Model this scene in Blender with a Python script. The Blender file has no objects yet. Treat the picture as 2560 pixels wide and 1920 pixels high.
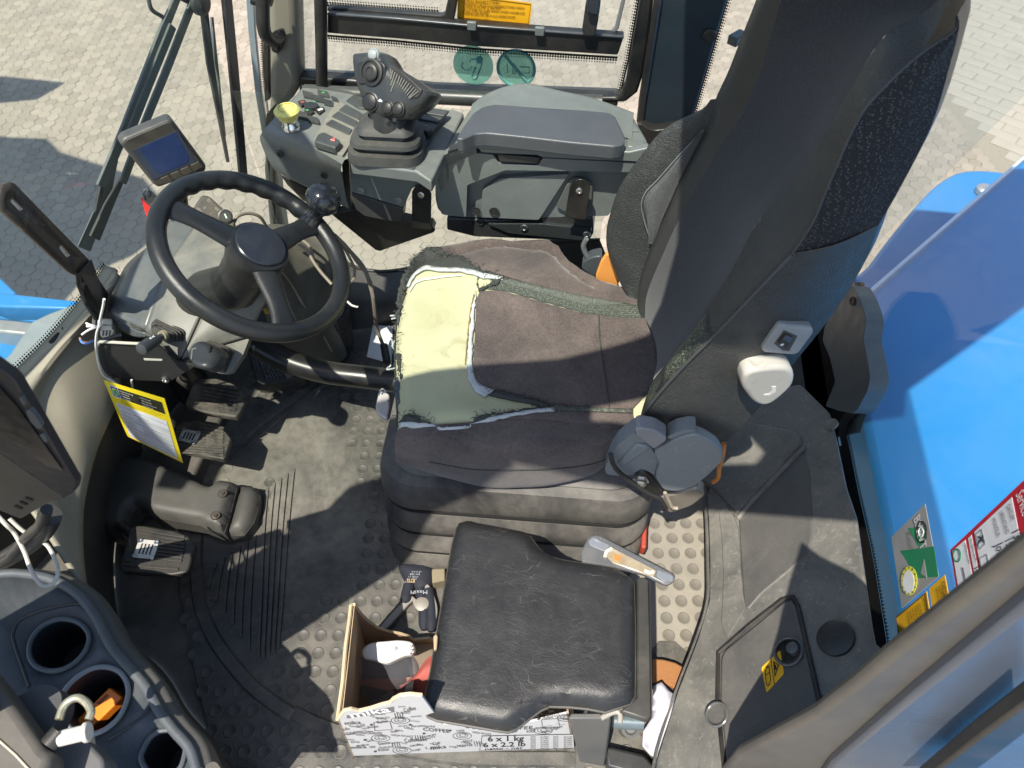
import bpy, bmesh, math, random
from mathutils import Vector as V, Matrix
from mathutils.geometry import delaunay_2d_cdt
random.seed(7)
sc = bpy.context.scene
COL = sc.collection

# ------------------------------------------------------------------ camera
PS, TH, H, F = math.radians(8), math.radians(53), 1.72, 1775.0
cR = V((math.cos(PS), math.sin(PS), 0))
cF = V((-math.sin(PS)*math.cos(TH), math.cos(PS)*math.cos(TH), -math.sin(TH)))
cU = V((-math.sin(PS)*math.sin(TH), math.cos(PS)*math.sin(TH), math.cos(TH)))
CAM = V((0, 0, H))
cam = bpy.data.cameras.new('camera'); camo = bpy.data.objects.new('camera', cam); COL.objects.link(camo)
camo.matrix_world = Matrix(((cR.x, cU.x, -cF.x, CAM.x), (cR.y, cU.y, -cF.y, CAM.y), (cR.z, cU.z, -cF.z, CAM.z), (0, 0, 0, 1)))
cam.sensor_width = 36; cam.lens = 36*F/2560; cam.clip_start = .02; cam.clip_end = 400
cam.dof.use_dof = True; cam.dof.focus_distance = 1.6; cam.dof.aperture_fstop = 7.0
sc.camera = camo
# ------------------------------------------------------------------ light
SUN = V((.18, .44, -1.0)).normalized()          # direction the light travels
elev = math.asin(-SUN.z); azi = math.atan2(-SUN.x, -SUN.y)
w = bpy.data.worlds.new('World'); sc.world = w; w.use_nodes = True
nt = w.node_tree; bg = nt.nodes['Background']
sky = nt.nodes.new('ShaderNodeTexSky'); sky.sky_type = 'NISHITA'; sky.sun_disc = False
sky.sun_elevation = elev; sky.sun_rotation = azi; sky.altitude = 0; sky.dust_density = 1.2
nt.links.new(sky.outputs[0], bg.inputs[0]); bg.inputs[1].default_value = .15
sl = bpy.data.lights.new('sun', 'SUN'); so = bpy.data.objects.new('sun', sl); COL.objects.link(so)
sl.energy = 5.0; sl.angle = math.radians(.53); sl.color = (1, .93, .82)
so.rotation_euler = SUN.to_track_quat('-Z', 'Y').to_euler(); so.location = (-3, -3, 6)
sc.view_settings.view_transform = 'Standard'; sc.view_settings.look = 'None'
sc.view_settings.exposure = .62; sc.view_settings.gamma = 1; sc.view_settings.use_curve_mapping = False
sc.cycles.use_denoising = True; sc.cycles.max_bounces = 8; sc.cycles.transparent_max_bounces = 16
sc.cycles.diffuse_bounces = 4; sc.cycles.sample_clamp_indirect = 6; sc.cycles.caustics_reflective = False; sc.cycles.caustics_refractive = False

# ------------------------------------------------------------------ photograph measurements -> places
def crop(ox, oy, w=860.0, W=2212.0):
    k = w/W
    return lambda *a: (ox+a[0]*k, oy+a[1]*k)
A, B, C, D, E_, F_ = crop(0, 0), crop(600, 0), crop(1000, 0), crop(1700, 0), crop(0, 400), crop(600, 400)
G, Hc, I, J, K, L, M = crop(1400, 500), crop(0, 900), crop(0, 1280), crop(700, 1280), crop(1300, 1280), crop(1700, 1100), crop(800, 950)
N = crop(1400, 950, 560, 2111); a1 = crop(0, 860, 430); a2 = crop(200, 740, 430); r3 = crop(1800, 580, 760); r4 = crop(0, 1560, 480)
tg = crop(240, 940, 260, 1797); st = crop(2140, 1200, 420, 1515); bxc = crop(840, 1740, 640)
def px(*a): return (a[0], a[1])
def ray(p): return cR*((p[0]-1280)/F) - cU*((p[1]-960)/F) + cF
def Z(p, z): d = ray(p); return CAM + d*((z-H)/d.z)
def Y(p, y): d = ray(p); return CAM + d*(y/d.y)
def X(p, x): d = ray(p); return CAM + d*(x/d.x)
def PL(p, o, n): d = ray(p); o = V(o); n = V(n); return CAM + d*((o-CAM).dot(n)/d.dot(n))
def pairs(fn, s):
    v = [float(t) for t in s.replace(',', ' ').split()]
    return [fn(v[i], v[i+1]) for i in range(0, len(v), 2)]
def hom(qs, us):
    """solve the perspective map unit square -> quad (for laying things out on traced rectangles)"""
    (x0, y0), (x1, y1), (x2, y2), (x3, y3) = qs
    dx1, dx2, dx3 = x1-x2, x3-x2, x0-x1+x2-x3; dy1, dy2, dy3 = y1-y2, y3-y2, y0-y1+y2-y3
    den = dx1*dy2-dx2*dy1; g = (dx3*dy2-dx2*dy3)/den; h = (dx1*dy3-dx3*dy1)/den
    a, b, c, d, e, f = x1-x0+g*x1, x3-x0+h*x3, x0, y1-y0+g*y1, y3-y0+h*y3, y0
    return [((a*u+b*v+c)/(g*u+h*v+1), (d*u+e*v+f)/(g*u+h*v+1)) for u, v in us]

# ------------------------------------------------------------------ materials
MATS = {}
def mat(name, col, rough=.5, metal=0.0, spec=.5, col2=None, nscale=20, namt=.5, ndet=4, bump=0, bscale=300, dust=0, dscale=6, dcol=(.36, .31, .23), coat=0, sheen=0, stretch=None, wear=None, topdust=0):
    if name in MATS: return MATS[name]
    m = bpy.data.materials.new(name); m.use_nodes = True; t = m.node_tree; n = t.nodes; l = t.links
    b = n['Principled BSDF']; tc = n.new('ShaderNodeTexCoord'); co = tc.outputs['Object']
    if stretch:
        mp = n.new('ShaderNodeMapping'); mp.inputs['Scale'].default_value = stretch; l.new(co, mp.inputs[0]); co = mp.outputs[0]
    b.inputs['Roughness'].default_value = rough; b.inputs['Metallic'].default_value = metal; b.inputs['Specular IOR Level'].default_value = spec
    b.inputs['Coat Weight'].default_value = coat; b.inputs['Coat Roughness'].default_value = .15
    if sheen: b.inputs['Sheen Weight'].default_value = sheen; b.inputs['Sheen Roughness'].default_value = .5
    def noise(s, d=4, r=.6, dist=0):
        k = n.new('ShaderNodeTexNoise'); k.inputs['Scale'].default_value = s; k.inputs['Detail'].default_value = d; k.inputs['Roughness'].default_value = r; k.inputs['Distortion'].default_value = dist; l.new(co, k.inputs['Vector']); return k.outputs['Fac']
    def rng(s, a, bb, c=0, d=1):
        k = n.new('ShaderNodeMapRange'); k.inputs[1].default_value = a; k.inputs[2].default_value = bb; k.inputs[3].default_value = c; k.inputs[4].default_value = d; l.new(s, k.inputs[0]); return k.outputs[0]
    def mix(f, a, bb):
        k = n.new('ShaderNodeMix'); k.data_type = 'RGBA'
        if hasattr(f, 'is_linked'): l.new(f, k.inputs[0])
        else: k.inputs[0].default_value = f
        for s, i in ((a, 6), (bb, 7)):
            if hasattr(s, 'is_linked'): l.new(s, k.inputs[i])
            else: k.inputs[i].default_value = (*s, 1)
        return k.outputs[2]
    def mul(a, bb):
        k = n.new('ShaderNodeMath'); k.operation = 'MULTIPLY'
        for s, i in ((a, 0), (bb, 1)):
            if hasattr(s, 'is_linked'): l.new(s, k.inputs[i])
            else: k.inputs[i].default_value = s
        return k.outputs[0]
    out = col
    c2 = col2 or tuple(min(1, c*1.35) for c in col)
    out = mix(mul(rng(noise(nscale, ndet), .3, .7), namt), out, c2)
    rg = None
    if dust:
        f = mul(rng(noise(dscale, 7, .65, .6), .36, .72), dust)
        f = mul(f, rng(noise(dscale*14, 3), .25, .6, .55, 1))
        if topdust:
            ge = n.new('ShaderNodeNewGeometry'); sx = n.new('ShaderNodeSeparateXYZ'); l.new(ge.outputs['Normal'], sx.inputs[0])
            f = mul(f, rng(sx.outputs[2], -.2, .75, 1-topdust, 1))
        out = mix(f, out, dcol); rg = f
    if wear:
        wcol, wamt, wsc = wear
        f = mul(rng(noise(wsc, 8, .7, 1.5), .56, .66), wamt); out = mix(f, out, wcol)
    if hasattr(out, 'is_linked'): l.new(out, b.inputs['Base Color'])
    else: b.inputs['Base Color'].default_value = (*out, 1)
    if rg is not None: l.new(rng(rg, 0, 1, rough, min(1, rough+.4)), b.inputs['Roughness'])
    else: l.new(rng(noise(nscale*2.3, 3), .3, .7, max(.02, rough-.07), min(1, rough+.08)), b.inputs['Roughness'])
    if bump:
        bp = n.new('ShaderNodeBump'); bp.inputs['Strength'].default_value = bump; bp.inputs['Distance'].default_value = .0012; l.new(noise(bscale, 3), bp.inputs['Height']); l.new(bp.outputs[0], b.inputs['Normal'])
    MATS[name] = m; return m
def leather(name, col, rough=.38, scale=55, strength=.6, crack=None, cscale=28, scratch=0):
    m = mat(name, col, rough, bump=.2, bscale=700, nscale=14, namt=.6); t = m.node_tree; n = t.nodes; l = t.links; b = n['Principled BSDF']
    tc = n.new('ShaderNodeTexCoord'); nz = n.new('ShaderNodeTexNoise'); nz.inputs['Scale'].default_value = 9; nz.inputs['Detail'].default_value = 3; l.new(tc.outputs['Object'], nz.inputs['Vector'])
    ad = n.new('ShaderNodeVectorMath'); ad.operation = 'MULTIPLY_ADD'; l.new(nz.outputs['Color'], ad.inputs[0]); ad.inputs[1].default_value = (.09, .09, .09); l.new(tc.outputs['Object'], ad.inputs[2])
    vo = n.new('ShaderNodeTexVoronoi'); vo.feature = 'DISTANCE_TO_EDGE'; vo.inputs['Scale'].default_value = scale; l.new(ad.outputs[0], vo.inputs['Vector'])
    vf = n.new('ShaderNodeTexVoronoi'); vf.feature = 'DISTANCE_TO_EDGE'; vf.inputs['Scale'].default_value = scale*5; l.new(ad.outputs[0], vf.inputs['Vector'])
    r = n.new('ShaderNodeMapRange'); r.inputs[1].default_value = 0; r.inputs[2].default_value = .12; l.new(vo.outputs[0], r.inputs[0])
    r2 = n.new('ShaderNodeMapRange'); r2.inputs[1].default_value = 0; r2.inputs[2].default_value = .3; r2.inputs[4].default_value = .5; l.new(vf.outputs[0], r2.inputs[0])
    s = n.new('ShaderNodeMath'); s.operation = 'ADD'; l.new(r.outputs[0], s.inputs[0]); l.new(r2.outputs[0], s.inputs[1])
    bp = n.new('ShaderNodeBump'); bp.inputs['Strength'].default_value = strength; bp.inputs['Distance'].default_value = .001; l.new(s.outputs[0], bp.inputs['Height']); l.new(bp.outputs[0], b.inputs['Normal'])
    old = b.inputs['Base Color'].links[0].from_socket
    if crack:
        mr = n.new('ShaderNodeMapRange'); mr.inputs[1].default_value = .02; mr.inputs[2].default_value = .07; mr.inputs[3].default_value = 1; mr.inputs[4].default_value = 0
        vc = n.new('ShaderNodeTexVoronoi'); vc.feature = 'DISTANCE_TO_EDGE'; vc.inputs['Scale'].default_value = cscale; l.new(ad.outputs[0], vc.inputs['Vector']); l.new(vc.outputs[0], mr.inputs[0])
        n2 = n.new('ShaderNodeTexNoise'); n2.inputs['Scale'].default_value = 16; l.new(tc.outputs['Object'], n2.inputs['Vector'])
        m2 = n.new('ShaderNodeMapRange'); m2.inputs[1].default_value = .42; m2.inputs[2].default_value = .58; l.new(n2.outputs['Fac'], m2.inputs[0])
        mu = n.new('ShaderNodeMath'); mu.operation = 'MULTIPLY'; l.new(mr.outputs[0], mu.inputs[0]); l.new(m2.outputs[0], mu.inputs[1])
        mx = n.new('ShaderNodeMix'); mx.data_type = 'RGBA'; l.new(mu.outputs[0], mx.inputs[0]); l.new(old, mx.inputs[6]); mx.inputs[7].default_value = (*crack, 1); l.new(mx.outputs[2], b.inputs['Base Color'])
    if scratch:
        old = b.inputs['Base Color'].links[0].from_socket
        prev = None
        for k, (rot, scx, sc_) in enumerate(((.5, (1, 7, 1), 34), (1.3, (1, 5, 1), 52), (-.5, (1, 6, 1), 23))):
            mp = n.new('ShaderNodeMapping'); mp.inputs['Rotation'].default_value = (0, 0, rot); mp.inputs['Scale'].default_value = scx; l.new(ad.outputs[0], mp.inputs[0])
            vs = n.new('ShaderNodeTexVoronoi'); vs.feature = 'DISTANCE_TO_EDGE'; vs.inputs['Scale'].default_value = sc_*.35; l.new(mp.outputs[0], vs.inputs['Vector'])
            q = n.new('ShaderNodeMapRange'); q.inputs[1].default_value = 0; q.inputs[2].default_value = .014; q.inputs[3].default_value = 1; q.inputs[4].default_value = 0; l.new(vs.outputs[0], q.inputs[0])
            nn = n.new('ShaderNodeTexNoise'); nn.inputs['Scale'].default_value = 11+6*k; nn.inputs['Detail'].default_value = 5; l.new(tc.outputs['Object'], nn.inputs['Vector'])
            qq = n.new('ShaderNodeMapRange'); qq.inputs[1].default_value = .5; qq.inputs[2].default_value = .62; l.new(nn.outputs['Fac'], qq.inputs[0])
            mm = n.new('ShaderNodeMath'); mm.operation = 'MULTIPLY'; l.new(q.outputs[0], mm.inputs[0]); l.new(qq.outputs[0], mm.inputs[1])
            if prev:
                mxx = n.new('ShaderNodeMath'); mxx.operation = 'MAXIMUM'; l.new(prev, mxx.inputs[0]); l.new(mm.outputs[0], mxx.inputs[1]); prev = mxx.outputs[0]
            else: prev = mm.outputs[0]
        ml = n.new('ShaderNodeMath'); ml.operation = 'MULTIPLY'; l.new(prev, ml.inputs[0]); ml.inputs[1].default_value = scratch
        mx = n.new('ShaderNodeMix'); mx.data_type = 'RGBA'; l.new(ml.outputs[0], mx.inputs[0]); l.new(old, mx.inputs[6]); mx.inputs[7].default_value = (.2, .19, .17, 1); l.new(mx.outputs[2], b.inputs['Base Color'])
    return m
def glass(name, tint=(.93, .96, .95), dirt=.06, dcol=(.7, .68, .6), refl=.7):
    m = bpy.data.materials.new(name); m.use_nodes = True; t = m.node_tree; n = t.nodes; l = t.links; n.remove(n['Principled BSDF'])
    tr = n.new('ShaderNodeBsdfTransparent'); tr.inputs[0].default_value = (*tint, 1); gl = n.new('ShaderNodeBsdfGlossy'); gl.inputs['Roughness'].default_value = .03; gl.inputs[0].default_value = (refl, refl, refl, 1)
    lw = n.new('ShaderNodeLayerWeight'); lw.inputs[0].default_value = .5; pw = n.new('ShaderNodeMath'); pw.operation = 'POWER'; pw.inputs[1].default_value = 5; l.new(lw.outputs['Facing'], pw.inputs[0]); fr = n.new('ShaderNodeMapRange'); fr.inputs[3].default_value = .035; l.new(pw.outputs[0], fr.inputs[0]); mx = n.new('ShaderNodeMixShader'); l.new(fr.outputs[0], mx.inputs[0]); l.new(tr.outputs[0], mx.inputs[1]); l.new(gl.outputs[0], mx.inputs[2])
    df = n.new('ShaderNodeBsdfDiffuse'); df.inputs[0].default_value = (*dcol, 1); tl = n.new('ShaderNodeBsdfTranslucent'); tl.inputs[0].default_value = (*dcol, 1); ad = n.new('ShaderNodeMixShader'); l.new(df.outputs[0], ad.inputs[1]); l.new(tl.outputs[0], ad.inputs[2])
    tc = n.new('ShaderNodeTexCoord'); nz = n.new('ShaderNodeTexNoise'); nz.inputs['Scale'].default_value = 5; nz.inputs['Detail'].default_value = 8; l.new(tc.outputs['Object'], nz.inputs['Vector'])
    mr = n.new('ShaderNodeMapRange'); mr.inputs[1].default_value = .3; mr.inputs[2].default_value = .7; mr.inputs[3].default_value = dirt*.6; mr.inputs[4].default_value = dirt*1.4; l.new(nz.outputs['Fac'], mr.inputs[0])
    m2 = n.new('ShaderNodeMixShader'); l.new(mr.outputs[0], m2.inputs[0]); l.new(mx.outputs[0], m2.inputs[1]); l.new(ad.outputs[0], m2.inputs[2]); l.new(m2.outputs[0], n['Material Output'].inputs[0])
    return m

# ------------------------------------------------------------------ objects
ORG = {}
def thing(name, label, cat, base, group=None):
    o = bpy.data.objects.new(name, None); COL.objects.link(o); o.location = base; ORG[o] = V(base); o.empty_display_size = .05
    o['label'] = label; o['category'] = cat
    if group: o['group'] = group
    return o
def tag(o, label, cat, group=None):
    o['label'] = label; o['category'] = cat
    if group: o['group'] = group
    return o
def link(name, me, m, parent=None, bev=0, seg=2, smooth=True, sub=0, ang=35, label=None, base=None):
    o = bpy.data.objects.new(name, me); COL.objects.link(o)
    if parent is not None:
        og = ORG[parent]; o.parent = parent
    else:
        og = V(base) if base is not None else (sum((v.co for v in me.vertices), V())/max(1, len(me.vertices)))
        if base is None: og.z = min(v.co.z for v in me.vertices)
        o.location = og
    me.transform(Matrix.Translation(-og)); ORG[o] = og
    if m is not None: me.materials.append(m)
    for p in me.polygons: p.use_smooth = smooth
    if bev:
        b = o.modifiers.new('bevel', 'BEVEL'); b.width = bev; b.segments = seg; b.limit_method = 'ANGLE'; b.angle_limit = math.radians(ang); b.harden_normals = False; b.use_clamp_overlap = True
    if sub:
        s = o.modifiers.new('sub', 'SUBSURF'); s.levels = sub; s.render_levels = sub
    if smooth and not sub: 
        try: me.set_sharp_from_angle(angle=math.radians(42))
        except Exception: pass
    if label: o['label'] = label
    return o
def mesh(vs, fs):
    me = bpy.data.meshes.new('m'); me.from_pydata([tuple(v) for v in vs], [], fs); me.update(); return me
def bmm(bm):
    me = bpy.data.meshes.new('m'); bmesh.ops.recalc_face_normals(bm, faces=bm.faces); bm.to_mesh(me); bm.free(); return me
def cat_mesh(parts):
    vs, fs = [], []
    for v, f in parts:
        k = len(vs); vs += list(v); fs += [tuple(i+k for i in q) for q in f]
    return vs, fs
def fixn(me):
    bm = bmesh.new(); bm.from_mesh(me); bmesh.ops.recalc_face_normals(bm, faces=bm.faces); bm.to_mesh(me); bm.free(); return me
def slabg(pts, vec):
    vec = V(vec); n = len(pts); vs = [V(p) for p in pts]+[V(p)+vec for p in pts]
    return vs, [tuple(range(n)), tuple(range(2*n-1, n-1, -1))]+[(i, (i+1) % n, n+(i+1) % n, n+i) for i in range(n)]
def slab(name, pts, vec, m, parent=None, bev=.003, **k): return link(name, fixn(mesh(*slabg(pts, vec))), m, parent, bev, **k)
def boxg(c, s, rz=0, ax=None):
    c = V(c); R = ax if ax else Matrix.Rotation(rz, 3, 'Z')
    vs = [c+R@V((x*s[0]/2, y*s[1]/2, z*s[2]/2)) for z in (-1, 1) for x, y in ((-1, -1), (1, -1), (1, 1), (-1, 1))]
    return vs, [(3, 2, 1, 0), (4, 5, 6, 7), (0, 1, 5, 4), (1, 2, 6, 5), (2, 3, 7, 6), (3, 0, 4, 7)]
def box(name, c, s, m, parent=None, bev=.003, rz=0, ax=None, **k): return link(name, mesh(*boxg(c, s, rz, ax)), m, parent, bev, **k)
def frame(n, up=(0, 0, 1)):
    n = V(n).normalized(); a = V(up).cross(n)
    if a.length < 1e-4: a = V((1, 0, 0)).cross(n)
    a.normalize(); return a, n.cross(a), n
def catmull(ps, n, closed=False):
    ps = [V(p) for p in ps]
    if len(ps) == 2: return [ps[0].lerp(ps[1], i/(n-1)) for i in range(n)]
    m = len(ps); dense = []
    rngk = m if closed else m-1
    for i in range(rngk):
        g = (lambda j: ps[j % m]) if closed else (lambda j: ps[max(0, min(m-1, j))])
        p0, p1, p2, p3 = g(i-1), g(i), g(i+1), g(i+2)
        if not closed and i == 0: p0 = p1*2-p2
        if not closed and i == m-2: p3 = p2*2-p1
        for k in range(12):
            t = k/12; dense.append(.5*((2*p1)+(p2-p0)*t+(2*p0-5*p1+4*p2-p3)*t*t+(3*p1-p0-3*p2+p3)*t**3))
    dense.append(ps[0].copy() if closed else ps[-1])
    return resample(dense, n, closed)
def resample(d, n, closed=False):
    d = [V(p) for p in d]; L = [0]
    for a, b in zip(d, d[1:]): L.append(L[-1]+(b-a).length)
    out = []; j = 0; N_ = n if closed else n-1
    for i in range(n):
        s = L[-1]*i/N_
        while j < len(L)-2 and L[j+1] < s: j += 1
        out.append(d[j].lerp(d[j+1], (s-L[j])/max(1e-9, L[j+1]-L[j])))
    return out
def tubeg(pts, r, n=10, closed=False, cap=True):
    pts = [V(p) for p in pts]; m = len(pts); rs = r if hasattr(r, '__len__') else [r]*m
    T = [((pts[(i+1) % m] if closed or i < m-1 else pts[i])-(pts[i-1] if closed or i > 0 else pts[i])).normalized() for i in range(m)]
    u = T[0].orthogonal().normalized(); vs, fs = [], []
    for i in range(m):
        u = (u-T[i]*u.dot(T[i])).normalized(); v = T[i].cross(u)
        vs += [pts[i]+(u*math.cos(a)+v*math.sin(a))*rs[i] for a in [2*math.pi*k/n for k in range(n)]]
    for i in range(m if closed else m-1):
        b, c = i*n, ((i+1) % m)*n
        fs += [(b+k, b+(k+1) % n, c+(k+1) % n, c+k) for k in range(n)]
    if cap and not closed: fs += [tuple(range(n-1, -1, -1)), tuple(range((m-1)*n, m*n))]
    return vs, fs
def tube(name, pts, r, m, parent=None, n=10, closed=False, smoothpts=0, **k):
    if smoothpts: pts = catmull(pts, smoothpts, closed)
    return link(name, mesh(*tubeg(pts, r, n, closed)), m, parent, **k)
def latheg(prof, o, ax, n=24, up=(0, 0, 1)):
    a, b, c = frame(ax, up); o = V(o); vs, fs = [], []; m = len(prof)
    for r, h in prof: vs += [o+c*h+(a*math.cos(t)+b*math.sin(t))*max(r, 1e-5) for t in [2*math.pi*k/n for k in range(n)]]
    for i in range(m-1): fs += [(i*n+k, i*n+(k+1) % n, (i+1)*n+(k+1) % n, (i+1)*n+k) for k in range(n)]
    if prof[0][0] > 1e-4: fs.append(tuple(range(n-1, -1, -1)))
    if prof[-1][0] > 1e-4: fs.append(tuple(range((m-1)*n, m*n)))
    return vs, fs
def lathe(name, prof, o, ax, m, parent=None, n=24, **k): return link(name, mesh(*latheg(prof, o, ax, n)), m, parent, **k)
def loftg(curves, n=24, m=8, smooth_u=True, smooth_v=True, closed_v=False):
    cs = [(catmull(c, n) if smooth_u else resample(c, n)) for c in curves]; nv = (len(cs)-1)*m+1
    vs = []
    for i in range(n):
        col = [c[i] for c in cs]
        if smooth_v and len(col) > 2:
            # keep the traced curves themselves as knots
            out = []
            for j in range(len(col)-1):
                p1, p2 = col[j], col[j+1]; p0 = col[j-1] if j else p1*2-p2; p3 = col[j+2] if j < len(col)-2 else p2*2-p1
                for k in range(m):
                    t = k/m; out.append(.5*((2*p1)+(p2-p0)*t+(2*p0-5*p1+4*p2-p3)*t*t+(3*p1-p0-3*p2+p3)*t**3))
            out.append(col[-1])
        else:
            out = []
            for j in range(len(col)-1): out += [col[j].lerp(col[j+1], k/m) for k in range(m)]
            out.append(col[-1])
        vs += out
    fs = [(i*nv+j, i*nv+j+1, (i+1)*nv+j+1, (i+1)*nv+j) for i in range(n-1) for j in range(nv-1)]
    return vs, fs
def loft(name, curves, m_, parent=None, n=24, m=8, smooth_u=True, smooth_v=True, flip=False, solid=0, **k):
    vs, fs = loftg(curves, n, m, smooth_u, smooth_v)
    if flip: fs = [tuple(reversed(f)) for f in fs]
    o = link(name, mesh(vs, fs), m_, parent, **k)
    if solid:
        s = o.modifiers.new('solid', 'SOLIDIFY'); s.thickness = solid; s.offset = -1
    return o
def rp(pts, r, n=5):
    """round the corners of a 3-D polygon"""
    pts = [V(p) for p in pts]; out = []; m = len(pts); rs = r if hasattr(r, '__len__') else [r]*m
    for i in range(m):
        p, a, b = pts[i], pts[i-1], pts[(i+1) % m]
        if rs[i] <= 0: out.append(p); continue
        da, db = (a-p), (b-p); k = min(rs[i], da.length*.45, db.length*.45); s, e = p+da.normalized()*k, p+db.normalized()*k
        out += [s.lerp(p, t).lerp(p.lerp(e, t), t) for t in [q/n for q in range(n+1)]]
    return out
def drapeg(poly, fn, sp=.01, jit=0):
    """triangulate a 2-D polygon with an inner lattice and lift it with fn(x,y)->Vector"""
    P = [V((p[0], p[1])) for p in poly]; dense = []
    for a, b in zip(P, P[1:]+P[:1]):
        k = max(1, int((b-a).length/sp)); dense += [a.lerp(b, i/k) for i in range(k)]
    if jit: dense = [p+V((random.uniform(-jit, jit), random.uniform(-jit, jit))) for p in dense]
    n = len(dense); x0, x1 = min(p.x for p in dense), max(p.x for p in dense); y0, y1 = min(p.y for p in dense), max(p.y for p in dense)
    pts = list(dense); y = y0+sp/2; r = 0
    while y < y1:
        x = x0+sp*(.5 if r % 2 else .25)
        while x < x1:
            if inside((x, y), dense) and min((q-V((x, y))).length_squared for q in dense) > (sp*.4)**2: pts.append(V((x, y)))
            x += sp
        y += sp; r += 1
    v2, _, f2, *_ = delaunay_2d_cdt(pts, [(i, (i+1) % n) for i in range(n)], [], 1, 1e-6)
    return [fn(p.x, p.y) for p in v2], [tuple(f) for f in f2]
def inside(p, poly):
    x, y = p; c = False; j = len(poly)-1
    for i in range(len(poly)):
        a, b = poly[i], poly[j]
        if (a[1] > y) != (b[1] > y) and x < (b[0]-a[0])*(y-a[1])/(b[1]-a[1])+a[0]: c = not c
        j = i
    return c
def drape(name, poly, fn, m, parent=None, sp=.01, thick=0, jit=0, **k):
    vs, fs = drapeg(poly, fn, sp, jit); me = mesh(vs, fs)
    if sum(p.normal.z for p in me.polygons) < 0: me.flip_normals()
    o = link(name, me, m, parent, **k)
    if thick:
        s = o.modifiers.new('solid', 'SOLIDIFY'); s.thickness = thick; s.offset = -1
    return o
def text(s, o, ux, uy, h, m, parent, width=None, name='lettering', align='LEFT', lift=.0004, bold=0, shear=0, label=None):
    cu = bpy.data.curves.new('t', 'FONT'); cu.body = s; cu.size = 1; cu.align_x = align; cu.offset = bold; cu.shear = shear; cu.resolution_u = 2
    ob = bpy.data.objects.new('t', cu); COL.objects.link(ob); dg = bpy.context.evaluated_depsgraph_get(); dg.update()
    me = bpy.data.meshes.new_from_object(ob.evaluated_get(dg)); bpy.data.objects.remove(ob); bpy.data.curves.remove(cu)
    if not me.vertices: return None
    ux, uy = V(ux).normalized(), V(uy).normalized(); nn = ux.cross(uy).normalized(); o = V(o)
    w = max(v.co.x for v in me.vertices)-min(v.co.x for v in me.vertices); kx = (width/w) if width else h*1.38
    for v in me.vertices: v.co = o+ux*(v.co.x*kx)+uy*(v.co.y*h*1.38)+nn*lift
    return link(name, me, m, parent, smooth=False, label=label)
def screw(p, n, r, parent, m=None, name='screw'):
    m = m or MATS['steel']; a, b, c = frame(n)
    o = lathe(name, [(r, -.002), (r, .0012), (r*.85, .002), (r*.55, .002), (r*.5, .0003), (0, .0003)], p, n, m, parent, n=14)
    return o
def gloss_strip(): pass
# ------------------------------------------------------------------ material set
black = mat('black_plastic', (.012, .013, .014), .42, bump=.15, dust=.12, dscale=9)
steel = mat('steel', (.5, .5, .48), .32, metal=1, nscale=60, namt=.6)
greyp = mat('grey_console_plastic', (.125, .141, .137), .3, bump=.22, bscale=900, dust=.2, dscale=5, dcol=(.3, .31, .27), topdust=.3)
dustyp = mat('dusty_console_plastic', (.12, .132, .127), .44, bump=.2, bscale=900, dust=.75, dscale=4, dcol=(.3, .29, .24), topdust=.5)
darkp = mat('dark_plastic', (.018, .02, .022), .38, bump=.2, bscale=800, dust=.22, dscale=8, dcol=(.2, .18, .14), topdust=.5)
rubber = mat('rubber', (.018, .018, .018), .62, bump=.2, bscale=500, dust=.35, dscale=7, dcol=(.22, .2, .16))
trim = mat('light_trim', (.21, .2, .155), .6, col2=(.3, .285, .215), nscale=7, namt=.8, bump=.25, bscale=420, dust=.35, dscale=3)
shelfm = mat('worn_grey_trim', (.085, .085, .08), .55, col2=(.135, .132, .12), nscale=9, namt=.8, bump=.35, bscale=320, dust=.55, dscale=7, dcol=(.34, .32, .27), wear=((.4, .38, .33), .35, 60))
hatchm = mat('hatch_trim', (.075, .075, .072), .55, col2=(.105, .102, .094), nscale=9, bump=.35, bscale=340, dust=.35, dscale=8, dcol=(.2, .18, .15), wear=((.2, .19, .16), .25, 70))
blue = mat('blue_paint', (.015, .205, .5), .4, coat=.08, col2=(.024, .228, .55), nscale=3, namt=.5, dust=.18, dscale=2, dcol=(.25, .35, .5))
sand = mat('joint_sand', (.262, .23, .178), .95, nscale=30, bump=.6, bscale=90)
white = mat('white_plastic', (.72, .71, .67), .4, nscale=40, namt=.15, bump=.05)
ink = mat('black_ink', (.012, .012, .012), .6)
whiteink = mat('white_ink', (.8, .8, .78), .6)
yellow = mat('yellow_label', (.78, .42, .012), .45, nscale=20, namt=.25, dust=.08)
win_side = glass('dusty_side_glass', dirt=.14, dcol=(.9, .87, .8))
win_front = glass('front_glass', tint=(.9, .94, .92), dirt=.035)
win_rear = glass('rear_glass', tint=(.96, .98, .98), dirt=.03, refl=.4)

def paver_mat(name, c, c2):
    m = mat(name, c, .9, col2=c2, nscale=1.6, namt=.9, ndet=6, bump=.7, bscale=60, dust=.5, dscale=.9, dcol=(.37, .318, .252))
    t = m.node_tree; n = t.nodes; l = t.links; b = n['Principled BSDF']; old = b.inputs['Base Color'].links[0].from_socket
    oi = n.new('ShaderNodeNewGeometry'); k = n.new('ShaderNodeHueSaturation'); r = n.new('ShaderNodeMapRange'); r.inputs[3].default_value = .86; r.inputs[4].default_value = 1.12
    l.new(oi.outputs['Random Per Island'], r.inputs[0]); l.new(r.outputs[0], k.inputs['Value']); l.new(old, k.inputs['Color']); l.new(k.outputs[0], b.inputs['Base Color']); return m
pav = paver_mat('hex_paver_concrete', (.288, .243, .19), (.33, .284, .226))
brk = paver_mat('brick_paver_concrete', (.34, .305, .245), (.41, .37, .305))
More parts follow.
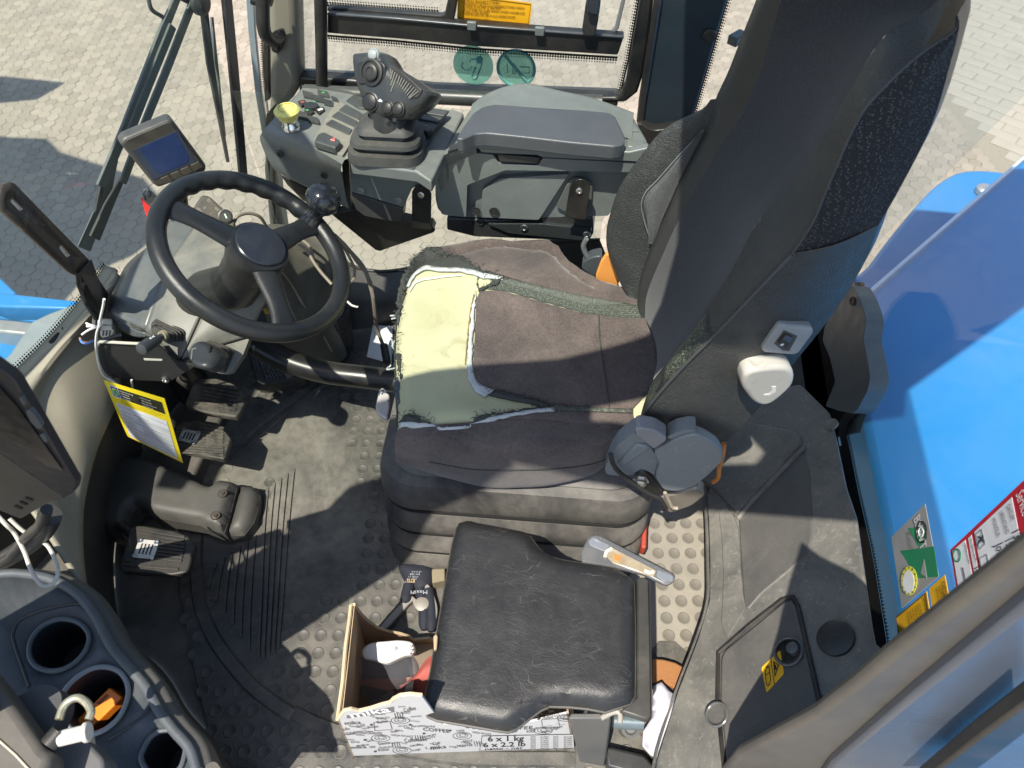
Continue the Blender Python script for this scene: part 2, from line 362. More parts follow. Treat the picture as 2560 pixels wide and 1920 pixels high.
# ------------------------------------------------------------------ outside: yard
GZ = -2.8
g = link('ground', mesh([(-60, -40, GZ-.012), (60, -40, GZ-.012), (60, 80, GZ-.012), (-60, 80, GZ-.012)], [(0, 1, 2, 3)]), sand, base=(0, 0, GZ-.012)); g['kind'] = 'structure'
def proj(wp):
    q = V(wp)-CAM; k = q.dot(cF); return (1280+F*q.dot(cR)/k, 960-F*q.dot(cU)/k, k) if k > .1 else None
def tile(poly, h=.012, ch=.0035):
    n = len(poly); c = sum(poly, V((0, 0)))/n; vs = []
    for s, z in ((1, -h), (1, -ch), (1-ch*1.6/ (poly[0]-c).length, 0)): vs += [V((c.x+(p.x-c.x)*s, c.y+(p.y-c.y)*s, z)) for p in poly]
    return vs, [tuple(range(2*n, 3*n))]+[(k*n+i, k*n+(i+1) % n, (k+1)*n+(i+1) % n, (k+1)*n+i) for k in (0, 1) for i in range(n)]
HR = .073; rot = math.radians(12); ca, sa = math.cos(rot), math.sin(rot)
hexp = [V((HR*.982*math.cos(k*math.pi/3+rot), HR*.982*math.sin(k*math.pi/3+rot))) for k in range(6)]
bl0, bl1 = Z(D(1640, 590), GZ), Z(D(2110, 1100), GZ); bd = (bl1-bl0).normalized(); bn = V((-bd.y, bd.x, 0)); bn = bn if bn.x > 0 else -bn
hexes, bricks = [], []
def seen(c):
    q = proj(c)
    return q and -500 < q[0] < 3100 and -600 < q[1] < 1150 and q
for i in range(-110, 90):
    for j in range(-20, 150):
        u, v = i*1.5*HR, (j+.5*(i % 2))*math.sqrt(3)*HR; c = V((u*ca-v*sa, u*sa+v*ca, GZ))
        if (c-bl0).dot(bn) > -.05: continue
        q = seen(c)
        if q: hexes.append((c, q))
bu = (bd*.78+bn*.62).normalized(); bv = V((-bu.y, bu.x, 0)); BL, BW = .42, .16
for i in range(-60, 60):
    for j in range(-90, 90):
        c = bl0+bu*((i+.5*(j % 2))*BL)+bv*(j*BW); c.z = GZ
        if (c-bl0).dot(bn) < .06: continue
        q = seen(c)
        if q: bricks.append((c, q))
bp2 = [V((bu.x*a+bv.x*b, bu.y*a+bv.y*b)) for a, b in ((-BL*.49, -BW*.475), (BL*.49, -BW*.475), (BL*.49, BW*.475), (-BL*.49, BW*.475))]
def lay(lst, poly, m, n, name, vis):
    tv, tf = tile(poly); me = mesh(tv, tf); me.materials.append(m)
    lst.sort(key=lambda t: (0 if vis(t[1]) else 1, t[1][2]))
    for k, (c, q) in enumerate(lst[:n]):
        o = bpy.data.objects.new(name, me); COL.objects.link(o); o.parent = g; o.location = c+V((0, 0, random.uniform(-.003, .002)))-ORG[g]; o.rotation_euler = (random.gauss(0, .006), random.gauss(0, .006), random.gauss(0, .008))
    parts = []
    for c, q in lst[n:]:
        z = random.uniform(-.003, .002); a, b = random.gauss(0, .006), random.gauss(0, .006)
        parts.append(([c+v+V((0, 0, z+a*v.x+b*v.y)) for v in tv], tf))
    if parts:
        o = link(name+'_field', mesh(*cat_mesh(parts)), m, g, smooth=False); o['kind'] = 'stuff'
vis = lambda q: (0 < q[0] < 640 and 0 < q[1] < 760) or (820 < q[0] < 1080 and 500 < q[1] < 680) or (740 < q[0] < 1560 and 0 < q[1] < 225) or (2000 < q[0] < 2560 and 0 < q[1] < 640)
lay(hexes, hexp, pav, 300, 'hex_paver', vis); lay(bricks, bp2, brk, 200, 'brick_paver', vis)

# ------------------------------------------------------------------ outside: the machine's own blue bodywork
hd = thing('engine_hood', 'large glossy blue engine hood behind the rear window', 'hood', (1.2, 1.2, -.2))
e0, e1 = Z(px(2160, 742), 0.0), Z(px(2620, 343), 0.0)
hp = [e0, e1, e1+V((2.2, -.6, 0)), V((3.2, -1.2, 0)), V((.86, -1.2, 0)), V((.86, e0.y-.2, 0))]
slab('top_panel', rp(hp, [.12, .1, .1, .1, .1, .1]), (0, 0, -.6), blue, hd, bev=.02)
tube('edge_bead', [e0+V((0, 0, .004)), e1+V((0, 0, .004))], .006, mat('edge_highlight', (.55, .65, .8), .4), hd)  # pale tube paints the highlight along the hood's far edge
fd = thing('rear_fender', 'blue rounded rear fender beyond the engine hood', 'fender', (1.3, 2.4, -.5))
fp = [Z(px(*p), -.35) for p in ((2110, 760), (2180, 652), (2250, 560), (2325, 474), (2370, 440), (2420, 424), (2520, 430), (2640, 470), (2640, 720))]
slab('fender_top', catmull(fp, 50, True), (0, 0, -.3), blue, fd, bev=.02)
lathe('bolt_cap', [(.035, 0), (.035, .02), (.025, .03), (0, .03)], Z(D(1945, 1235), -.345), (0, 0, 1), mat('dull_zinc', (.35, .37, .38), .5, metal=.5), fd)
ff = thing('front_frame', 'blue steel front frame with bare metal rail left of the windscreen', 'frame', (-2.4, 1.6, -.6))
for k, (q, zz, m_) in enumerate(((((-300, 760), (0, 850), (500, 905), (500, 955), (0, 940), (-300, 860)), -.42, blue), (((-300, 900), (0, 950), (480, 960), (480, 1060), (0, 1015), (-300, 950)), -.5, blue), (((-300, 960), (0, 1020), (300, 1050), (300, 1130), (0, 1100), (-300, 1040)), -.46, mat('worn_rail', (.42, .4, .36), .4, metal=.6, nscale=9)), (((-300, 1060), (0, 1110), (300, 1140), (300, 1420), (0, 1420), (-300, 1420)), -.55, blue), (((-300, 560), (-60, 700), (100, 850), (100, 880), (-300, 880)), -.8, blue))):
    slab(('beam', 'beam', 'rail', 'side_plate', 'mast_foot')[k], [Z(E_(*p), zz) for p in q], (0, 0, -.12), m_, ff, bev=.008)
cw = slab('windscreen_cowl', [Z(E_(*p), .38) for p in ((-250, 1500), (-100, 1400), (60, 1240), (190, 1040), (300, 985), (510, 905), (560, 960), (300, 1215), (90, 1420), (-150, 1640))], (0, 0, -.05), mat('grey_cowl', (.22, .25, .26), .55, dust=.2), None, bev=.01)
tag(cw, 'pale grey cowl panel outside the windscreen base', 'cowl')

# ------------------------------------------------------------------ cab floor and trims
cf = slab('cab_floor', [(-1.33, .05, -.004), (.72, .05, -.004), (.72, 1.66, -.004), (-1.05, 1.66, -.004), (-1.33, 1.2, -.004)], (0, 0, -.05), mat('painted_floor', (.05, .048, .042), .6, dust=.7, dscale=5, dcol=(.2, .18, .145), bump=.3), None, bev=0, base=(0, 0, -.05)); cf['kind'] = 'structure'
WO, WN = (-1.3, .6, 0), (1, -.27, 0)
def Wp(p): return PL(p, WO, WN)
ft = thing('front_trim_panel', 'dusty beige moulded trim wall below the windscreen', 'trim panel', (-1.2, .8, 0))
T0 = [Wp(E_(690, 690)), Wp(E_(640, 765)), Wp(E_(500, 955)), Wp(E_(300, 1185)), Wp(E_(80, 1400)), Wp(px(-60, 1040)), Wp(px(-160, 1180))]
T1 = [p+V((.035, -.01, .004)) for p in T0]
T2 = [Z(E_(*p), .44) for p in ((760, 900), (690, 1000), (560, 1150), (400, 1340))]+[Z(Hc(*p), .42) for p in ((250, 330), (190, 600), (130, 900))]
T3 = [Z(Hc(*p), .29) for p in ((760, 250), (700, 365), (600, 600), (540, 850), (515, 1050), (520, 1300), (548, 1515))]
loft('ledge', [T0, T1], trim, ft, n=40, m=3, solid=.01)
loft('wall', [T1, [a.lerp(b, .5)+V((.012, 0, .03)) for a, b in zip(T1, T2)], T2, T3], trim, ft, n=40, m=8, solid=.008)
tube('rim', T3, .004, mat('trim_rim', (.3, .28, .21), .5), ft, smoothpts=40, n=8)
T4 = [p+V((-.07, .02, -.29)) for p in T3]
loft('footwell_side', [[p+V((-.004, 0, -.002)) for p in T3], T4], mat('footwell_plastic', (.022, .022, .022), .55, dust=.4, dcol=(.16, .145, .11)), ft, n=40, m=4)
for k, (a, b) in enumerate((((205, 1275), (262, 1212)), ((280, 1185), (345, 1118)), ((362, 1098), (425, 1040)))):
    pa, pb = Wp(E_(*a))+V((.02, 0, .0)), Wp(E_(*b))+V((.02, 0, .0)); d = (pb-pa).normalized(); s = d.cross(V((0, 0, 1))).normalized()*.007
    slab('vent_slot', rp([pa-s, pb-s, pb+s, pa+s], .006), (0, 0, -.012), mat('void_black', (.004, .004, .004), .8), ft, bev=0).location.z += .0075
bh = [V((-1.3+.27*(y-.6)+.02, y, z)) for y, z in ((.45, 0), (1.45, 0), (1.5, .13), (1.36, .24), (1.2, .40), (1.08, .46), (.45, .44))]
slab('bulkhead', bh, (-.01, 0, 0), mat('bulkhead_dark', (.03, .029, .026), .6, dust=.4, dcol=(.14, .13, .1)), ft, bev=0)
# windscreen with frit, wipers
def dots(name, col, sx, sy, size=.36):
    """black enamel dots printed on glass; clear between"""
    m = bpy.data.materials.new(name); m.use_nodes = True; t = m.node_tree; n = t.nodes; l = t.links; b = n['Principled BSDF']; b.inputs['Base Color'].default_value = (*col, 1); b.inputs['Roughness'].default_value = .4
    uv = n.new('ShaderNodeUVMap'); mp = n.new('ShaderNodeMapping'); mp.inputs['Scale'].default_value = (sx, sy, 1); l.new(uv.outputs[0], mp.inputs[0])
    fr = n.new('ShaderNodeVectorMath'); fr.operation = 'FRACTION'; l.new(mp.outputs[0], fr.inputs[0]); sb = n.new('ShaderNodeVectorMath'); sb.operation = 'SUBTRACT'; sb.inputs[1].default_value = (.5, .5, 0); l.new(fr.outputs[0], sb.inputs[0])
    ln = n.new('ShaderNodeVectorMath'); ln.operation = 'LENGTH'; l.new(sb.outputs[0], ln.inputs[0])
    se = n.new('ShaderNodeSeparateXYZ'); l.new(uv.outputs[0], se.inputs[0]); mr = n.new('ShaderNodeMapRange'); mr.inputs[3].default_value = .66; mr.inputs[4].default_value = .16; l.new(se.outputs[1], mr.inputs[0])
    lt = n.new('ShaderNodeMath'); lt.operation = 'LESS_THAN'; l.new(ln.outputs['Value'], lt.inputs[0]); l.new(mr.outputs[0], lt.inputs[1])
    tr = n.new('ShaderNodeBsdfTransparent'); mx = n.new('ShaderNodeMixShader'); l.new(lt.outputs[0], mx.inputs[0]); l.new(tr.outputs[0], mx.inputs[1]); l.new(b.outputs[0], mx.inputs[2]); l.new(mx.outputs[0], n['Material Output'].inputs[0]); return m
def fritband(name, pts, off, parent, pitch=.006, rows=3):
    """strip of dots running along pts, fading out towards pts+off"""
    pts = [V(p) for p in pts]; L = [0]
    for a, b in zip(pts, pts[1:]): L.append(L[-1]+(b-a).length)
    vs = []; fs = []; uv = []
    offs = off if isinstance(off, list) else [V(off)]*len(pts)
    for p, s, o in zip(pts, L, offs): vs += [p, p+V(o)]; uv += [(s/L[-1], 0), (s/L[-1], 1)]
    for i in range(len(pts)-1): fs.append((2*i, 2*i+2, 2*i+3, 2*i+1))
    me = mesh(vs, fs); u = me.uv_layers.new(name='UVMap')
    for lp in me.loops: u.data[lp.index].uv = uv[lp.vertex_index]
    return link(name, me, dots('dots_'+name+str(len(bpy.data.materials)), (.006, .006, .006), round(L[-1]/pitch), rows), parent)
ws = thing('windscreen', 'clear front windscreen with black dotted edge', 'windscreen', (-1.15, 1.1, .4))
wq = [Wp(px(-260, 1300)), Wp(px(-60, 1045))]+[Wp(E_(*p)) for p in ((80, 1402), (300, 1187), (500, 957), (640, 767), (690, 692))]+[V((-1.17, 1.2, .42)), V((-1.06, 1.5, .16)), V((-1.008, 1.68, .1)), V((-1.008, 1.68, 1.75)), V((-1.33, .5, 1.75)), V((-1.40, .23, .6))]
wq = [V((WO[0]+.27*(p.y-.6)-.004, p.y, p.z)) for p in wq]
slab('glass_pane', wq, (-.005, 0, 0), win_front, ws, bev=0)
fritband('frit_edge', catmull([p+V((-.002, 0, .003)) for p in T0], 30), (0, 0, .022), ws, .0065, 3)
wip = mat('wiper_black', (.02, .022, .022), .5, dust=.35, dcol=(.2, .2, .19), topdust=.2)
wip2 = mat('wiper_grey', (.1, .115, .11), .5, dust=.3, dcol=(.25, .25, .22))
def wbar(name, ps, off, wd, m_, par, th=.008):
    q = [Wp(A(*p))+V((-off, .27*off, 0)) for p in ps]; d = [(q[min(i+1, len(q)-1)]-q[max(i-1, 0)]).normalized() for i in range(len(q))]; nrm = V(WN).normalized()
    s = [nrm.cross(t).normalized()*(w_/2) for t, w_ in zip(d, wd if hasattr(wd, '__len__') else [wd]*len(q))]
    return slab(name, [a-b for a, b in zip(q, s)]+[a+b for a, b in reversed(list(zip(q, s)))], nrm*-th, m_, par, bev=.0015)
w1 = thing('windscreen_wiper', 'long grey wiper arm slanting across the left of the windscreen, with blade and hose', 'wiper', Wp(A(690, 1390)), 'windscreen wipers')
wbar('arm', [(1215, 0), (1130, 200), (880, 850), (720, 1225)], .03, [.018, .024, .026, .024], wip2, w1); wbar('arm_cover', [(1170, 180), (1000, 600), (860, 960)], .024, .022, wip2, w1)
wbar('blade', [(730, 1210), (690, 1390)], .03, [.014, .01], wip, w1); tube('hose', [Wp(A(*p))+V((-.04, .01, 0)) for p in ((1055, -40), (1050, 20), (1070, 85), (1130, 125), (1165, 160), (1172, 215))], .005, wip, w1, smoothpts=24)
wbar('lower_wing', [(860, 1060), (790, 1300), (650, 1640)], .05, [.01, .03, .04], wip2, w1, .003)
w2 = thing('windscreen_wiper', 'thin grey wiper arm parallel to and right of the long one', 'wiper', Wp(A(840, 1250)), 'windscreen wipers')
wbar('arm', [(1310, 40), (1160, 430), (1010, 800), (860, 1200)], .03, .02, wip2, w2); wbar('blade', [(870, 1170), (780, 1350), (690, 1560)], .035, [.012, .024, .03], wip, w2)
lathe('pivot_cap', [(.03, 0), (.03, .012), (.018, .02), (0, .02)], Wp(A(1350, 20))+V((-.03, 0, 0)), V(WN), wip, w2)
wbar('mount_plate', [(1250, -20), (1420, 40), (1380, 95)], .034, [.03, .05, .03], black, w2)
w3 = thing('windscreen_wiper', 'black wiper blade hanging beside the upright rubber strip', 'wiper', Wp(A(1520, 1050)), 'windscreen wipers')
wbar('arm', [(1385, 90), (1420, 420), (1470, 720), (1530, 1060)], .03, [.024, .024, .014, .008], wip, w3); wbar('blade', [(1450, 130), (1470, 420), (1490, 560), (1500, 720), (1525, 900)], .038, [.006, .014, .006, .012, .006], wip2, w3)
dv = wbar('glass_divider', [(1465, -40), (1510, 420), (1545, 800), (1575, 1145)], .0, [.03, .03, .03, .028], black, None, .012); tag(dv, 'upright black rubber strip between windscreen and corner glass', 'rubber strip')

# ------------------------------------------------------------------ far side: pillar, window, sill
FY = 1.70
ap = thing('front_corner_pillar', 'dusty beige corner pillar beside the side window', 'pillar', (-.9, FY, 0))
q = [(1730, -400), (1905, -400), (1905, 0), (1915, 300), (1925, 560), (1880, 640), (1760, 760), (1745, 900), (1790, 1300), (1850, 1700), (1890, 2000), (1750, 2000), (1730, 1500), (1690, 1100), (1730, 640), (1725, 300), (1715, 0)]
slab('pillar_trim', [Y(A(*p), FY-.02) for p in q], (0, .07, 0), mat('pillar_beige', (.2, .185, .145), .55, dust=.3, bump=.2, col2=(.25, .235, .19), nscale=5), ap, bev=.02, seg=4)
slab('rubber_seal', [Y(A(*p), FY+.0) for p in ((1690, -300), (1718, -300), (1728, 300), (1735, 640), (1700, 660), (1690, 300))], (0, .04, 0), black, ap, bev=.003)
slab('corner_glass_edge', [Y(A(*p), FY+.02) for p in ((1560, -300), (1615, -300), (1640, 200), (1680, 600), (1740, 1000), (1790, 1400), (1835, 1700), (1800, 1720), (1745, 1300), (1690, 900), (1640, 600), (1595, 200))], (0, .012, 0), mat('smeared_glass_edge', (.22, .27, .3), .25, spec=.8, dust=.3, dcol=(.4, .4, .36)), ap, bev=.002)
fritband('frit_edge', [Y(A(*p), FY+.015) for p in ((1688, -200), (1692, 300), (1700, 500), (1735, 760))], [Y(A(a-24, b), FY+.015)-Y(A(a, b), FY+.015) for a, b in ((1688, -200), (1692, 300), (1700, 500), (1735, 760))], ap, .0065, 3)
gh = thing('grab_handle', 'black plastic grab handle bolted to the corner pillar', 'handle', Y(A(1780, 320), FY-.04))
link('grip', mesh(*tubeg(catmull([Y(A(*p), y) for p, y in (((1680, -120), 1.61), ((1688, 0), 1.605), ((1692, 150), 1.6), ((1710, 225), 1.61), ((1760, 262), 1.64), ((1795, 235), 1.665))], 28), .016, 14)), black, gh)
slab('mount', rp([Y(A(*p), FY-.035) for p in ((1735, 225), (1815, 190), (1818, 300), (1790, 350), (1745, 330))], .012), (0, .03, 0), black, gh, bev=.005)
screw(Y(A(1775, 305), FY-.037), (0, -1, 0), .009, gh, black, 'bolt')
tube('upper_bracket', [Y(A(*p), 1.62) for p in ((1620, -5), (1660, 8), (1700, -10), (1750, 10))], .012, black, gh)
sw = thing('side_window', 'dusty sliding side window in a black frame with rail', 'window', (-.3, FY, .62))
wf = mat('window_black', (.008, .009, .011), .3, dust=.1)
inner = rp([Y(p, FY) for p in (px(740, -420), px(1610, -420), C(1500, 100), C(1440, 480), C(1415, 560), C(1370, 622), C(1200, 624), B(1000, 590), B(385, 500))], [0, 0, 0, .03, .05, .06, .0, .0, .01])
gy = FY+.02
slab('glass_pane', [Y(p, gy) for p in (px(700, -450), px(1680, -450), C(1560, 300), C(1440, 660), B(380, 620))], (0, .005, 0), win_side, sw, bev=0)
def band(name, outer, innr, y, th, m_, par, bev=.003): # strip between two traced polylines
    return slab(name, [Y(p, y) for p in outer]+[Y(p, y) for p in reversed(innr)], (0, th, 0), m_, par, bev=bev)
band('frame', [px(1682, -200), C(1630, 0), C(1590, 300), C(1565, 480), C(1525, 600), C(1450, 660), C(1200, 660)], [px(1600, -200), C(1545, 0), C(1470, 420), C(1450, 540), C(1425, 600), C(1390, 628), C(1200, 626)], FY-.015, .04, wf, sw, .008)
band('frame', [B(560, 215), B(1000, 250), B(1500, 300), C(1400, 357)], [B(560, 85), B(1000, 117), B(1500, 165), C(1440, 237)], FY-.03, .03, wf, sw, .004)
band('rail_lip', [B(560, 100), B(1000, 134), B(1500, 178), C(1440, 250)], [B(560, 84), B(1000, 116), B(1500, 163), C(1440, 235)], FY-.036, .008, mat('rail_grey', (.05, .055, .06), .3), sw, .002)
band('left_sash', [B(560, 75), B(1340, 132), B(1375, 128), B(1395, 0), px(1150, -200)], [B(560, 46), B(1290, 100), B(1315, 90), B(1335, 0), px(1128, -200)], FY-.01, .02, wf, sw, .003)
band('right_sash', [C(1375, 216), C(1405, 190), C(1450, 0), px(1590, -200)], [C(1355, 212), C(1380, 180), C(1425, 0), px(1580, -200)], FY-.008, .014, mat('sash_pale', (.16, .17, .17), .4), sw, .002)
for k, a in enumerate((462, 898)):
    p = Y(C(a, 165 if k == 0 else 200), FY-.04); box('latch_slot', p+V((0, 0, 0)), (.022, .01, .02), mat('slot_grey', (.12, .13, .13), .4), sw, bev=.002)
lt = thing('window_latch', 'black push latch on the sliding pane at the top right', 'latch', Y(C(1215, 230), FY-.04))
slab('latch_body', rp([Y(C(*p), FY-.05) for p in ((1195, 10), (1285, 10), (1275, 130), (1255, 240), (1180, 235), (1170, 190))], .006), (0, .03, 0), black, lt, bev=.004)
slab('latch_grip', rp([Y(C(*p), FY-.065) for p in ((1200, -30), (1292, -30), (1288, 30), (1278, 110), (1205, 95))], .008), (0, .03, 0), mat('latch_blue_black', (.02, .025, .035), .25), lt, bev=.005)
for pts, off in (([B(375, -200), B(378, 250), B(385, 500)], None),): pass
fritband('frit_edge', [Y(p, FY+.012) for p in (px(1598, -200), C(1540, 0), C(1470, 400), C(1425, 590))], [Y((p[0]-14, p[1]-4), FY+.012)-Y(p, FY+.012) for p in (px(1598, -200), C(1540, 0), C(1470, 400), C(1425, 590))], sw, .0065, 3)
fritband('frit_edge', [Y(p, FY+.012) for p in (B(560, 222), B(1000, 256), B(1500, 306), C(1400, 363))], (0, 0, -.02), sw, .0065, 3)
fritband('frit_edge', [Y(p, FY+.012) for p in (B(560, 42), B(1280, 96))], (0, 0, .02), sw, .0065, 3)
fritband('frit_edge', [Y(p, FY+.012) for p in (B(385, 492), B(720, 512))], (0, 0, .02), sw, .0065, 3)
slab('sill', [Y(p, FY-.012) for p in (B(380, 495), B(720, 515), B(1220, 585), C(1400, 628), C(1400, 690), B(1220, 660), B(720, 640), B(380, 640))], (0, .05, 0), wf, sw, bev=.006)
tube('sill_bar', [Y(p, FY-.05) for p in (B(420, 590), B(700, 605), B(1200, 620), C(600, 640), C(1300, 660))], .019, mat('painted_bar', (.03, .035, .036), .35, dust=.4, dcol=(.2, .19, .15), topdust=.6), sw, n=16)
link('post', mesh(*tubeg([Y(p, FY-.05) for p in (B(512, -500), B(518, 0), B(524, 300), B(526, 575))], .015, 14)), wf, sw)
rpil = thing('rear_side_pillar', 'wide blue black rear pillar beside the side window', 'pillar', (.3, FY, 0))
slab('pillar_body', rp([Y(p, FY-.03) for p in (px(1640, -300), px(1900, -300), C(2105, 0), C(1890, 725), C(1870, 790), C(1620, 865), C(1535, 800), C(1545, 640), C(1640, 0))], .01), (0, .08, 0), mat('pillar_blue_black', (.012, .02, .028), .35, dust=.15, dcol=(.1, .12, .13)), rpil, bev=.025, seg=4)
slab('lower_foot', rp([Y(p, FY-.06) for p in (C(1530, 780), C(1620, 845), C(1880, 800), C(1900, 1100), C(1500, 1100))], .02), (0, .12, 0), wf, rpil, bev=.01)
lathe('screw_cap', [(.016, 0), (.016, .003), (.012, .005), (.006, .004), (0, .004)], Y(C(1990, 230), FY-.032), (0, -1, 0), black, rpil)
tube('seal', [Y(p, FY-.035) for p in (px(1660, -300), C(1660, 0), C(1560, 640), C(1545, 780))], .01, wf, rpil)
qg = thing('rear_quarter_window', 'rear quarter glass with dotted edge behind the seat', 'window', (.6, FY, .6))
slab('glass_pane', [Y(p, gy) for p in (px(1880, -300), C(2090, 0), C(1860, 800), px(1760, 640), px(2160, 640), px(2600, 200), px(2600, -300))], (0, .005, 0), win_rear, qg, bev=0)
fritband('frit_edge', [Y(p, gy-.003) for p in (px(1905, -200), C(2100, 0), C(1885, 730))], [Y((p[0]+13, p[1]+4), gy-.003)-Y(p, gy-.003) for p in (px(1905, -200), C(2100, 0), C(1885, 730))], qg, .0065, 3)
mb = box('mirror_stub', Y(C(2170, 245), FY+.25), (.05, .03, .025), mat('stub_green', (.03, .05, .05), .4), None, rz=.9); tag(mb, 'small dark stub outside the rear quarter window', 'stub')
# lower far corner: kick panel and low glass
kp = thing('far_kick_panel', 'dark dusty kick panel below the low corner glass', 'trim panel', (-.7, 1.5, 0))
k0 = [Y(px(*p), 1.6) for p in ((700, 590), (800, 630), (853, 650), (888, 668), (950, 679), (1028, 669), (1100, 640), (1250, 610), (1500, 600))]
k1 = [Z(px(*p), 0) for p in ((560, 880), (700, 850), (780, 838), (850, 828), (900, 822), (960, 815), (1040, 800), (1300, 760), (1560, 740))]
loft('panel', [k0, [a.lerp(b, .5)+V((0, -.03, .02)) for a, b in zip(k0, k1)], k1], mat('kick_plastic', (.035, .034, .032), .5, dust=.5, dcol=(.17, .16, .14)), kp, n=30, m=8)
tube('panel_lip', k0, .006, black, kp, smoothpts=30)
slab('low_glass', [p+V((0, .006, -.01)) for p in k0]+[V((k0[-1].x, 1.606, .7)), V((k0[0].x, 1.606, .7))], (0, .004, 0), win_front, kp, bev=0)
# ------------------------------------------------------------------ driver seat
fab = mat('brown_seat_fabric', (.052, .042, .040), .95, col2=(.105, .086, .078), nscale=230, namt=.9, ndet=2, bump=.7, bscale=330, sheen=.25, dust=.55, dscale=7, dcol=(.225, .178, .156), spec=.2)
fabd = mat('dark_seat_fabric', (.018, .0185, .022), .95, col2=(.04, .041, .046), nscale=260, namt=.9, ndet=2, bump=.6, bscale=330, sheen=.2, dust=.2, dscale=5, dcol=(.06, .06, .065), spec=.2)
foamm = mat('yellow_foam', (.42, .415, .25), .9, col2=(.49, .485, .32), nscale=8, namt=.9, bump=.35, bscale=260, wear=((.33, .3, .17), .5, 11), spec=.2)
netm = mat('black_netting', (.02, .022, .022), .85, col2=(.08, .09, .08), nscale=500, namt=.9, bump=.8, bscale=700)
liningm = mat('white_lining', (.42, .44, .44), .9, nscale=60, bump=.5, bscale=500, wear=((.25, .26, .25), .5, 50))
lea = leather('seat_leather', (.038, .040, .038), .46, 120, .75)
leaw = leather('worn_seat_leather', (.014, .017, .017), .33, 90, .6, crack=(.2, .225, .16), cscale=190)
def speckle(name, base, dot, sx, amt=.45):
    m = mat(name, base, .9, nscale=300, bump=.5, bscale=900, spec=.2); t = m.node_tree; n = t.nodes; l = t.links; b = n['Principled BSDF']; old = b.inputs['Base Color'].links[0].from_socket
    tc = n.new('ShaderNodeTexCoord'); mp = n.new('ShaderNodeMapping'); mp.inputs['Scale'].default_value = (sx*.5, sx*.5, sx); l.new(tc.outputs['Object'], mp.inputs[0])
    v = n.new('ShaderNodeTexVoronoi'); v.inputs['Scale'].default_value = 1; v.inputs['Randomness'].default_value = .5; l.new(mp.outputs[0], v.inputs['Vector'])
    q = n.new('ShaderNodeMapRange'); q.inputs[1].default_value = .34; q.inputs[2].default_value = .22; l.new(v.outputs['Distance'], q.inputs[0])
    sp = n.new('ShaderNodeSeparateColor'); l.new(v.outputs['Color'], sp.inputs[0]); lt = n.new('ShaderNodeMath'); lt.operation = 'LESS_THAN'; lt.inputs[1].default_value = amt; l.new(sp.outputs[0], lt.inputs[0])
    mu = n.new('ShaderNodeMath'); mu.operation = 'MULTIPLY'; l.new(q.outputs[0], mu.inputs[0]); l.new(lt.outputs[0], mu.inputs[1])
    mx = n.new('ShaderNodeMix'); mx.data_type = 'RGBA'; l.new(mu.outputs[0], mx.inputs[0]); l.new(old, mx.inputs[6]); mx.inputs[7].default_value = (*dot, 1); l.new(mx.outputs[2], b.inputs['Base Color']); return m
spk = speckle('speckled_side_fabric', (.024, .024, .027), (.19, .185, .17), 560, .5)
spk2 = speckle('grey_mesh_fabric', (.09, .092, .092), (.22, .22, .21), 700, .8)
bandm = speckle('woven_band', (.06, .066, .056), (.27, .3, .23), 700, .9)

seat = thing('driver_seat', 'black suspension driver seat with torn cushion showing yellow foam', 'driver seat', (-.1, .95, 0))
out_px = [px(988, 1064)]+[F_(*p) for p in ((1000, 1560), (992, 1400), (985, 1200), (990, 1050), (1000, 950), (1030, 850), (1060, 750), (1130, 640), (1200, 585), (1350, 552), (1750, 520), (1990, 522), (2050, 560), (2120, 650), (2212, 722))]+[G(250, 520), G(400, 565), px(1625, 800), px(1680, 960), px(1600, 1045)]+[M(*p) for p in ((1800, 215), (1500, 212), (1280, 228), (1000, 268), (700, 292))]
OUT = [Z(p, .565).xy for p in out_px]
def ss(a, b, x): t = max(0, min(1, (x-a)/(b-a))); return t*t*(3-2*t)
def edged(x, y):
    p = V((x, y)); d = 9
    for i in range(len(OUT)):
        if 16 <= i <= 20: continue
        a, b = OUT[i], OUT[(i+1) % len(OUT)]; ab = b-a; t = max(0, min(1, (p-a).dot(ab)/max(1e-9, ab.length_squared))); d = min(d, (p-(a+ab*t)).length)
    return d
def S(x, y, rnd=True):
    z = .556-.05*ss(-.3, .15, x)
    z += .014*(1-ss(.77, .86, y))*ss(-.33, -.2, x)+.036*ss(1.02, 1.17, y)*ss(-.36, -.2, x)-.03*ss(1.14, 1.3, y)
    z += .006*ss(-.30, -.33, x)*0
    if rnd:
        r = .03; d = edged(x, y)
        if d < r: z -= r-math.sqrt(max(0, r*r-(r-d)**2))
    return z
def onS(p):
    z = .56
    for _ in range(6): q = Z(p, z); z = S(q.x, q.y, False)
    return Z(p, z)
def lift(h): return lambda x, y: V((x, y, S(x, y)+h))
cu = drape('cushion_foam', OUT, lift(0), foamm, seat, sp=.011, label='yellow foam exposed by the torn cover')
def sp2(fn, s): return [onS(p).xy for p in pairs(fn, s)]
def patch(name, poly, m_, par, h=.005, sp=.012, jit=0, th=.005, **k): return drape(name, poly, lift(h), m_, par, sp=sp, thick=th, jit=jit, **k)
cen = sp2(F_, '1545 850 1520 905 1512 1100 1500 1330 1530 1440 1590 1478 1650 1492')+sp2(M, '1180 85 1300 115 1490 168 1700 185 2010 192')+[onS(px(1655, 945)).xy, onS(px(1625, 800)).xy]+sp2(F_, '2212 995 2000 940 1800 880 1680 850')
patch('centre_panel', cen, fab, seat, jit=.0006, sp=.012)
bnd = sp2(F_, '1690 762 1900 812 2212 885')+sp2(G, '250 640 530 690 540 765 250 745')+sp2(F_, '2212 988 2000 932 1800 872 1660 842 1560 835 1640 790')
patch('woven_band', bnd, bandm, seat, h=.004, jit=.001)
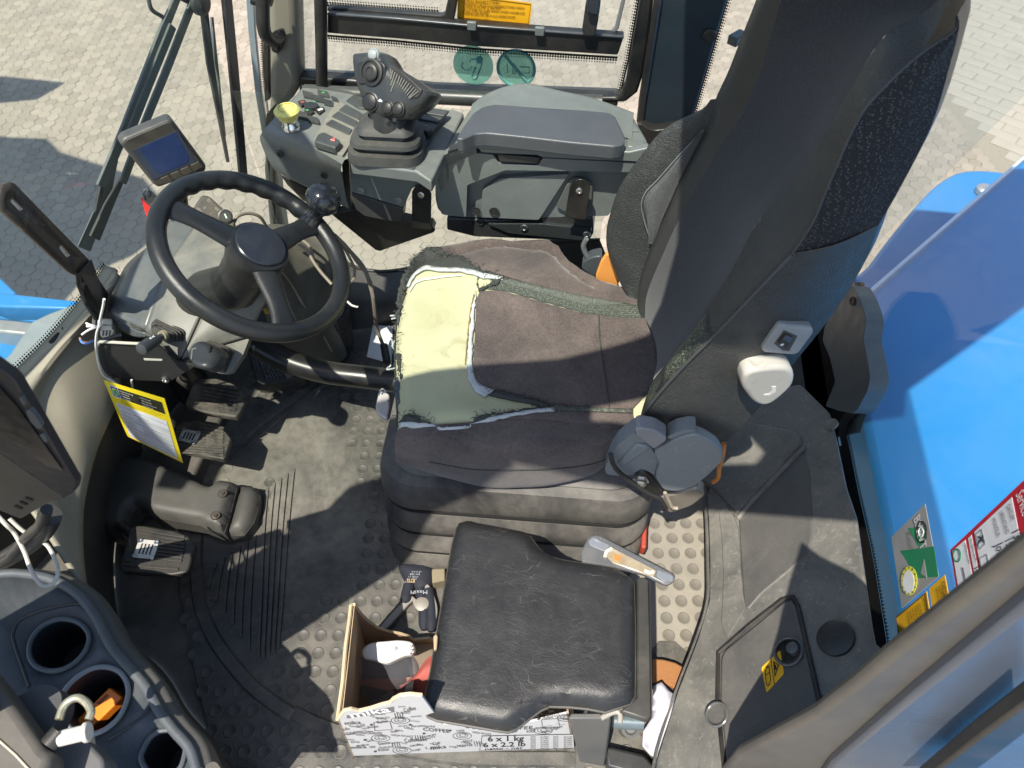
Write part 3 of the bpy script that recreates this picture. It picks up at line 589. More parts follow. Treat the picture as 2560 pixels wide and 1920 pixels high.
thr = mat('band_threads', (.05, .058, .05), .85, col2=(.16, .175, .145), nscale=150, namt=1, ndet=1, stretch=(6, 1, 1), bump=.8, bscale=200)
patch('thread_band', sp2(F_, '1690 762 1900 812 2212 885')+sp2(G, '250 640 420 672 250 690 ')+sp2(F_, '2212 935 2000 880 1800 825 1700 800'), thr, seat, h=.0055, jit=.0012, sp=.01)
farb = sp2(F_, '1690 752 1560 728 1400 690 1310 640 1240 575 1350 555 1750 523 1985 525 2045 563 2115 655 2212 726')+sp2(G, '250 523 395 570 540 690 250 640')+sp2(F_, '2212 885 1900 812')
patch('far_bolster_cover', farb, fab, seat, h=.006, jit=.0008)
tornf = sp2(F_, '1255 570 1360 600 1440 640 1500 690 1560 730 1690 765 1650 740 1700 770 1640 800 1560 745 1400 708 1200 690 1110 715 1070 770 1045 860 1030 830 1060 740 1130 632 1200 580')
patch('torn_netting', tornf, netm, seat, h=.008, jit=.004, sp=.008)
patch('lining_strip', sp2(F_, '1110 722 1200 690 1400 708 1560 742 1690 768 1690 790 1560 775 1400 728 1200 712 1120 745 1080 810 1065 800'), liningm, seat, h=.0085, jit=.0012, sp=.008)
patch('lining_strip', sp2(F_, '1520 855 1512 950 1506 1100 1494 1250 1490 1340 1520 1440 1590 1482 1640 1495 1580 1528 1520 1500 1470 1420 1465 1330 1472 1150 1490 950 1515 880'), liningm, seat, h=.0085, jit=.0022, sp=.008)
patch('foam_crack', sp2(F_, '1508 870 1485 980 1470 1120 1455 1260 1452 1320 1446 1320 1450 1250 1464 1110 1478 980 1500 870'), mat('foam_gap', (.2, .14, .05), .9), seat, h=.0035, jit=.001, sp=.006, th=.002)
patch('torn_netting', sp2(F_, '1650 1490 1720 1505')+sp2(M, '1180 85 1300 118 1490 168 1500 185 1480 195 1380 165 1200 130 1100 110'), netm, seat, h=.008, jit=.003, sp=.007)
patch('foam_strip', sp2(F_, '1190 765 1300 750 1420 744 1424 752 1300 762 1190 778 1130 800 1090 850 1085 840 1130 785'), mat('pale_foam', (.7, .7, .6), .9), seat, h=.005, sp=.006, th=.002)
nb = sp2(M, '488 305 700 300 1000 275 1280 235 1505 214 1800 205 2010 215')+[onS(px(1600, 1040)).xy]+[onS(p).xy for p in ()]
nbpoly = sp2(M, '496 290 560 280 640 285 700 280 850 275 1000 258 1150 232 1280 215 1400 208 1505 196 1620 198 1800 200 2010 206')+[V(OUT[20])]+[V(OUT[i]) for i in (21, 22, 23, 24, 25)]+[V(OUT[0])]
nbt = [p+V((0, .0)) for p in nbpoly]
patch('near_bolster_edge', nbt, fab, seat, h=.004, jit=.0005, sp=.008)
patch('torn_netting', sp2(M, '500 262 540 240 600 232 660 262 720 276 600 280'), netm, seat, h=.009, jit=.003, sp=.007)
patch('torn_netting', sp2(M, '980 262 1040 235 1120 222 1200 215 1400 190 1490 192 1400 204 1150 228 1000 264'), netm, seat, h=.009, jit=.003, sp=.007)
patch('lining_strip', sp2(M, '488 292 520 275 640 278 760 284 900 278 1000 262 1150 236 1280 216 1400 202 1505 190 1505 212 1400 218 1280 232 1150 250 1000 276 900 292 760 298 640 296'), liningm, seat, h=.010, jit=.001, sp=.008)
patch('woven_band', sp2(M, '1500 172 1620 180 1800 192 2010 200 2010 222 1800 215 1620 206 1500 200'), bandm, seat, h=.009, sp=.008)
patch('torn_netting', sp2(F_, '1105 700 1075 745 1050 830 1030 930 1012 1010 1000 1040 996 1000 1008 930 1024 840 1050 745 1085 690'), netm, seat, h=.007, jit=.003, sp=.006)
patch('torn_netting', sp2(F_, '1012 1220 1030 1290 1026 1330 1040 1400 1030 1400 1008 1320 1000 1240'), netm, seat, h=.006, jit=.003, sp=.006)
patch('torn_netting', sp2(F_, '1530 850 1570 835 1640 790 1700 770 1660 815 1600 838 1560 850 1532 862 1522 800 1526 760'), netm, seat, h=.0095, jit=.0025, sp=.006)
fray = []; rf_ = random.Random(5)
def frayed(path, n_, ln, wide=.004):
    pts_ = [onS(p) for p in path]; dn = resample(pts_, n_)
    for p in dn:
        p = p+V((rf_.gauss(0, wide), rf_.gauss(0, wide), .008)); d_ = V((rf_.gauss(0, 1), rf_.gauss(0, 1), rf_.uniform(0, .6))).normalized()*ln*rf_.uniform(.4, 1.3); m_ = p+d_*.5+V((rf_.gauss(0, .002), rf_.gauss(0, .002), .001)); fray.append(tubeg([p, m_, p+d_], .0006, 4))
frayed(pairs(F_, '1060 760 1120 640 1200 590 1320 620 1440 650 1560 735 1690 765'), 120, .014); frayed(pairs(F_, '1040 860 1015 1000 1000 1200 1015 1330 1005 1480 995 1560'), 90, .010)
frayed(pairs(M, '500 250 560 235 640 255 720 275'), 40, .01); frayed(pairs(M, '980 255 1150 222 1300 205 1490 190'), 50, .008, .002); frayed(pairs(F_, '1590 1490 1660 1500')+pairs(M, '1180 95 1350 130 1490 172'), 60, .008, .002); frayed(pairs(F_, '1540 850 1600 820 1690 770'), 40, .01)
link('frayed_threads', mesh(*cat_mesh(fray)), netm, seat)['kind'] = 'stuff'
tube('panel_seam', [onS(p)+V((0, 0, .0105)) for p in pairs(G, '247 760 250 900 270 1050 300 1250 312 1345')], .0014, netm, seat, n=6)
# side skirts of the cushion
top = [V((p[0], p[1]+.006, S(p[0], p[1]+.006)+.0065)) for p in [OUT[i] for i in (20, 21, 22, 23, 24, 25, 0)]]
mid = [Y(p, y) for p, y in zip(pairs(M, '2000 330 1780 420 1500 440 1280 440 1000 430 700 400 480 385'), (.80, .772, .748, .735, .722, .716, .72))]
low = [Y(p, y) for p, y in zip(pairs(M, '1950 420 1800 520 1560 560 1300 570 1000 570 700 520 484 470'), (.80, .775, .745, .728, .718, .716, .722))]
bot = [Y(p, y) for p, y in zip(pairs(M, '1900 450 1760 595 1500 672 1280 690 1080 688 780 610 494 512'), (.81, .79, .77, .76, .755, .74, .73))]
und = [p+V((0, .1, .01)) for p in bot]
loft('near_bolster_side', [top, mid, low, bot, und], fab, seat, n=46, m=10)
tube('panel_seam', [p+V((0, -.0015, -.002)) for p in low[:6]], .0012, netm, seat, n=6, smoothpts=30)
fr_t = [V((p[0], p[1], S(p[0], p[1])+.003)) for p in [OUT[i] for i in (0, 1, 2, 3, 4, 5, 6, 7, 8, 9, 10, 11, 12, 13, 14, 15, 16)]]
fr_b = [p+V((.012, 0, -.1)) for p in fr_t]
loft('front_skirt', [fr_t, [p+V((-.006, 0, -.035)) for p in fr_t], fr_b], netm, seat, n=60, m=6)
for k, p in enumerate(pairs(F_, '1005 985 992 1180 975 1325 930 1470')):
    c = Z(p, .53); tube('loose_thread', [c+V((random.uniform(-.012, .012), random.uniform(-.012, .012), random.uniform(-.012, .004))) for _ in range(5)], .0018, liningm, seat, smoothpts=20, n=6)
slab('grey_lever', rp([Z(p, .45) for p in pairs(F_, '895 1480 960 1500 962 1600 945 1665 895 1640 868 1590')], .008), (0, 0, -.015), mat('pale_lever', (.4, .37, .35), .5), seat, bev=.004)
slab('blue_grey_clip', rp([Z(p, .545) for p in pairs(F_, '1005 1385 1045 1400 1052 1545 1020 1555 992 1520 990 1440')], .008), (0, 0, -.03), mat('clip_blue_grey', (.06, .075, .085), .45), seat, bev=.004)

# ---- backrest: surfaces stretched between traced seams, each seam at its own depth
def cv(s):
    v = [float(t) for t in s.split()]; return [Y((v[i], v[i+1]), v[i+2]) for i in range(0, len(v), 3)]
FS = cv('1606 788 1.14 1552 702 1.19 1520 628 1.205 1516 578 1.21 1524 539 1.21 1551 463 1.21 1608 382 1.205 1666 318 1.2 1770 266 1.19 1798 247 1.18')
BLl = cv('1607 790 1.125 1594 762 1.15 1600 700 1.16 1614 650 1.165 1632 605 1.165 1665 530 1.165 1700 450 1.165 1735 380 1.165 1765 320 1.165 1789 247 1.165')
BL = BLl+cv('1820 180 1.16 1851 100 1.155 1890 0 1.15 1935 -130 1.15')
BR = cv('1612 795 1.11 1618 733 1.125 1660 630 1.125 1711 521 1.125 1797 373 1.125 1852 288 1.12 1894 194 1.115 1925 100 1.11 1953 0 1.105 1990 -130 1.1')
NS = cv('1633 950 .84 1703 862 .84 1765 784 .84 1840 655 .84 1894 556 .845 2003 428 .85 2089 288 .855 2167 152 .86 2225 78 .865 2338 10 .87 2420 -130 .88')
RS = cv('1594 1070 .77 1633 1001 .77 1719 904 .77 1789 834 .772 1886 733 .775 1980 634 .78 2034 552 .785 2073 459 .79 2147 295 .80 2225 202 .81 2307 128 .82 2385 74 .835 2393 40 .85')
RR = cv('1812 1107 .82 1886 1033 .825 1975 920 .83 2080 788 .832 2158 663 .834 2197 562 .838 2252 467 .845 2330 311 .855 2380 144 .86 2396 78 .86 2393 40 .852')
RSt = RS[:-2]+cv('2360 30 .84 2430 -100 .86')
def midc(a, b, off, t=.5, n=24): 
    return [p.lerp(q, t)+V(off) for p, q in zip(catmull(a, n), catmull(b, n))]
loft('far_wing', [[p+V((.05, .02, 0)) for p in FS], FS, midc(FS, BLl, (-.012, -.004, 0)), BLl], lea, seat, n=40, m=8)
ins = cv('1634 607 1.162 1615 548 1.168 1609 505 1.17 1622 475 1.17 1645 452 1.17 1700 390 1.168 1764 322 1.162'); ini = cv('1634 607 1.1615 1655 550 1.1615 1675 505 1.1615 1695 458 1.1615 1715 415 1.1615 1740 370 1.1615 1764 322 1.1615')
loft('far_mesh_inset', [ins, midc(ins, ini, (-.010, -.006, 0)), ini], spk2, seat, n=24, m=6)
tube('inset_seam', [p+V((-.004, -.003, 0)) for p in ins], .0013, mat('seam_grey', (.16, .17, .17), .7), seat, smoothpts=30, n=6)
loft('far_strip', [BL, midc(BL, BR, (-.008, -.003, 0)), BR], leather('strip_leather', (.034, .035, .033), .42, 180, .3), seat, n=44, m=6)
loft('centre_fabric', [BR, midc(BR, NS, (.012, 0, 0), .25), midc(BR, NS, (.016, 0, 0), .5), midc(BR, NS, (.012, 0, 0), .75), NS], fabd, seat, n=50, m=8)
RSfull = RS[:-1]
nsl = catmull(NS, 60); rsl = catmull(RSt, 60)
nml = [p.lerp(q, .45)+V((-.014*math.sin(math.pi*min(1, i/45+.1)), -.006, 0)) for i, (p, q) in enumerate(zip(nsl, rsl))]
NWZ = 21
loft('near_wing_lower', [nsl[:NWZ], nml[:NWZ], rsl[:NWZ]], leaw, seat, n=24, m=8, smooth_u=False, label='cracked and worn leather at the lower seat wing')
loft('near_wing', [nsl[NWZ-1:], nml[NWZ-1:], rsl[NWZ-1:]], leather('wing_leather', (.036, .037, .035), .42, 140, .45), seat, n=50, m=8, smooth_u=False)
RRl = RR[:6]; RSl = RS[:6]
loft('side_cover', [RSl, midc(RSl, RRl, (.0, -.014, .004), .35), midc(RSl, RRl, (.0, -.012, .004), .7), RRl], lea, seat, n=36, m=8)
loft('side_mesh', [RS[5:], midc(RS[5:], RR[5:], (0, -.010, 0)), RR[5:]], spk, seat, n=30, m=8)
tube('piping', [p+V((-.001, -.0025, 0)) for p in RSl], .0028, mat('piping_grey', (.045, .047, .05), .35), seat, smoothpts=50, n=8)
tube('piping', [p+V((-.001, -.0025, 0)) for p in RS[5:]], .0018, mat('piping_dark', (.045, .045, .045), .5), seat, smoothpts=50, n=8)
bk = [p+V((.02, .3-(p.y-.86), -.01)) for p in RR]
loft('back_shell', [RR, [p+V((.035, .1, 0)) for p in RR], bk], darkp, seat, n=30, m=6)
# switch and lumbar knob on the side cover
sa_, sb_, sc_ = Y(px(1719, 904), .757), Y(px(1980, 634), .767), Y(px(1975, 920), .818)
SN = (sb_-sa_).cross(sc_-sa_).normalized(); SN = SN if SN.dot(CAM-sa_) > 0 else -SN
def SP(p, h=0): return PL(p, sa_+SN*h, SN)
greyb = mat('worn_grey_bezel', (.27, .28, .28), .42, col2=(.36, .37, .37), nscale=30, wear=((.12, .12, .12), .4, 40))
slab('switch_bezel', rp([SP(p, .012) for p in pairs(G, '1430 805 1615 825 1638 850 1540 985 1500 1000 1310 985 1298 960 1405 815')], .008), SN*-.02, greyb, seat, bev=.006, seg=3)
slab('switch_recess', [SP(p, .0125) for p in pairs(G, '1440 835 1530 875 1475 975 1430 970 1375 925')], SN*-.004, mat('recess_brown', (.07, .06, .05), .5), seat, bev=.001)
sw_ = slab('rocker_switch', rp([SP(p, .016) for p in pairs(G, '1450 865 1502 890 1455 960 1405 922')], .003), SN*-.008, black, seat, bev=.002)
slab('rocker_tip', [SP(p, .0168) for p in pairs(G, '1455 872 1498 893 1478 922 1436 898')], SN*-.003, mat('switch_blue', (.05, .08, .12), .3), sw_, bev=.001)
lathe('switch_mark', [(.003, 0), (.003, .0004), (.0015, .0004), (.0015, 0)], SP(G(1428, 930), .0162), SN, whiteink, sw_, n=12)
kn = [SP(p, .03) for p in pairs(G, '1180 1150 1210 1110 1320 1085 1450 1080 1500 1105 1508 1160 1480 1215 1380 1300 1310 1325 1250 1305 1190 1235 1172 1190')]
knm = mat('knob_beige', (.4, .39, .35), .5, nscale=14, wear=((.2, .19, .16), .5, 18), col2=(.46, .45, .4))
ko = slab('lumbar_knob', catmull(kn, 40, True), SN*-.035, knm, seat, bev=.008, seg=4)
slab('knob_mark', [SP(p, .0308) for p in pairs(G, '1360 1200 1390 1200 1388 1235 1350 1258 1310 1258 1312 1252 1345 1246 1365 1225')], SN*-.001, mat('knob_mark_pale', (.6, .59, .56), .5), ko, bev=0)
# recliner cover, bolt, belt anchor
hy = .745
gh1 = mat('hinge_blue_grey', (.19, .21, .22), .48, col2=(.19, .205, .21), nscale=24, wear=((.3, .31, .31), .4, 45), bump=.1)
def NP(s, y): return [Y(p, y) for p in pairs(N, s)]
slab('recliner_base', rp(NP('700 495 540 620 480 715 420 835 440 890 560 905 690 895 720 860 820 855 890 900 930 760 860 640', hy), .006), (0, .035, 0), gh1, seat, bev=.004, seg=2)
slab('recliner_facet', NP('715 610 830 625 860 650 620 810 540 800', hy-.006), (0, .01, 0), gh1, seat, bev=.005)
slab('recliner_lever', rp(NP('700 470 745 450 890 475 1003 545 998 580 885 655 720 530', hy-.022), .006), (0, .03, 0), mat('lever_grey', (.21, .21, .22), .45, wear=((.12, .12, .12), .5, 60)), seat, bev=.004, seg=2)
slab('recliner_disc', rp(NP('880 685 1050 580 1205 520 1290 515 1390 560 1490 630 1535 720 1530 775 1400 900 1260 1010 1110 1055 970 1040 893 920 935 800', hy-.016), .012), (0, .022, 0), gh1, seat, bev=.0035, seg=2)
slab('recliner_slot', rp(NP('1005 540 1100 490 1215 468 1280 475 1283 540 1270 512 1180 515 1050 560', hy-.010), .003), (0, .03, 0), gh1, seat, bev=.003)
slab('bracket_plate', rp(NP('700 905 760 850 840 880 985 1080 900 1100 720 1010', hy-.004), .01), (0, .012, 0), black, seat, bev=.004)
bo = lathe('pivot_bolt', [(.018, 0), (.018, .003), (.0125, .003), (.0125, .012), (.008, .014), (0, .014)], Y(N(758, 945), hy-.006), (0, -1, .15), steel, seat, n=6)
bm_ = mat('dusty_buckle', (.22, .2, .17), .35, metal=.4, dust=.5)
slab('belt_anchor', rp(NP('925 1100 1050 1085 1290 1015 1375 1085 1250 1190 1035 1260 990 1230', hy+.01), .012), (0, .03, 0), bm_, seat, bev=.006)
tube('anchor_cable', NP('478 700 500 790 560 870 700 980 850 1075 940 1120 1000 1210', hy-.02), .005, black, seat, smoothpts=30)
tube('anchor_cable', NP('990 1060 1030 1150 1060 1200 1110 1210', hy-.004), .004, mat('tan_cable', (.3, .26, .2), .6), seat, smoothpts=16)
tube('orange_strap', NP('1545 600 1535 700 1500 830 1490 920 1440 965', hy+.06), .005, mat('orange_webbing', (.5, .19, .04), .7), seat, smoothpts=16)
# far buckle with orange webbing
fb = thing('belt_buckle', 'orange webbing and black seat belt buckle between cushion and backrest', 'seat belt', Y(G(290, 480), 1.22))
slab('webbing', rp([Y(p, 1.22) for p in pairs(G, '262 400 300 345 340 365 385 520 370 555 300 550 228 510 232 480')], .006), (0, .012, 0), mat('orange_web_bright', (.75, .3, .06), .75, bump=.8, bscale=500, nscale=300), fb, bev=.003)
slab('buckle', rp([Y(p, 1.235) for p in pairs(G, '150 400 200 370 265 360 265 420 225 510 135 440')], .008), (0, .03, 0), mat('buckle_grey', (.05, .06, .065), .35), fb, bev=.005)
tube('cable', [Y(p, 1.25) for p in pairs(G, '170 250 150 300 175 360 205 370')], .006, mat('cable_grey', (.12, .13, .13), .4), fb, smoothpts=16)
# ---- suspension bellows
bel = mat('bellows_rubber', (.035, .035, .036), .45, bump=.12, bscale=300, dust=.9, dscale=3.2, dcol=(.27, .25, .215), topdust=.15)
YB = (.738, .722, .706, .69, .668)
zl = [Y(px(1010, p), y).z for p, y in zip((1205, 1273, 1327, 1372, 1425), YB)]
def rr_outline(cx, cy, hx, hy_, r, rot, n=8):
    pts = []
    for sx, sy, a0 in ((1, 1, 0), (-1, 1, 90), (-1, -1, 180), (1, -1, 270)):
        for k in range(n+1):
            a = math.radians(a0+90*k/n); pts.append((cx, cy, sx*(hx-r)+r*math.cos(a), sy*(hy_-r)+r*math.sin(a)))
    c, s = math.cos(rot), math.sin(rot)
    return [V((cx+x*c-y*s, cy+x*s+y*c)) for cx, cy, x, y in pts]
prof = [(.12, zl[0]+.03, 0), (.06, zl[0]+.028, 0), (.03, zl[0]+.006, 0)]
for i in range(4):
    a, b = zl[i], zl[i+1]; h = a-b; g0, g1 = YB[0]-YB[i], YB[0]-YB[i+1]
    prof += [(d_, a-h*t_, g0+(g1-g0)*t_) for d_, t_ in ((.045, 0), (.01, .1), (.002, .4), (0, .8), (.006, .9), (.02, .94), (.05, .96))]
prof += [(.06, max(.01, zl[4]-.002), YB[0]-YB[4])]
vs, fs = [], []; no = 36
for d, z, gr in prof:
    ol = rr_outline(-.112, .952-gr/2, .322-d*.9, .205+gr/2-d*.9, .085, math.radians(3.2)); vs += [V((p.x, p.y-(.012 if p.y < .8 else 0)*math.cos((p.x+.1)*4.5), z)) for p in ol]
for i in range(len(prof)-1): fs += [(i*no+k, i*no+(k+1) % no, (i+1)*no+(k+1) % no, (i+1)*no+k) for k in range(no)]
fs.append(tuple(range(no)))
link('bellows', fixn(mesh(vs, fs)), bel, seat)
for i in range(1, 4):
    gr = YB[0]-YB[i]; ol = rr_outline(-.112, .952-gr/2, .322-.008, .205+gr/2-.008, .08, math.radians(3.2))
    tube('groove_shade_line', [V((p.x, p.y-(.012 if p.y < .8 else 0)*math.cos((p.x+.1)*4.5), zl[i]+.002)) for p in ol], .0045, mat('groove_shade', (.006, .006, .006), .8), seat, closed=True, n=6)  # black loops paint the shade between the bellows ribs
bb = mat('red_base', (.35, .05, .03), .5); box('seat_base', (-.1, .93, .05), (.56, .44, .1), mat('base_black', (.02, .02, .02), .5, dust=.4), seat, bev=.01)
box('base_rail', (.215, .80, .10), (.012, .1, .04), bb, seat, bev=.004)
# ------------------------------------------------------------------ steering column and wheel
rimm = mat('wheel_rubber', (.010, .0115, .013), .32, bump=.35, bscale=600, dust=.1, dcol=(.2, .18, .15))
tau, az = math.radians(36), math.radians(5)
wn = V((math.sin(tau)*math.cos(az), math.sin(tau)*math.sin(az), math.cos(tau))); wc = Z(px(640, 635), .74)
wx = V((wn.z, 0, -wn.x)).normalized(); wy = wn.cross(wx)
def WP(p, h=0): return PL(p, wc+wn*h, wn)
sw_t = thing('steering_wheel', 'black three spoke steering wheel with spinner knob', 'steering wheel', wc)
R_, r_ = .184, .0185; NU, NVv = 120, 14; vs = []
for i in range(NU):
    a = 2*math.pi*i/NU; d = wx*math.cos(a)+wy*math.sin(a); deg = math.degrees(a) % 360
    q = proj(wc+d*R_); grip = 1 if (430 < q[0] < 800 and q[1] < 640) else 0
    for k in range(NVv):
        b = 2*math.pi*k/NVv; rr = r_
        if grip and math.cos(b) < -.2: rr *= 1+.10*math.sin(i*2*math.pi/4.2)
        vs.append(wc+d*(R_+rr*math.cos(b))+wn*(rr*1.05*math.sin(b)))
fs = [(i*NVv+k, ((i+1) % NU)*NVv+k, ((i+1) % NU)*NVv+(k+1) % NVv, i*NVv+(k+1) % NVv) for i in range(NU) for k in range(NVv)]
link('rim', fixn(mesh(vs, fs)), rimm, sw_t)
hubc = WP(E_(1668, 560), .012)
for p in ((1120, 325), (2010, 420), (1800, 985)):
    e = WP(E_(*p)); e = wc+(e-wc).normalized()*R_; d = (e-hubc).normalized(); s = wn.cross(d).normalized(); cs = []
    for t, wd, hh, dz in ((.02, .030, .013, -.012), (.35, .027, .012, -.006), (.7, .022, .011, 0), (1, .030, .010, 0)):
        c = hubc.lerp(e, t)+wn*dz; cs.append([c+s*wd*math.cos(a)+wn*hh*math.sin(a) for a in [2*math.pi*k/16 for k in range(16)]])
    vs, fs = [], []
    cc = [catmull([c[k] for c in cs], 14) for k in range(16)]
    for i in range(14): vs += [cc[k][i] for k in range(16)]
    for i in range(13): fs += [(i*16+k, i*16+(k+1) % 16, (i+1)*16+(k+1) % 16, (i+1)*16+k) for k in range(16)]
    link('spoke', fixn(mesh(vs, fs)), rimm, sw_t)
lathe('hub', [(.046, -.10), (.052, -.05), (.060, -.02), (.061, .0), (.058, .008), (.053, .0095)], hubc-wn*.004, wn, rimm, sw_t, n=40)
lathe('hub_cap', [(.0505, .002), (.0505, .0125), (.0485, .0145), (0, .0155)], hubc-wn*.003, wn, mat('hub_cap_plastic', (.012, .016, .024), .28, dust=.1), sw_t, n=40)
kb = WP(B(460, 1415), .008); kt = kb+(wn+V((.05, -.02, .35))).normalized()*.001
kd = (PL(B(530, 1290), kb+wn*.055, wn)-kb).normalized()
knb = lathe('spinner_knob', [(.025, -.012), (.0235, .0), (.0185, .012), (.0175, .022), (.021, .031), (.030, .040), (.0368, .053), (.038, .064), (.034, .077), (.025, .086), (.0195, .0875), (.019, .0865), (.007, .087), (0, .0872)], kb, kd, mat('glossy_black', (.012, .014, .017), .16, coat=.4, bump=.03), sw_t, n=36)
# ---- column
colm = mat('column_plastic', (.1, .105, .098), .4, bump=.15, bscale=700, dust=.75, dscale=5, dcol=(.3, .275, .215), topdust=.3)
colg = mat('column_gloss', (.08, .092, .098), .24, bump=.1, dust=.55, dscale=6, dcol=(.22, .2, .15), topdust=.4)
sc_t = thing('steering_column', 'dusty grey steering column cover with stalks and plate', 'steering column', (-.9, .95, 0))
def EZ(*t): return [Z(E_(x, y), z) for x, y, z in t]
L1 = EZ((680, 955, .495), (730, 830, .50), (800, 690, .51), (880, 610, .53), (965, 545, .545), (1060, 420, .55))
L2 = EZ((935, 1095, .53), (980, 960, .552), (1050, 760, .578), (1130, 600, .59), (1215, 480, .60), (1300, 360, .6))
L3 = EZ((1148, 1298, .485), (1200, 1190, .515), (1290, 990, .55), (1350, 850, .58), (1410, 700, .61), (1470, 560, .62))
L4 = EZ((1610, 1135, .487), (1640, 1060, .51), (1690, 950, .555), (1740, 860, .585), (1790, 760, .605), (1840, 640, .61))
LB = EZ((690, 975, .47), (780, 1075, .475), (860, 1120, .478), (945, 1140, .485), (1148, 1300, .482), (1300, 1345, .463), (1440, 1375, .45), (1480, 1370, .45), (1610, 1140, .48))
loft('instrument_hood', [L1, [a.lerp(b, .45)+V((-.012, -.004, .012)) for a, b in zip(catmull(L1, 20), catmull(L2, 20))], L2], colg, sc_t, n=24, m=10, solid=.008)
loft('upper_cover', [L2, [a.lerp(b, .5)+V((0, 0, .006)) for a, b in zip(catmull(L2, 20), catmull(L3, 20))], L3], colm, sc_t, n=24, m=8, solid=.008)
L3b = [p+V((.004, 0, -.001)) for p in L3]
loft('upper_cover', [L3b, [a.lerp(b, .5)+V((0, 0, .004)) for a, b in zip(catmull(L3b, 20), catmull(L4, 20))], L4], colm, sc_t, n=24, m=8, solid=.008)
lo = [Z(E_(*p), .44) for p in ((1480, 1375), (1520, 1350), (1560, 1290), (1600, 1220), (1640, 1100), (1700, 980))]
L4s = [p+V((.0, -.002, -.002)) for p in L4[:4]]
slab('cover_front', rp(EZ((1150, 1300, .484), (1400, 1205, .49), (1605, 1145, .486), (1560, 1260, .462), (1485, 1368, .445), (1440, 1378, .445), (1300, 1345, .46)), .004), (-.01, .02, -.03), colm, sc_t, bev=.004)
slab('hood_front', catmull(EZ((678, 958, .497), (730, 950, .505), (790, 985, .51), (850, 1080, .512), (945, 1118, .51), (940, 1142, .49), (860, 1138, .48), (780, 1100, .47), (720, 1030, .475)), 40, True), (.0, .02, -.02), colg, sc_t, bev=.004)
slab('cover_lip', EZ((935, 1110, .512), (1070, 1190, .51), (1110, 1220, .5), (1148, 1298, .484), (1060, 1270, .475), (960, 1180, .48)), (0, .012, -.012), colm, sc_t, bev=.002)
link('column_core', mesh(*tubeg([hubc-wn*.02, hubc-wn*.08, hubc-wn*.14, hubc-wn*.2+V((-.05, .02, 0)), V((-1.05, 1.08, .36)), V((-1.12, 1.12, .0))], [.05, .05, .05, .05, .05, .05], 24)), rimm, sc_t)
blackfelt = mat('black_steel_plate', (.012, .0125, .012), .75, bump=.5, bscale=500, nscale=300, col2=(.03, .03, .028), namt=.7)
slab('mount_plate', rp([Y(p, .87) for p in pairs(a2, '232 650 290 612 740 630 860 540 1270 850 1480 905 1290 1020 1150 1100 620 1080 340 1030 270 900 235 780')], [.006, .012, .0, 0, 0, .004, .006, .004, .01, .02, .02, .02]), (0, .006, 0), blackfelt, sc_t, bev=.0012)
tube('plate_lip', [Y(p, .868) for p in pairs(a2, '228 640 250 600 300 590 740 612 748 600')], .0035, mat('plate_lip_pale', (.42, .4, .33), .5), sc_t, smoothpts=24)
slab('plate_slot', rp([Y(p, .8685) for p in pairs(a2, '815 805 1055 815 1060 828 1045 835 830 828')], .001), (0, .001, 0), mat('slot_pale', (.5, .48, .4), .6), sc_t, bev=0)
for p in ((398, 1058), (1102, 1062)):
    q = Y(a2(*p), .868); lathe('bolt', [(.0095, 0), (.0095, .006), (.006, .0075), (.0055, .003), (0, .003)], q, (0, -1, .1), steel, sc_t, n=18)
# stalk boots
def boot(name, base, top_, par, n=5, m_=None, col=rubber):
    cs = []
    for i in range(n):
        t = i/(n-1) if n > 1 else 0
        o_ = [a.lerp(b, t) for a, b in zip(base, top_)]; cen_ = sum(o_, V())/len(o_)
        s_ = 1.0 if i % 2 == 0 else .985
        vec = (sum(base, V())/len(base)-sum(top_, V())/len(top_)).normalized()*((sum(base, V())/len(base)-sum(top_, V())/len(top_)).length/(n-1)*.62)
        slab(name, rp([cen_+(p-cen_)*s_ for p in o_], .004, 3), vec, col, par, bev=.002)
b0 = EZ((965, 1040, .535), (1000, 1008, .54), (1170, 1090, .54), (1188, 1110, .535), (1180, 1170, .52), (1010, 1130, .52)); t0 = EZ((965, 1095, .565), (985, 1068, .57), (1080, 1115, .57), (1100, 1130, .565), (1085, 1180, .555), (990, 1145, .55))
boot('stalk_boot', b0, t0, sc_t, 5)
s0, s1 = Z(E_(1060, 1120), .57), Z(E_(905, 1222), .60)
stk = link('turn_signal_stalk', mesh(*tubeg([s0, s0.lerp(s1, .3), s0.lerp(s1, .32), s0.lerp(s1, .9), s0.lerp(s1, .98), s1], [.007, .007, .0115, .0135, .0125, .009], 18)), mat('stalk_grey', (.035, .04, .043), .4), sc_t)
tube('collar', [s0.lerp(s1, .02), s0.lerp(s1, .14)], .011, mat('dusty_collar', (.25, .22, .15), .7), stk)
text('=<', s0.lerp(s1, .55)+V((.004, -.004, .0125)), (.5, .8, 0), (-.8, .5, .2), .008, whiteink, stk, name='stalk_symbol')
b1 = EZ((1300, 1165, .5), (1340, 1150, .505), (1480, 1205, .505), (1508, 1230, .495), (1450, 1370, .47), (1330, 1345, .465)); t1 = EZ((1300, 1190, .53), (1330, 1170, .535), (1420, 1200, .535), (1435, 1225, .53), (1390, 1335, .51), (1310, 1320, .505))
boot('stalk_boot', b1, t1, sc_t, 5)
gl_ = [Z(E_(*p), .575) for p in ((1195, 1260), (1200, 1215), (1235, 1170), (1290, 1155), (1350, 1180), (1385, 1215), (1385, 1260), (1345, 1320), (1290, 1335), (1230, 1310))]
lev = slab('gear_selector', catmull(gl_, 40, True), (.012, .02, -.045), mat('selector_black', (.03, .033, .035), .36, bump=.3, bscale=160, wear=((.09, .09, .085), .3, 20)), sc_t, bev=.014, seg=5)
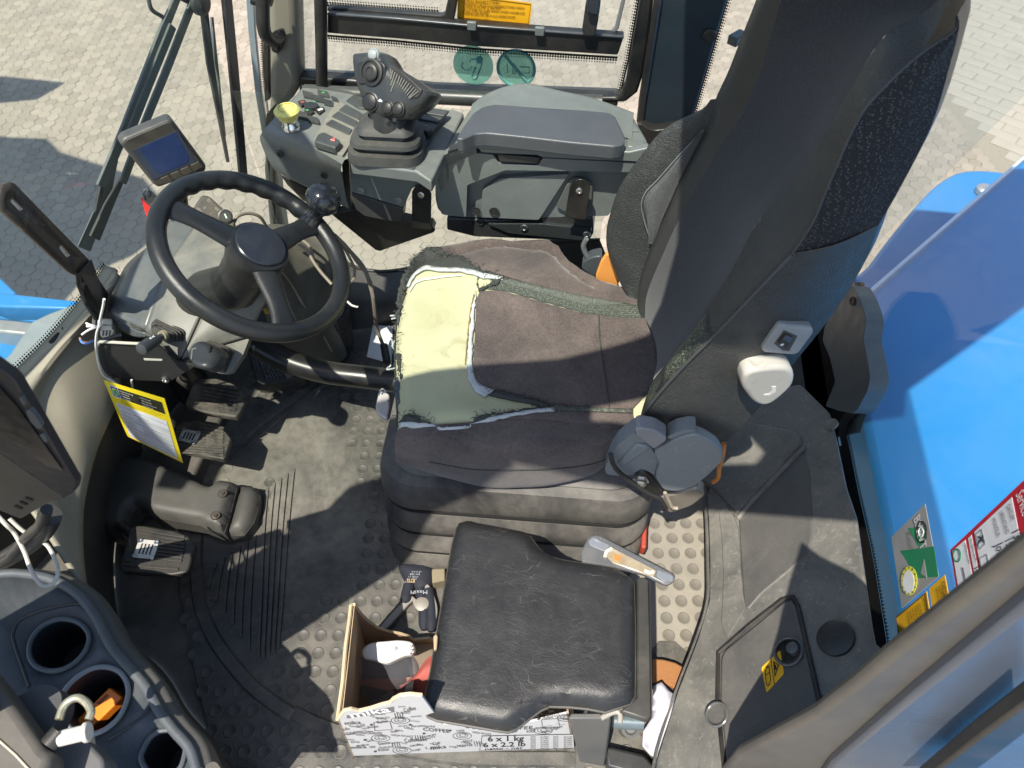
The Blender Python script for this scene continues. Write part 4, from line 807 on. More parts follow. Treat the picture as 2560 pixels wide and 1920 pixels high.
slab('selector_mark', [Z(E_(*p), .5756) for p in ((1225, 1280), (1232, 1212), (1262, 1205), (1262, 1214), (1240, 1219), (1234, 1282))], (0, 0, -.0006), mat('mark_grey', (.12, .12, .12), .5), lev, bev=0)
tube('selector_tear', [Z(E_(*p), .576) for p in ((1340, 1195), (1352, 1210), (1345, 1225), (1352, 1235))], .003, ink, lev)
# thick black tube running from the column to the seat
ht = link('heater_duct', mesh(*tubeg(catmull([Z(F_(*p), z) for p, z in (((-40, 1090), .36), ((120, 1190), .33), ((330, 1300), .3), ((560, 1365), .28), ((800, 1395), .27), ((1010, 1420), .27), ((1150, 1430), .27))], 40), .03, 20)), mat('duct_black', (.010, .010, .010), .3, dust=.22, dcol=(.16, .14, .11), topdust=.5), None)
tag(ht, 'thick curved black tube from the column to the seat front', 'tube')
# dash behind the wheel
ds = thing('lower_dash', 'dusty dark lower dashboard behind the steering wheel', 'dashboard', (-.85, 1.25, .1))
d0 = EZ((1500, 560, .5), (1600, 480, .5), (1700, 420, .5), (1850, 420, .48), (2000, 450, .46), (2120, 520, .44), (2180, 640, .4))
d1 = EZ((1650, 850, .5), (1780, 720, .5), (1850, 600, .47), (1950, 560, .45), (2060, 600, .42), (2120, 700, .38), (2150, 800, .34))
d2 = EZ((1700, 980, .4), (1820, 940, .38), (1900, 930, .36), (1980, 920, .34), (2060, 900, .32), (2110, 880, .3), (2140, 860, .28))
d3 = [p+V((0, -.02, -.25)) for p in d2]
loft('dash_shell', [[p+V((0, .06, -.1)) for p in d0], d0, d1, d2, d3], mat('dash_plastic', (.07, .067, .055), .5, dust=.6, dcol=(.22, .2, .15), topdust=.2, bump=.2), ds, n=36, m=8)
slab('warning_sticker', [Z(E_(*p), .52) for p in ((1690, 960), (1715, 950), (1735, 990), (1700, 985))], (0, 0, -.001), yellow, ds, bev=0)
bl_ = [Z(E_(*p), .53) for p in ((960, 470), (1000, 420), (1100, 430), (1180, 470), (1150, 560), (1080, 640))]
loft('gauge_lens', [EZ((1090, 450, .56), (1060, 520, .55), (1100, 600, .53)), EZ((1140, 440, .57), (1120, 500, .57), (1150, 560, .56)), EZ((1180, 450, .56), (1180, 500, .56), (1190, 540, .56))], mat('lens_gloss', (.1, .11, .11), .15), ds, n=16, m=6)
# ignition pod
ig = thing('ignition_panel', 'small dusty switch panel with round start button', 'switch panel', Z(E_(1380, 400), .6))
igm = mat('pod_plastic', (.035, .032, .027), .55, dust=.7, dscale=14, dcol=(.19, .16, .11), bump=.2)
igp = EZ((1225, 330, .68), (1300, 222, .70), (1345, 232, .70), (1500, 375, .655), (1515, 420, .64), (1490, 470, .625), (1380, 440, .635))
IGO, IGN = igp[0], (igp[1]-igp[0]).cross(igp[4]-igp[0]).normalized(); IGN = IGN if IGN.z > 0 else -IGN
igp = [PL(E_(*p), IGO, IGN) for p in ((1225, 330), (1300, 222), (1345, 232), (1500, 375), (1515, 420), (1490, 470), (1380, 440))]
slab('pod_body', rp(igp, .008), IGN*-.04, igm, ig, bev=.005, seg=3)
lathe('button_ring', [(.016, 0), (.016, .003), (.0125, .004), (.012, .002), (0, .002)], PL(E_(1450, 363), IGO+IGN*.001, IGN), IGN, black, ig, n=24)
slab('button_lamp', [PL(E_(*p), IGO+IGN*.0035, IGN) for p in ((1440, 348), (1448, 344), (1462, 372), (1454, 377))], IGN*-.001, mat('lamp_green', (.5, .75, .55), .4), ig, bev=0)
for p, s_ in (((1268, 335), '[]'), ((1305, 310), '0'), ((1330, 260), 'D'), ((1350, 350), '/'), ((1375, 315), '99')):
    text(s_, PL(E_(*p), IGO+IGN*.0005, IGN), igp[3]-igp[1], igp[1]-igp[0], .007, mat('faded_print', (.3, .28, .23), .6), ig)
slab('key_slot', [PL(E_(*p), IGO+IGN*.001, IGN) for p in ((1240, 340), (1275, 300), (1310, 335), (1275, 375))], IGN*-.002, mat('slot_rim', (.13, .12, .1), .5), ig, bev=.001)
tube('cable', [Z(E_(*p), z) for p, z in (((1505, 400), .62), ((1530, 360), .63), ((1600, 342), .62), ((1670, 365), .6), ((1715, 430), .56), ((1745, 465), .53))], .004, mat('grey_cable', (.2, .18, .14), .6), ig, smoothpts=24)
# monitor
mo = thing('display_monitor', 'grey framed display monitor with dark blue screen beside the wheel', 'monitor', Z(A(1100, 1200), .5))
mc = [Z(A(770, 935), .80), Z(A(1100, 768), .82), Z(A(1332, 1085), .70), Z(A(1005, 1200), .68)]
MN = (mc[1]-mc[0]).cross(mc[3]-mc[0]).normalized(); MN = MN if MN.dot(CAM-mc[0]) > 0 else -MN
def MP(p, h=0): return PL(A(*p), mc[0]+MN*h, MN)
monm = mat('monitor_plastic', (.04, .04, .038), .4, dust=.7, dscale=10, dcol=(.17, .14, .09), bump=.1)
slab('housing', rp([MP(p) for p in ((772, 925), (800, 890), (1085, 770), (1112, 775), (1330, 1070), (1325, 1105), (1020, 1210), (985, 1185))], .006), MN*-.035, mat('monitor_side', (.05, .051, .05), .4, dust=.3), mo, bev=.008, seg=3)
slab('bezel', rp([MP(p, .002) for p in ((805, 905), (1090, 782), (1318, 1080), (1015, 1195))], .006), MN*-.003, monm, mo, bev=.001)
slab('screen', [MP(p, .0028) for p in ((850, 968), (1140, 838), (1262, 1040), (985, 1158))], MN*-.001, mat('screen_glass', (.05, .065, .1), .2, spec=.4, dust=.3, dscale=16, dcol=(.12, .12, .12)), mo, bev=0)
slab('display', catmull([MP(p, .0033) for p in ((905, 960), (960, 925), (1120, 860), (1150, 900), (1215, 1020), (1170, 1060), (1060, 1105), (1010, 1115), (955, 1040))], 40, True), MN*-.0005, mat('display_blue', (.03, .055, .15), .25), mo, bev=0)
text('0', MP((1065, 1005), .0034), mc[1]-mc[0], mc[0]-mc[3], .012, mat('faint_digit', (.06, .09, .2), .5), mo)
for k in range(4):
    c0, c1 = V((1030, 1150)).lerp(V((1225, 1062)), k/3), None
    q = [(c0.x, c0.y), (c0.x+52, c0.y-22), (c0.x+85, c0.y+12), (c0.x+35, c0.y+35)]
    slab('key', rp([MP(p, .004) for p in q], .002), MN*-.004, monm, mo, bev=.0008)
link('stand', mesh(*tubeg([MP((1150, 1100), -.03), MP((1160, 1150), -.06), Z(E_(1180, 420), .56)], .014, 12)), black, mo)
kt_ = thing('key_tag', 'red key tag and key hanging beside the monitor', 'key tag', Z(A(930, 1340), .6))
slab('red_tag', rp([Z(A(*p), .64) for p in ((903, 1265), (930, 1275), (965, 1330), (945, 1400))], .003), (.004, 0, -.004), mat('red_plastic', (.7, .02, .015), .4), kt_, bev=.001)
slab('key_head', rp([Z(A(*p), .66) for p in ((900, 1225), (950, 1205), (1010, 1260), (1015, 1300), (965, 1320), (925, 1290))], .006), (0, 0, -.008), black, kt_, bev=.002)
tube('ring', [Z(A(*p), .67) for p in ((915, 1270), (912, 1240), (935, 1215), (948, 1225), (938, 1255))], .0018, steel, kt_, smoothpts=24, n=6)
# slotted mirror bracket
br = thing('slotted_bracket', 'dark worn steel bracket with two slots at the left edge', 'bracket', X(E_(640, 900), -1.0))
brm = mat('worn_dark_steel', (.05, .043, .037), .45, metal=.3, wear=((.22, .17, .12), .6, 18), dust=.3, dcol=(.14, .11, .08))
def bring(outer, holes):
    """flat plate with slot holes, via constrained triangulation"""
    pts = [V(p) for p in outer]; ed = [(i, (i+1) % len(pts)) for i in range(len(pts))]
    for h in holes:
        k = len(pts); pts += [V(p) for p in h]; ed += [(k+i, k+(i+1) % len(h)) for i in range(len(h))]
    v2, _, f2, *_ = delaunay_2d_cdt(pts, ed, [], 2, 1e-6)
    return [tuple(p) for p in v2], [f for f in f2 if not any(inside(sum((V(v2[i]) for i in f), V((0, 0)))/3, [tuple(q) for q in h]) for h in holes)]
def slot(a, b, w_):
    a, b = V(a), V(b); d = (b-a).normalized(); s = V((-d.y, d.x)); o_ = []
    for c, sg in ((b, 1), (a, -1)): o_ += [c+(d*math.cos(t)+s*math.sin(t))*w_*sg for t in [math.radians(-90+30*k) for k in range(7)]]
    return o_
v2, f2 = bring([(0, 165), (50, 140), (80, 150), (560, 640), (480, 740), (440, 720), (10, 330), (-20, 260)], [slot((72, 262), (122, 312), 18), slot((388, 562), (425, 610), 18)])
BP = lambda p, dx=0: X(E_(*p), -1.0)+V((dx, 0, 0))
me = mesh([BP(p) for p in v2], [tuple(f) for f in f2]); o_ = link('arm', me, brm, br); md = o_.modifiers.new('solid', 'SOLIDIFY'); md.thickness = .008; md.offset = 0
slab('foot', [X(E_(*p), -1.0) for p in ((480, 735), (562, 642), (600, 760))]+[Z(E_(*p), .5) for p in ((670, 860), (640, 1010), (605, 1035))]+[Z(E_(540, 930), .55), X(E_(490, 810), -1.02)], (.008, .004, 0), black, br, bev=.002)
# ------------------------------------------------------------------ right hand control console
NY = 1.34
cn = thing('control_console', 'grey control console with joystick, switches and padded armrest', 'control console', (-.3, 1.42, .5))
def BZ(s, z): return [Z(p, z) for p in pairs(B, s)]
def BY(s, y): return [Y(p, y) for p in pairs(B, s)]
def CY(s, y): return [Y(p, y) for p in pairs(C, s)]
def CZ(s, z): return [Z(p, z) for p in pairs(C, s)]
# left switch pod
pT = BZ('400 566 520 574 680 600 745 625 850 755', .765); pN = BZ('190 792 300 860 430 930 560 1000 655 1055', .79)
pM = BY('132 915 230 985 390 1060 530 1125 668 1190', NY); pL = BY('248 1112 330 1155 460 1220 590 1285 702 1345', NY+.02); pU = [p+V((0, .12, -.01)) for p in pL]
loft('switch_pod_body', [[p+V((0, .01, -.1)) for p in pT], pT, [p+V((0, 0, .001)) for p in pT]], dustyp, cn, n=24, m=3)
loft('switch_pod_top', [pT, pN], dustyp, cn, n=24, m=8, smooth_u=True)
loft('switch_pod_face', [pN, [a.lerp(b, .35)+V((0, -.008, .006)) for a, b in zip(catmull(pN, 20), catmull(pM, 20))], pM, pL, pU], greyp, cn, n=24, m=6)
slab('pod_end_cap', [pT[0]+V((0, .01, -.1)), pT[0], pN[0], pM[0], pL[0], pU[0]], (.004, 0, 0), greyp, cn, bev=.0)
for p in pairs(B, '258 990 540 1128'): screw(Y(p, NY-.012), (0, -1, .1), .009, cn, mat('screw_dark', (.03, .033, .034), .35))
for p in pairs(B, '778 1225 1020 1288'): screw(Y(p, NY-.0145), (0, -1, .1), .009, cn, mat('screw_grey', (.2, .21, .2), .35))
# top plane of the pod
c0_, c1_, c2_ = Z(B(400, 566), .766), Z(B(190, 792), .791), Z(B(655, 1055), .791)
PN_ = (c1_-c0_).cross(c2_-c0_).normalized(); PN_ = PN_ if PN_.z > 0 else -PN_
def BT(p, h=0): return PL(B(*p), c0_+PN_*(h+.005), PN_)
swm = mat('switch_blank', (.05, .055, .054), .4, dust=.25, dscale=9, dcol=(.2, .19, .155))
for q in (((680, 668), (798, 735), (765, 765), (635, 705)), ((632, 712), (757, 778), (738, 812), (590, 745)), ((590, 765), (722, 830), (702, 862), (550, 795)), ((730, 610), (795, 625), (830, 700), (760, 690), (680, 645))):
    slab('switch_blank', rp([BT(p, .004) for p in q], .003), PN_*-.009, swm, cn, bev=.0015)
slab('switch_frame', rp([BT(p, .001) for p in ((620, 640), (820, 755), (660, 1000), (470, 905))], .006), PN_*-.010, mat('switch_bed_dust', (.2, .19, .155), .7, nscale=60, namt=.8), cn, bev=.001)
hz_ = slab('hazard_switch', rp([BT(p, .016) for p in ((500, 858), (540, 845), (640, 895), (648, 915), (615, 948), (475, 905))], .006), PN_*-.018, swm, cn, bev=.005, seg=3)
tri = [BT(p, .0165) for p in ((578, 900), (612, 880), (608, 908))]; slab('warning_triangle', tri, PN_*-.0005, mat('hazard_red', (.7, .06, .03), .4), hz_, bev=0)
tube('triangle_line', [a.lerp(sum(tri, V())/3, .25)+PN_*.0004 for a in tri], .0005, whiteink, hz_, closed=True, n=4)
dl = lathe('jog_dial', [(.0165, -.006), (.0165, .003), (.014, .004), (.007, .002), (0, .002)], BT((458, 683), .002), PN_, mat('dial_grey', (.03, .033, .035), .4), cn, n=24)
for q in (((372, 648), (415, 640), (430, 660), (395, 680)), ((480, 700), (535, 685), (545, 705), (510, 730)), ((410, 710), (445, 700), (480, 715), (450, 735))): slab('dial_key', rp([BT(p, .003) for p in q], .002), PN_*-.009, black, cn, bev=.001)
for q, w_, h_ in (((440, 605), 34, 18), ((535, 598), 34, 18), ((505, 630), 34, 18), ((568, 658), 30, 18), ((610, 635), 20, 14), ((400, 735), 36, 20), ((472, 765), 34, 18)):
    slab('key', rp([BT((q[0]+a*w_+b*6, q[1]+b*h_+a*8), .003) for a, b in ((-1, -1), (1, -1), (1, 1), (-1, 1))], .003), PN_*-.009, mat('key_dark', (.03, .033, .034), .5, dust=.4, dcol=(.16, .15, .12)), cn, bev=.001)
grn = mat('key_green', (.05, .45, .15), .5)
for p in ((535, 595), (478, 655), (432, 708)): lathe('key_mark', [(.0035, 0), (.0035, .0006), (.002, .0006), (.002, 0)], BT(p, .0032), PN_, grn, cn, n=10)
slab('key_mark', [BT(p, .0033) for p in ((388, 652), (410, 648), (416, 656), (394, 662))], PN_*-.0005, mat('key_red', (.35, .08, .07), .5), cn, bev=0)
slab('key_mark', [BT(p, .0033) for p in ((498, 702), (528, 694), (534, 703), (505, 712))], PN_*-.0005, whiteink, cn, bev=0)
es = thing('emergency_stop', 'yellow mushroom emergency stop button on the console', 'stop button', BT((333, 825)))
chrome = mat('chrome', (.7, .72, .74), .12, metal=1)
eb = BT((333, 828), -.005); lathe('chrome_collar', [(.0205, 0), (.0205, .012), (.017, .016), (.017, .026), (.014, .027)], eb, (0, 0, 1), chrome, es, n=28)
ym = mat('stop_yellow', (.62, .56, .16), .4, dust=.15)
lathe('mushroom_head', [(.016, .026), (.0215, .028), (.0215, .036), (.0275, .040), (.0285, .046), (.024, .051), (0, .053)], eb, (0, 0, 1), ym, es, n=32)
tube('turn_mark', [eb+V((.017*math.cos(a), .017*math.sin(a), .0522)) for a in [math.radians(t) for t in range(20, 300, 20)]], .0008, mat('stop_mark', (.3, .26, .05), .5), es, n=5)
# middle panel
mT = BZ('850 762 1000 700 1180 690 1345 708 1440 722', .765)
fc = rp(BY('705 1050 1130 1105 1228 1168 1232 1200 1150 1192 1105 1215 1085 1260 1050 1336 712 1236', NY-.012), [.006, .006, .004, 0, .004, .004, 0, .004, .004])
slab('panel_face', fc, (0, .04, 0), greyp, cn, bev=.005, seg=3)
slab('panel_lip', rp(BY('712 1240 1050 1342 1041 1425 950 1421 800 1390 742 1345', NY-.004), .004), (0, .04, 0), mat('panel_lip_grey', (.045, .045, .045), .45), cn, bev=.005)
slab('panel_top', [Z(B(x, y), z) for x, y, z in ((705, 1048, .785), (1130, 1102, .785), (1228, 1166, .78), (1440, 728, .765), (1380, 705, .765), (1180, 688, .765), (900, 705, .765), (850, 765, .77))], (0, 0, -.03), dustyp, cn, bev=.004)
slab('panel_gap', BY('655 1060 700 1045 715 1340 700 1345 668 1190', NY+.012), (0, .02, 0), black, cn, bev=0)
slab('switch_bed', [Z(B(x, y), .7875) for x, y in ((1100, 760), (1190, 685), (1345, 712), (1250, 830), (1120, 1090), (1060, 1080))], (0, 0, -.004), mat('bed_dark', (.03, .036, .04), .4, dust=.3, dcol=(.15, .15, .13)), cn, bev=.001)
for q in (((1195, 690), (1338, 715), (1312, 745), (1165, 720)), ((1155, 728), (1305, 752), (1275, 782), (1135, 758))): slab('switch_blank', rp([Z(B(*p), .7925) for p in q], .003), (0, 0, -.005), swm, cn, bev=.0015)
rk_ = slab('wash_switch', rp([Z(B(*p), .802) for p in ((1110, 790), (1150, 782), (1235, 815), (1240, 835), (1215, 855), (1100, 810))], .006), (0, 0, -.016), black, cn, bev=.005)
text('o', Z(B(1192, 812), .8025), (1, .2, 0), (-.2, 1, 0), .006, mat('symbol_grey', (.35, .36, .36), .5), rk_)
# boot under the joystick
jc = Z(B(945, 965), .79)
def rr3(c, hx, hy_, r, z): return [V((p.x, p.y, z)) for p in rr_outline(c.x, c.y, hx, hy_, r, math.radians(3), 6)]
btm = mat('boot_rubber', (.03, .032, .032), .5, dust=.45, dscale=8, dcol=(.16, .15, .12), topdust=.4, bump=.1)
bvs = []; no = 28
jt = Z(B(955, 800), .845)
bprof = [(.088, .060, .0), (.086, .058, .02), (.06, .04, .022), (.058, .038, .03), (.082, .054, .034), (.080, .052, .042), (.054, .036, .046), (.052, .034, .054), (.068, .045, .058), (.060, .040, .068), (.045, .034, .074), (.040, .032, .088)]
for hx, hy_, h in bprof:
    c = jc.lerp(jt, h/.088); bvs += [V((p.x, p.y, .786+h)) for p in rr_outline(c.x, c.y, hx*.93, hy_*.93, min(hx, hy_)*.55, math.radians(3), 6)]
link('joystick_boot', fixn(mesh(bvs, [(i*no+k, i*no+(k+1) % no, (i+1)*no+(k+1) % no, (i+1)*no+k) for i in range(len(bprof)-1) for k in range(no)])), btm, cn)
# joystick
js = thing('joystick', 'black multi button joystick grip on the console', 'joystick', V((jt.x, jt.y, .85)))
jm = mat('joystick_black', (.022, .025, .026), .3, bump=.12, dust=.22, dcol=(.2, .2, .18), topdust=.5)
JN = V((-.25, -.80, .55)).normalized(); JO = jt+JN*.036+V((0, 0, .02))
def JP(p, h=0): return PL(B(*p), JO+JN*h, JN)
lathe('neck', [(.042, -.03), (.043, -.012), (.039, 0), (.036, .014), (.034, .022)], V((jt.x, jt.y, .868)), (-.05, 0, 1), jm, js, n=28)
bo_ = ((715, 350), (735, 337), (885, 330), (925, 372), (960, 425), (1075, 497), (1180, 570), (1218, 590), (1220, 622), (1168, 690), (1100, 735), (1062, 768), (940, 770), (862, 745), (805, 690), (765, 600), (742, 535), (722, 450))
ol = catmull([JP(p) for p in bo_], 72, True); ce = JP((930, 560)); vs = []
for s_, h_ in ((.80, -.075), (.95, -.06), (1.0, -.035), (1.0, -.014), (.975, -.004), (.92, .003), (.80, .008), (.5, .011)): vs += [ce+(p-ce)*s_+JN*h_ for p in ol]
fs = [(i*72+k, i*72+(k+1) % 72, (i+1)*72+(k+1) % 72, (i+1)*72+k) for i in range(7) for k in range(72)]+[tuple(range(71, -1, -1)), tuple(range(7*72, 8*72))]
link('grip', fixn(mesh(vs, fs)), jm, js)
slab('thumb_panel', rp([JP(p, .012) for p in ((745, 400), (900, 385), (938, 420), (935, 500), (900, 540), (760, 545))], .008), JN*-.008, mat('thumb_panel_black', (.018, .02, .022), .35), js, bev=.003)
tw = lathe('thumb_wheel', [(.0255, 0), (.0255, .002), (.0215, .003), (.021, -.002), (.0165, -.002), (.0165, .006), (.014, .008), (.009, .008), (.007, .006), (0, .006)], JP((845, 465), .014), JN, black, js, n=32)
def jbtn(name, p, r, m_, h=.011): 
    return lathe(name, [(r*1.3, -.006), (r*1.3, .001), (r*1.12, .0022), (r*1.05, .001), (r, .001), (r, .004), (r*.75, .006), (0, .0063)], JP(p, h), JN, m_, js, n=24)
jbtn('button', (838, 655), .0150, black, .010); jbtn('button', (950, 695), .0110, black, .011); jbtn('button', (1018, 700), .0110, black, .011)
jbtn('white_button', (858, 352), .0095, mat('button_white', (.28, .31, .31), .4), .006)
slab('arrow_mark', [JP(p, .0112) for p in ((885, 650), (900, 635), (915, 648), (912, 656))], JN*-.0005, whiteink, js, bev=0)
gp = [JP(p, .010) for p in ((965, 425), (1030, 450), (1100, 510), (1175, 580), (1140, 635), (1060, 625), (985, 600), (970, 520))]
slab('grip_inlay', rp(gp, .006), JN*-.006, black, js, bev=.002)
ribm = mat('grip_rib', (.11, .115, .11), .5, dust=.4)
for k in range(13):
    t = k/12; a = V((968, 440)).lerp(V((1150, 585)), t); b = V((975, 520)).lerp(V((1075, 625)), t) if t > .0 else V((972, 470))
    b = V((972, 480)).lerp(V((1090, 632)), min(1, t*1.05)); 
    if k < 4: b = V((970, 470+k*40))
    tube('rib', [JP(a.lerp(b, u), .0115) for u in (0, .5, 1)], .0017, ribm, js, n=6)
for p in ((945, 775), (995, 768)): lathe('screw_hole', [(.005, 0), (.005, .001), (0, .001)], JP(p, -.0), JN, ink, js, n=12)
# armrest box
arm = mat('armrest_pad_vinyl', (.06, .066, .074), .36, bump=.25, bscale=900, dust=.12, dcol=(.2, .2, .19), spec=.6)
slab('box_back_panel', rp(CY('235 1110 500 985 1560 1050 1510 1100 1340 1388 900 1400 430 1398 270 1380 232 1300', NY+.03), .006), (0, .1, 0), greyp, cn, bev=.004)
slab('box_face', rp(CY('226 1100 490 985 600 996 634 1052 886 1068 916 1018 1562 1050 1502 1108 676 1095 432 1190 425 1396 300 1386 245 1350 228 1280', NY), [.004, .004, .004, .006, .006, .004, .004, .004, .006, .006, .006, .01, .01, .01]), (0, .035, 0), greyp, cn, bev=.005, seg=3)
slab('box_recess', rp(CY('530 1225 640 1150 1085 1120 892 1415 520 1398', NY+.014), .006), (0, .02, 0), greyp, cn, bev=.006, seg=3)
slab('handle_pocket', rp(CY('622 994 905 1016 882 1052 645 1043', NY-.004), .004), (0, .03, 0), darkp, cn, bev=.002)
for p in pairs(C, '488 1360 606 1362'): lathe('pocket_hole', [(.0125, 0), (.0125, .001), (.011, .001), (.010, -.004), (0, -.004)], Y(p, NY+.01), (0, -1, 0), darkp, cn, n=20)
lidside = CY('490 932 1000 958 1400 972 1470 978 1596 950 1592 1000 1560 1046 916 1015 880 1000 620 990 520 983', NY-.004)
slab('lid_edge', lidside, (0, .02, 0), greyp, cn, bev=.003)
slab('lid_top', rp([Z(C(*p), .792) for p in ((492, 932), (1000, 957), (1400, 972), (1592, 985), (1590, 900), (1500, 745), (1330, 690), (1100, 640), (960, 600), (830, 562), (720, 575), (620, 610), (500, 670), (380, 880))], .01), (0, 0, -.012), greyp, cn, bev=.005)
hump = [[Z(C(*p), z) for p, z in (((470, 690), .79), ((560, 625), .80), ((700, 572), .806), ((830, 558), .81), ((1000, 598), .81), ((1250, 655), .806), ((1500, 745), .79))]]
hump.append([p+V((0, -.03, .012)) for p in hump[0]]); hump.append([p+V((.0, -.1, .004)) for p in hump[0]])
loft('rear_hump', [[p+V((0, .01, -.12)) for p in hump[0]]]+hump, greyp, cn, n=28, m=5)
pad = [Z(C(*p), .832) for p in ((362, 890), (400, 820), (470, 725), (530, 685), (610, 668), (900, 690), (1200, 708), (1345, 722), (1385, 745), (1440, 860), (1452, 900), (1430, 930), (1380, 940), (1100, 915), (800, 880), (560, 855), (480, 860), (400, 895))]
slab('armrest_pad', rp(pad, .006), (0, 0, -.034), arm, cn, bev=.014, seg=5)
slab('lid_rear_rib', [Z(C(*p), .797) for p in ((1390, 745), (1495, 765), (1540, 840), (1440, 830))], (0, 0, -.01), greyp, cn, bev=.003)
slab('lid_rear_rib', [Z(C(*p), .797) for p in ((1455, 890), (1570, 900), (1590, 950), (1460, 940))], (0, 0, -.01), greyp, cn, bev=.003)
sl0 = [Y(C(226, 1100), NY), Z(C(270, 1000), .775), Z(C(330, 900), .772), Z(C(440, 720), .768)]; sl1 = [Y(C(492, 985), NY), Z(C(490, 935), .79), Z(C(385, 885), .79), Z(C(480, 690), .79)]
loft('box_end_slope', [[p+V((0, .01, -.08)) for p in sl0], sl0, sl1], dustyp, cn, n=16, m=5, smooth_u=False, smooth_v=False)
slab('memory_keys', rp([Z(C(*p), .787) for p in ((305, 975), (330, 925), (390, 915), (385, 950))], .003), (0, 0, -.006), darkp, cn, bev=.001)
lathe('air_vent', [(.022, 0), (.022, .004), (.019, .006), (.017, .003), (0, .004)], Z(C(585, 650), .797), (-.2, 0, 1), darkp, cn, n=24)
# arm under the box
slab('support_arm', rp(CY('300 1400 900 1430 1000 1360 1240 1400 1245 1500 1215 1555 480 1525 300 1480', NY+.03), .006), (0, .06, 0), darkp, cn, bev=.005)
slab('support_arm', rp(CY('560 1440 900 1440 1235 1475 1215 1550 700 1500', NY+.02), .006), (0, .03, 0), mat('arm_satin', (.025, .03, .03), .3), cn, bev=.005)
for p in pairs(C, '798 1466 1200 1510'): screw(Y(p, NY+.018), (0, -1, .1), .010, cn)
for p in pairs(C, '448 1425 518 1430'): screw(Y(p, NY+.028), (0, -1, .1), .009, cn, darkp)
wedge = mat('gusset_black', (.008, .009, .009), .3, dust=.1)
slab('gusset_plate', BY('590 1382 800 1390 1080 1400 1255 1480 1245 1496 900 1616 870 1608', NY+.05), (0, .008, 0), wedge, cn, bev=.002)
slab('gusset_flange', BY('600 1376 740 1345 1100 1425 1230 1450 1250 1480 800 1440', NY+.03), (0, .03, 0), wedge, cn, bev=.002)
slab('pod_underside', BY('252 1118 380 1190 450 1235 640 1330 560 1380 400 1290 300 1190', NY+.05), (0, .08, 0), wedge, cn, bev=.004)
for k, (s_, sc_p) in enumerate((('1105 1465 1105 1235 1125 1200 1165 1190 1210 1205 1230 1250 1226 1482', (1163, 1254)),)):
    slab('strap_bracket', rp(BY(s_, NY-.022), [0, 0, .008, .008, .008, 0, 0]), (0, .004, 0), wedge, cn, bev=.001); screw(Y(B(*sc_p), NY-.023), (0, -1, .1), .008, cn)
slab('strap_bracket', rp(CY('1060 1395 1092 1200 1112 1165 1160 1150 1210 1168 1224 1215 1190 1415', NY-.018), [0, 0, .008, .008, .008, 0, 0]), (0, .004, 0), wedge, cn, bev=.001); screw(Y(C(1153, 1228), NY-.02), (0, -1, .1), .008, cn)
slab('strap_back', rp(CY('1000 1335 1080 1170 1130 1140 1240 1180 1225 1400 1100 1380', NY+.02), .01), (0, .01, 0), mat('strap_back_grey', (.09, .1, .095), .45), cn, bev=.002)
# ------------------------------------------------------------------ floor mat
matm = mat('rubber_mat', (.022, .0225, .0225), .45, bump=.25, bscale=350, col2=(.036, .036, .035), nscale=12, dust=1.0, dscale=3.0, dcol=(.215, .2, .165), wear=((.22, .2, .16), .4, 150))
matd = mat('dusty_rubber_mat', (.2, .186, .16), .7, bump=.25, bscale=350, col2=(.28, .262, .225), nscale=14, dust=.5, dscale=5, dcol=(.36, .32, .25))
fm = thing('floor_mat', 'black rubber floor mat with raised studs and ribs, dusty', 'floor mat', (-.3, .7, 0))
mo_ = [Z(p, .006) for p in [Hc(1600, 90), Hc(1560, 160), Hc(1450, 420), Hc(1250, 900), Hc(1180, 1100), Hc(1150, 1500), I(1190, 700), I(1240, 1000), I(1330, 1380), I(1480, 1700), px(640, 2100)]]+[V((.25, .12, .006)), V((.40, .75, .006)), V((.40, 1.3, .006)), V((-.5, 1.42, .006))]
slab('mat_sheet', mo_, (0, 0, -.006), matm, fm, bev=.002)
u_, v_ = cR, V((-math.sin(PS), math.cos(PS), 0))
sv, sf = latheg([(.0154, -.001), (.0151, .0006), (.0142, .0013), (.0130, .0013), (.0125, .0009), (0, .0009)], (0, 0, 0), (0, 0, 1), 14); stud = mesh(sv, sf); stud.materials.append(matm)
for p_ in stud.polygons: p_.use_smooth = True
ribz = [pairs(I, '1310 160 1330 400 1380 640 1470 840 1600 1000 1720 1090 1790 1060 1800 700 1800 0'), pairs(Hc, '1500 640 1590 400 1900 200 2212 100 2212 560 1900 560 1620 860 1660 1100 1900 1200 1720 1646 1310 1546 1310 1200')]
arcz = pairs(I, '1210 140 1215 480 1300 860 1480 1100 1840 1340 1900 1270 1560 1000 1420 800 1330 560 1310 140')
seen_z = [pairs(I, '1130 120 1260 -60 1700 -250 2212 -460 2212 820 2000 1646 1300 1646 1130 700'), pairs(K, '790 0 1180 20 1240 700 1000 1080 640 1646 0 1646 0 1350 850 1300 850 400'), pairs(J, '0 0 660 0 760 560 700 760 440 580 380 1300 480 1646 0 1646'), pairs(J, '440 1600 1900 1520 1900 1646 440 1646'), pairs(F_, '400 1160 1000 1160 1000 1646 60 1646 60 1400 350 1380')]
nst = 0; rest = []
worn_z = [px(690, 1140), px(800, 1100), px(905, 1120), px(895, 1300), px(870, 1500), px(715, 1510), px(690, 1300)]
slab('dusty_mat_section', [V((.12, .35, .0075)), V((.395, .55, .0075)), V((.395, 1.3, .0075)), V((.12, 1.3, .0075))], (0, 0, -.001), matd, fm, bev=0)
stud2 = stud.copy(); stud2.materials.clear(); stud2.materials.append(mat('dusty_stud', (.13, .12, .1), .65, dust=.4, dcol=(.28, .25, .2)))
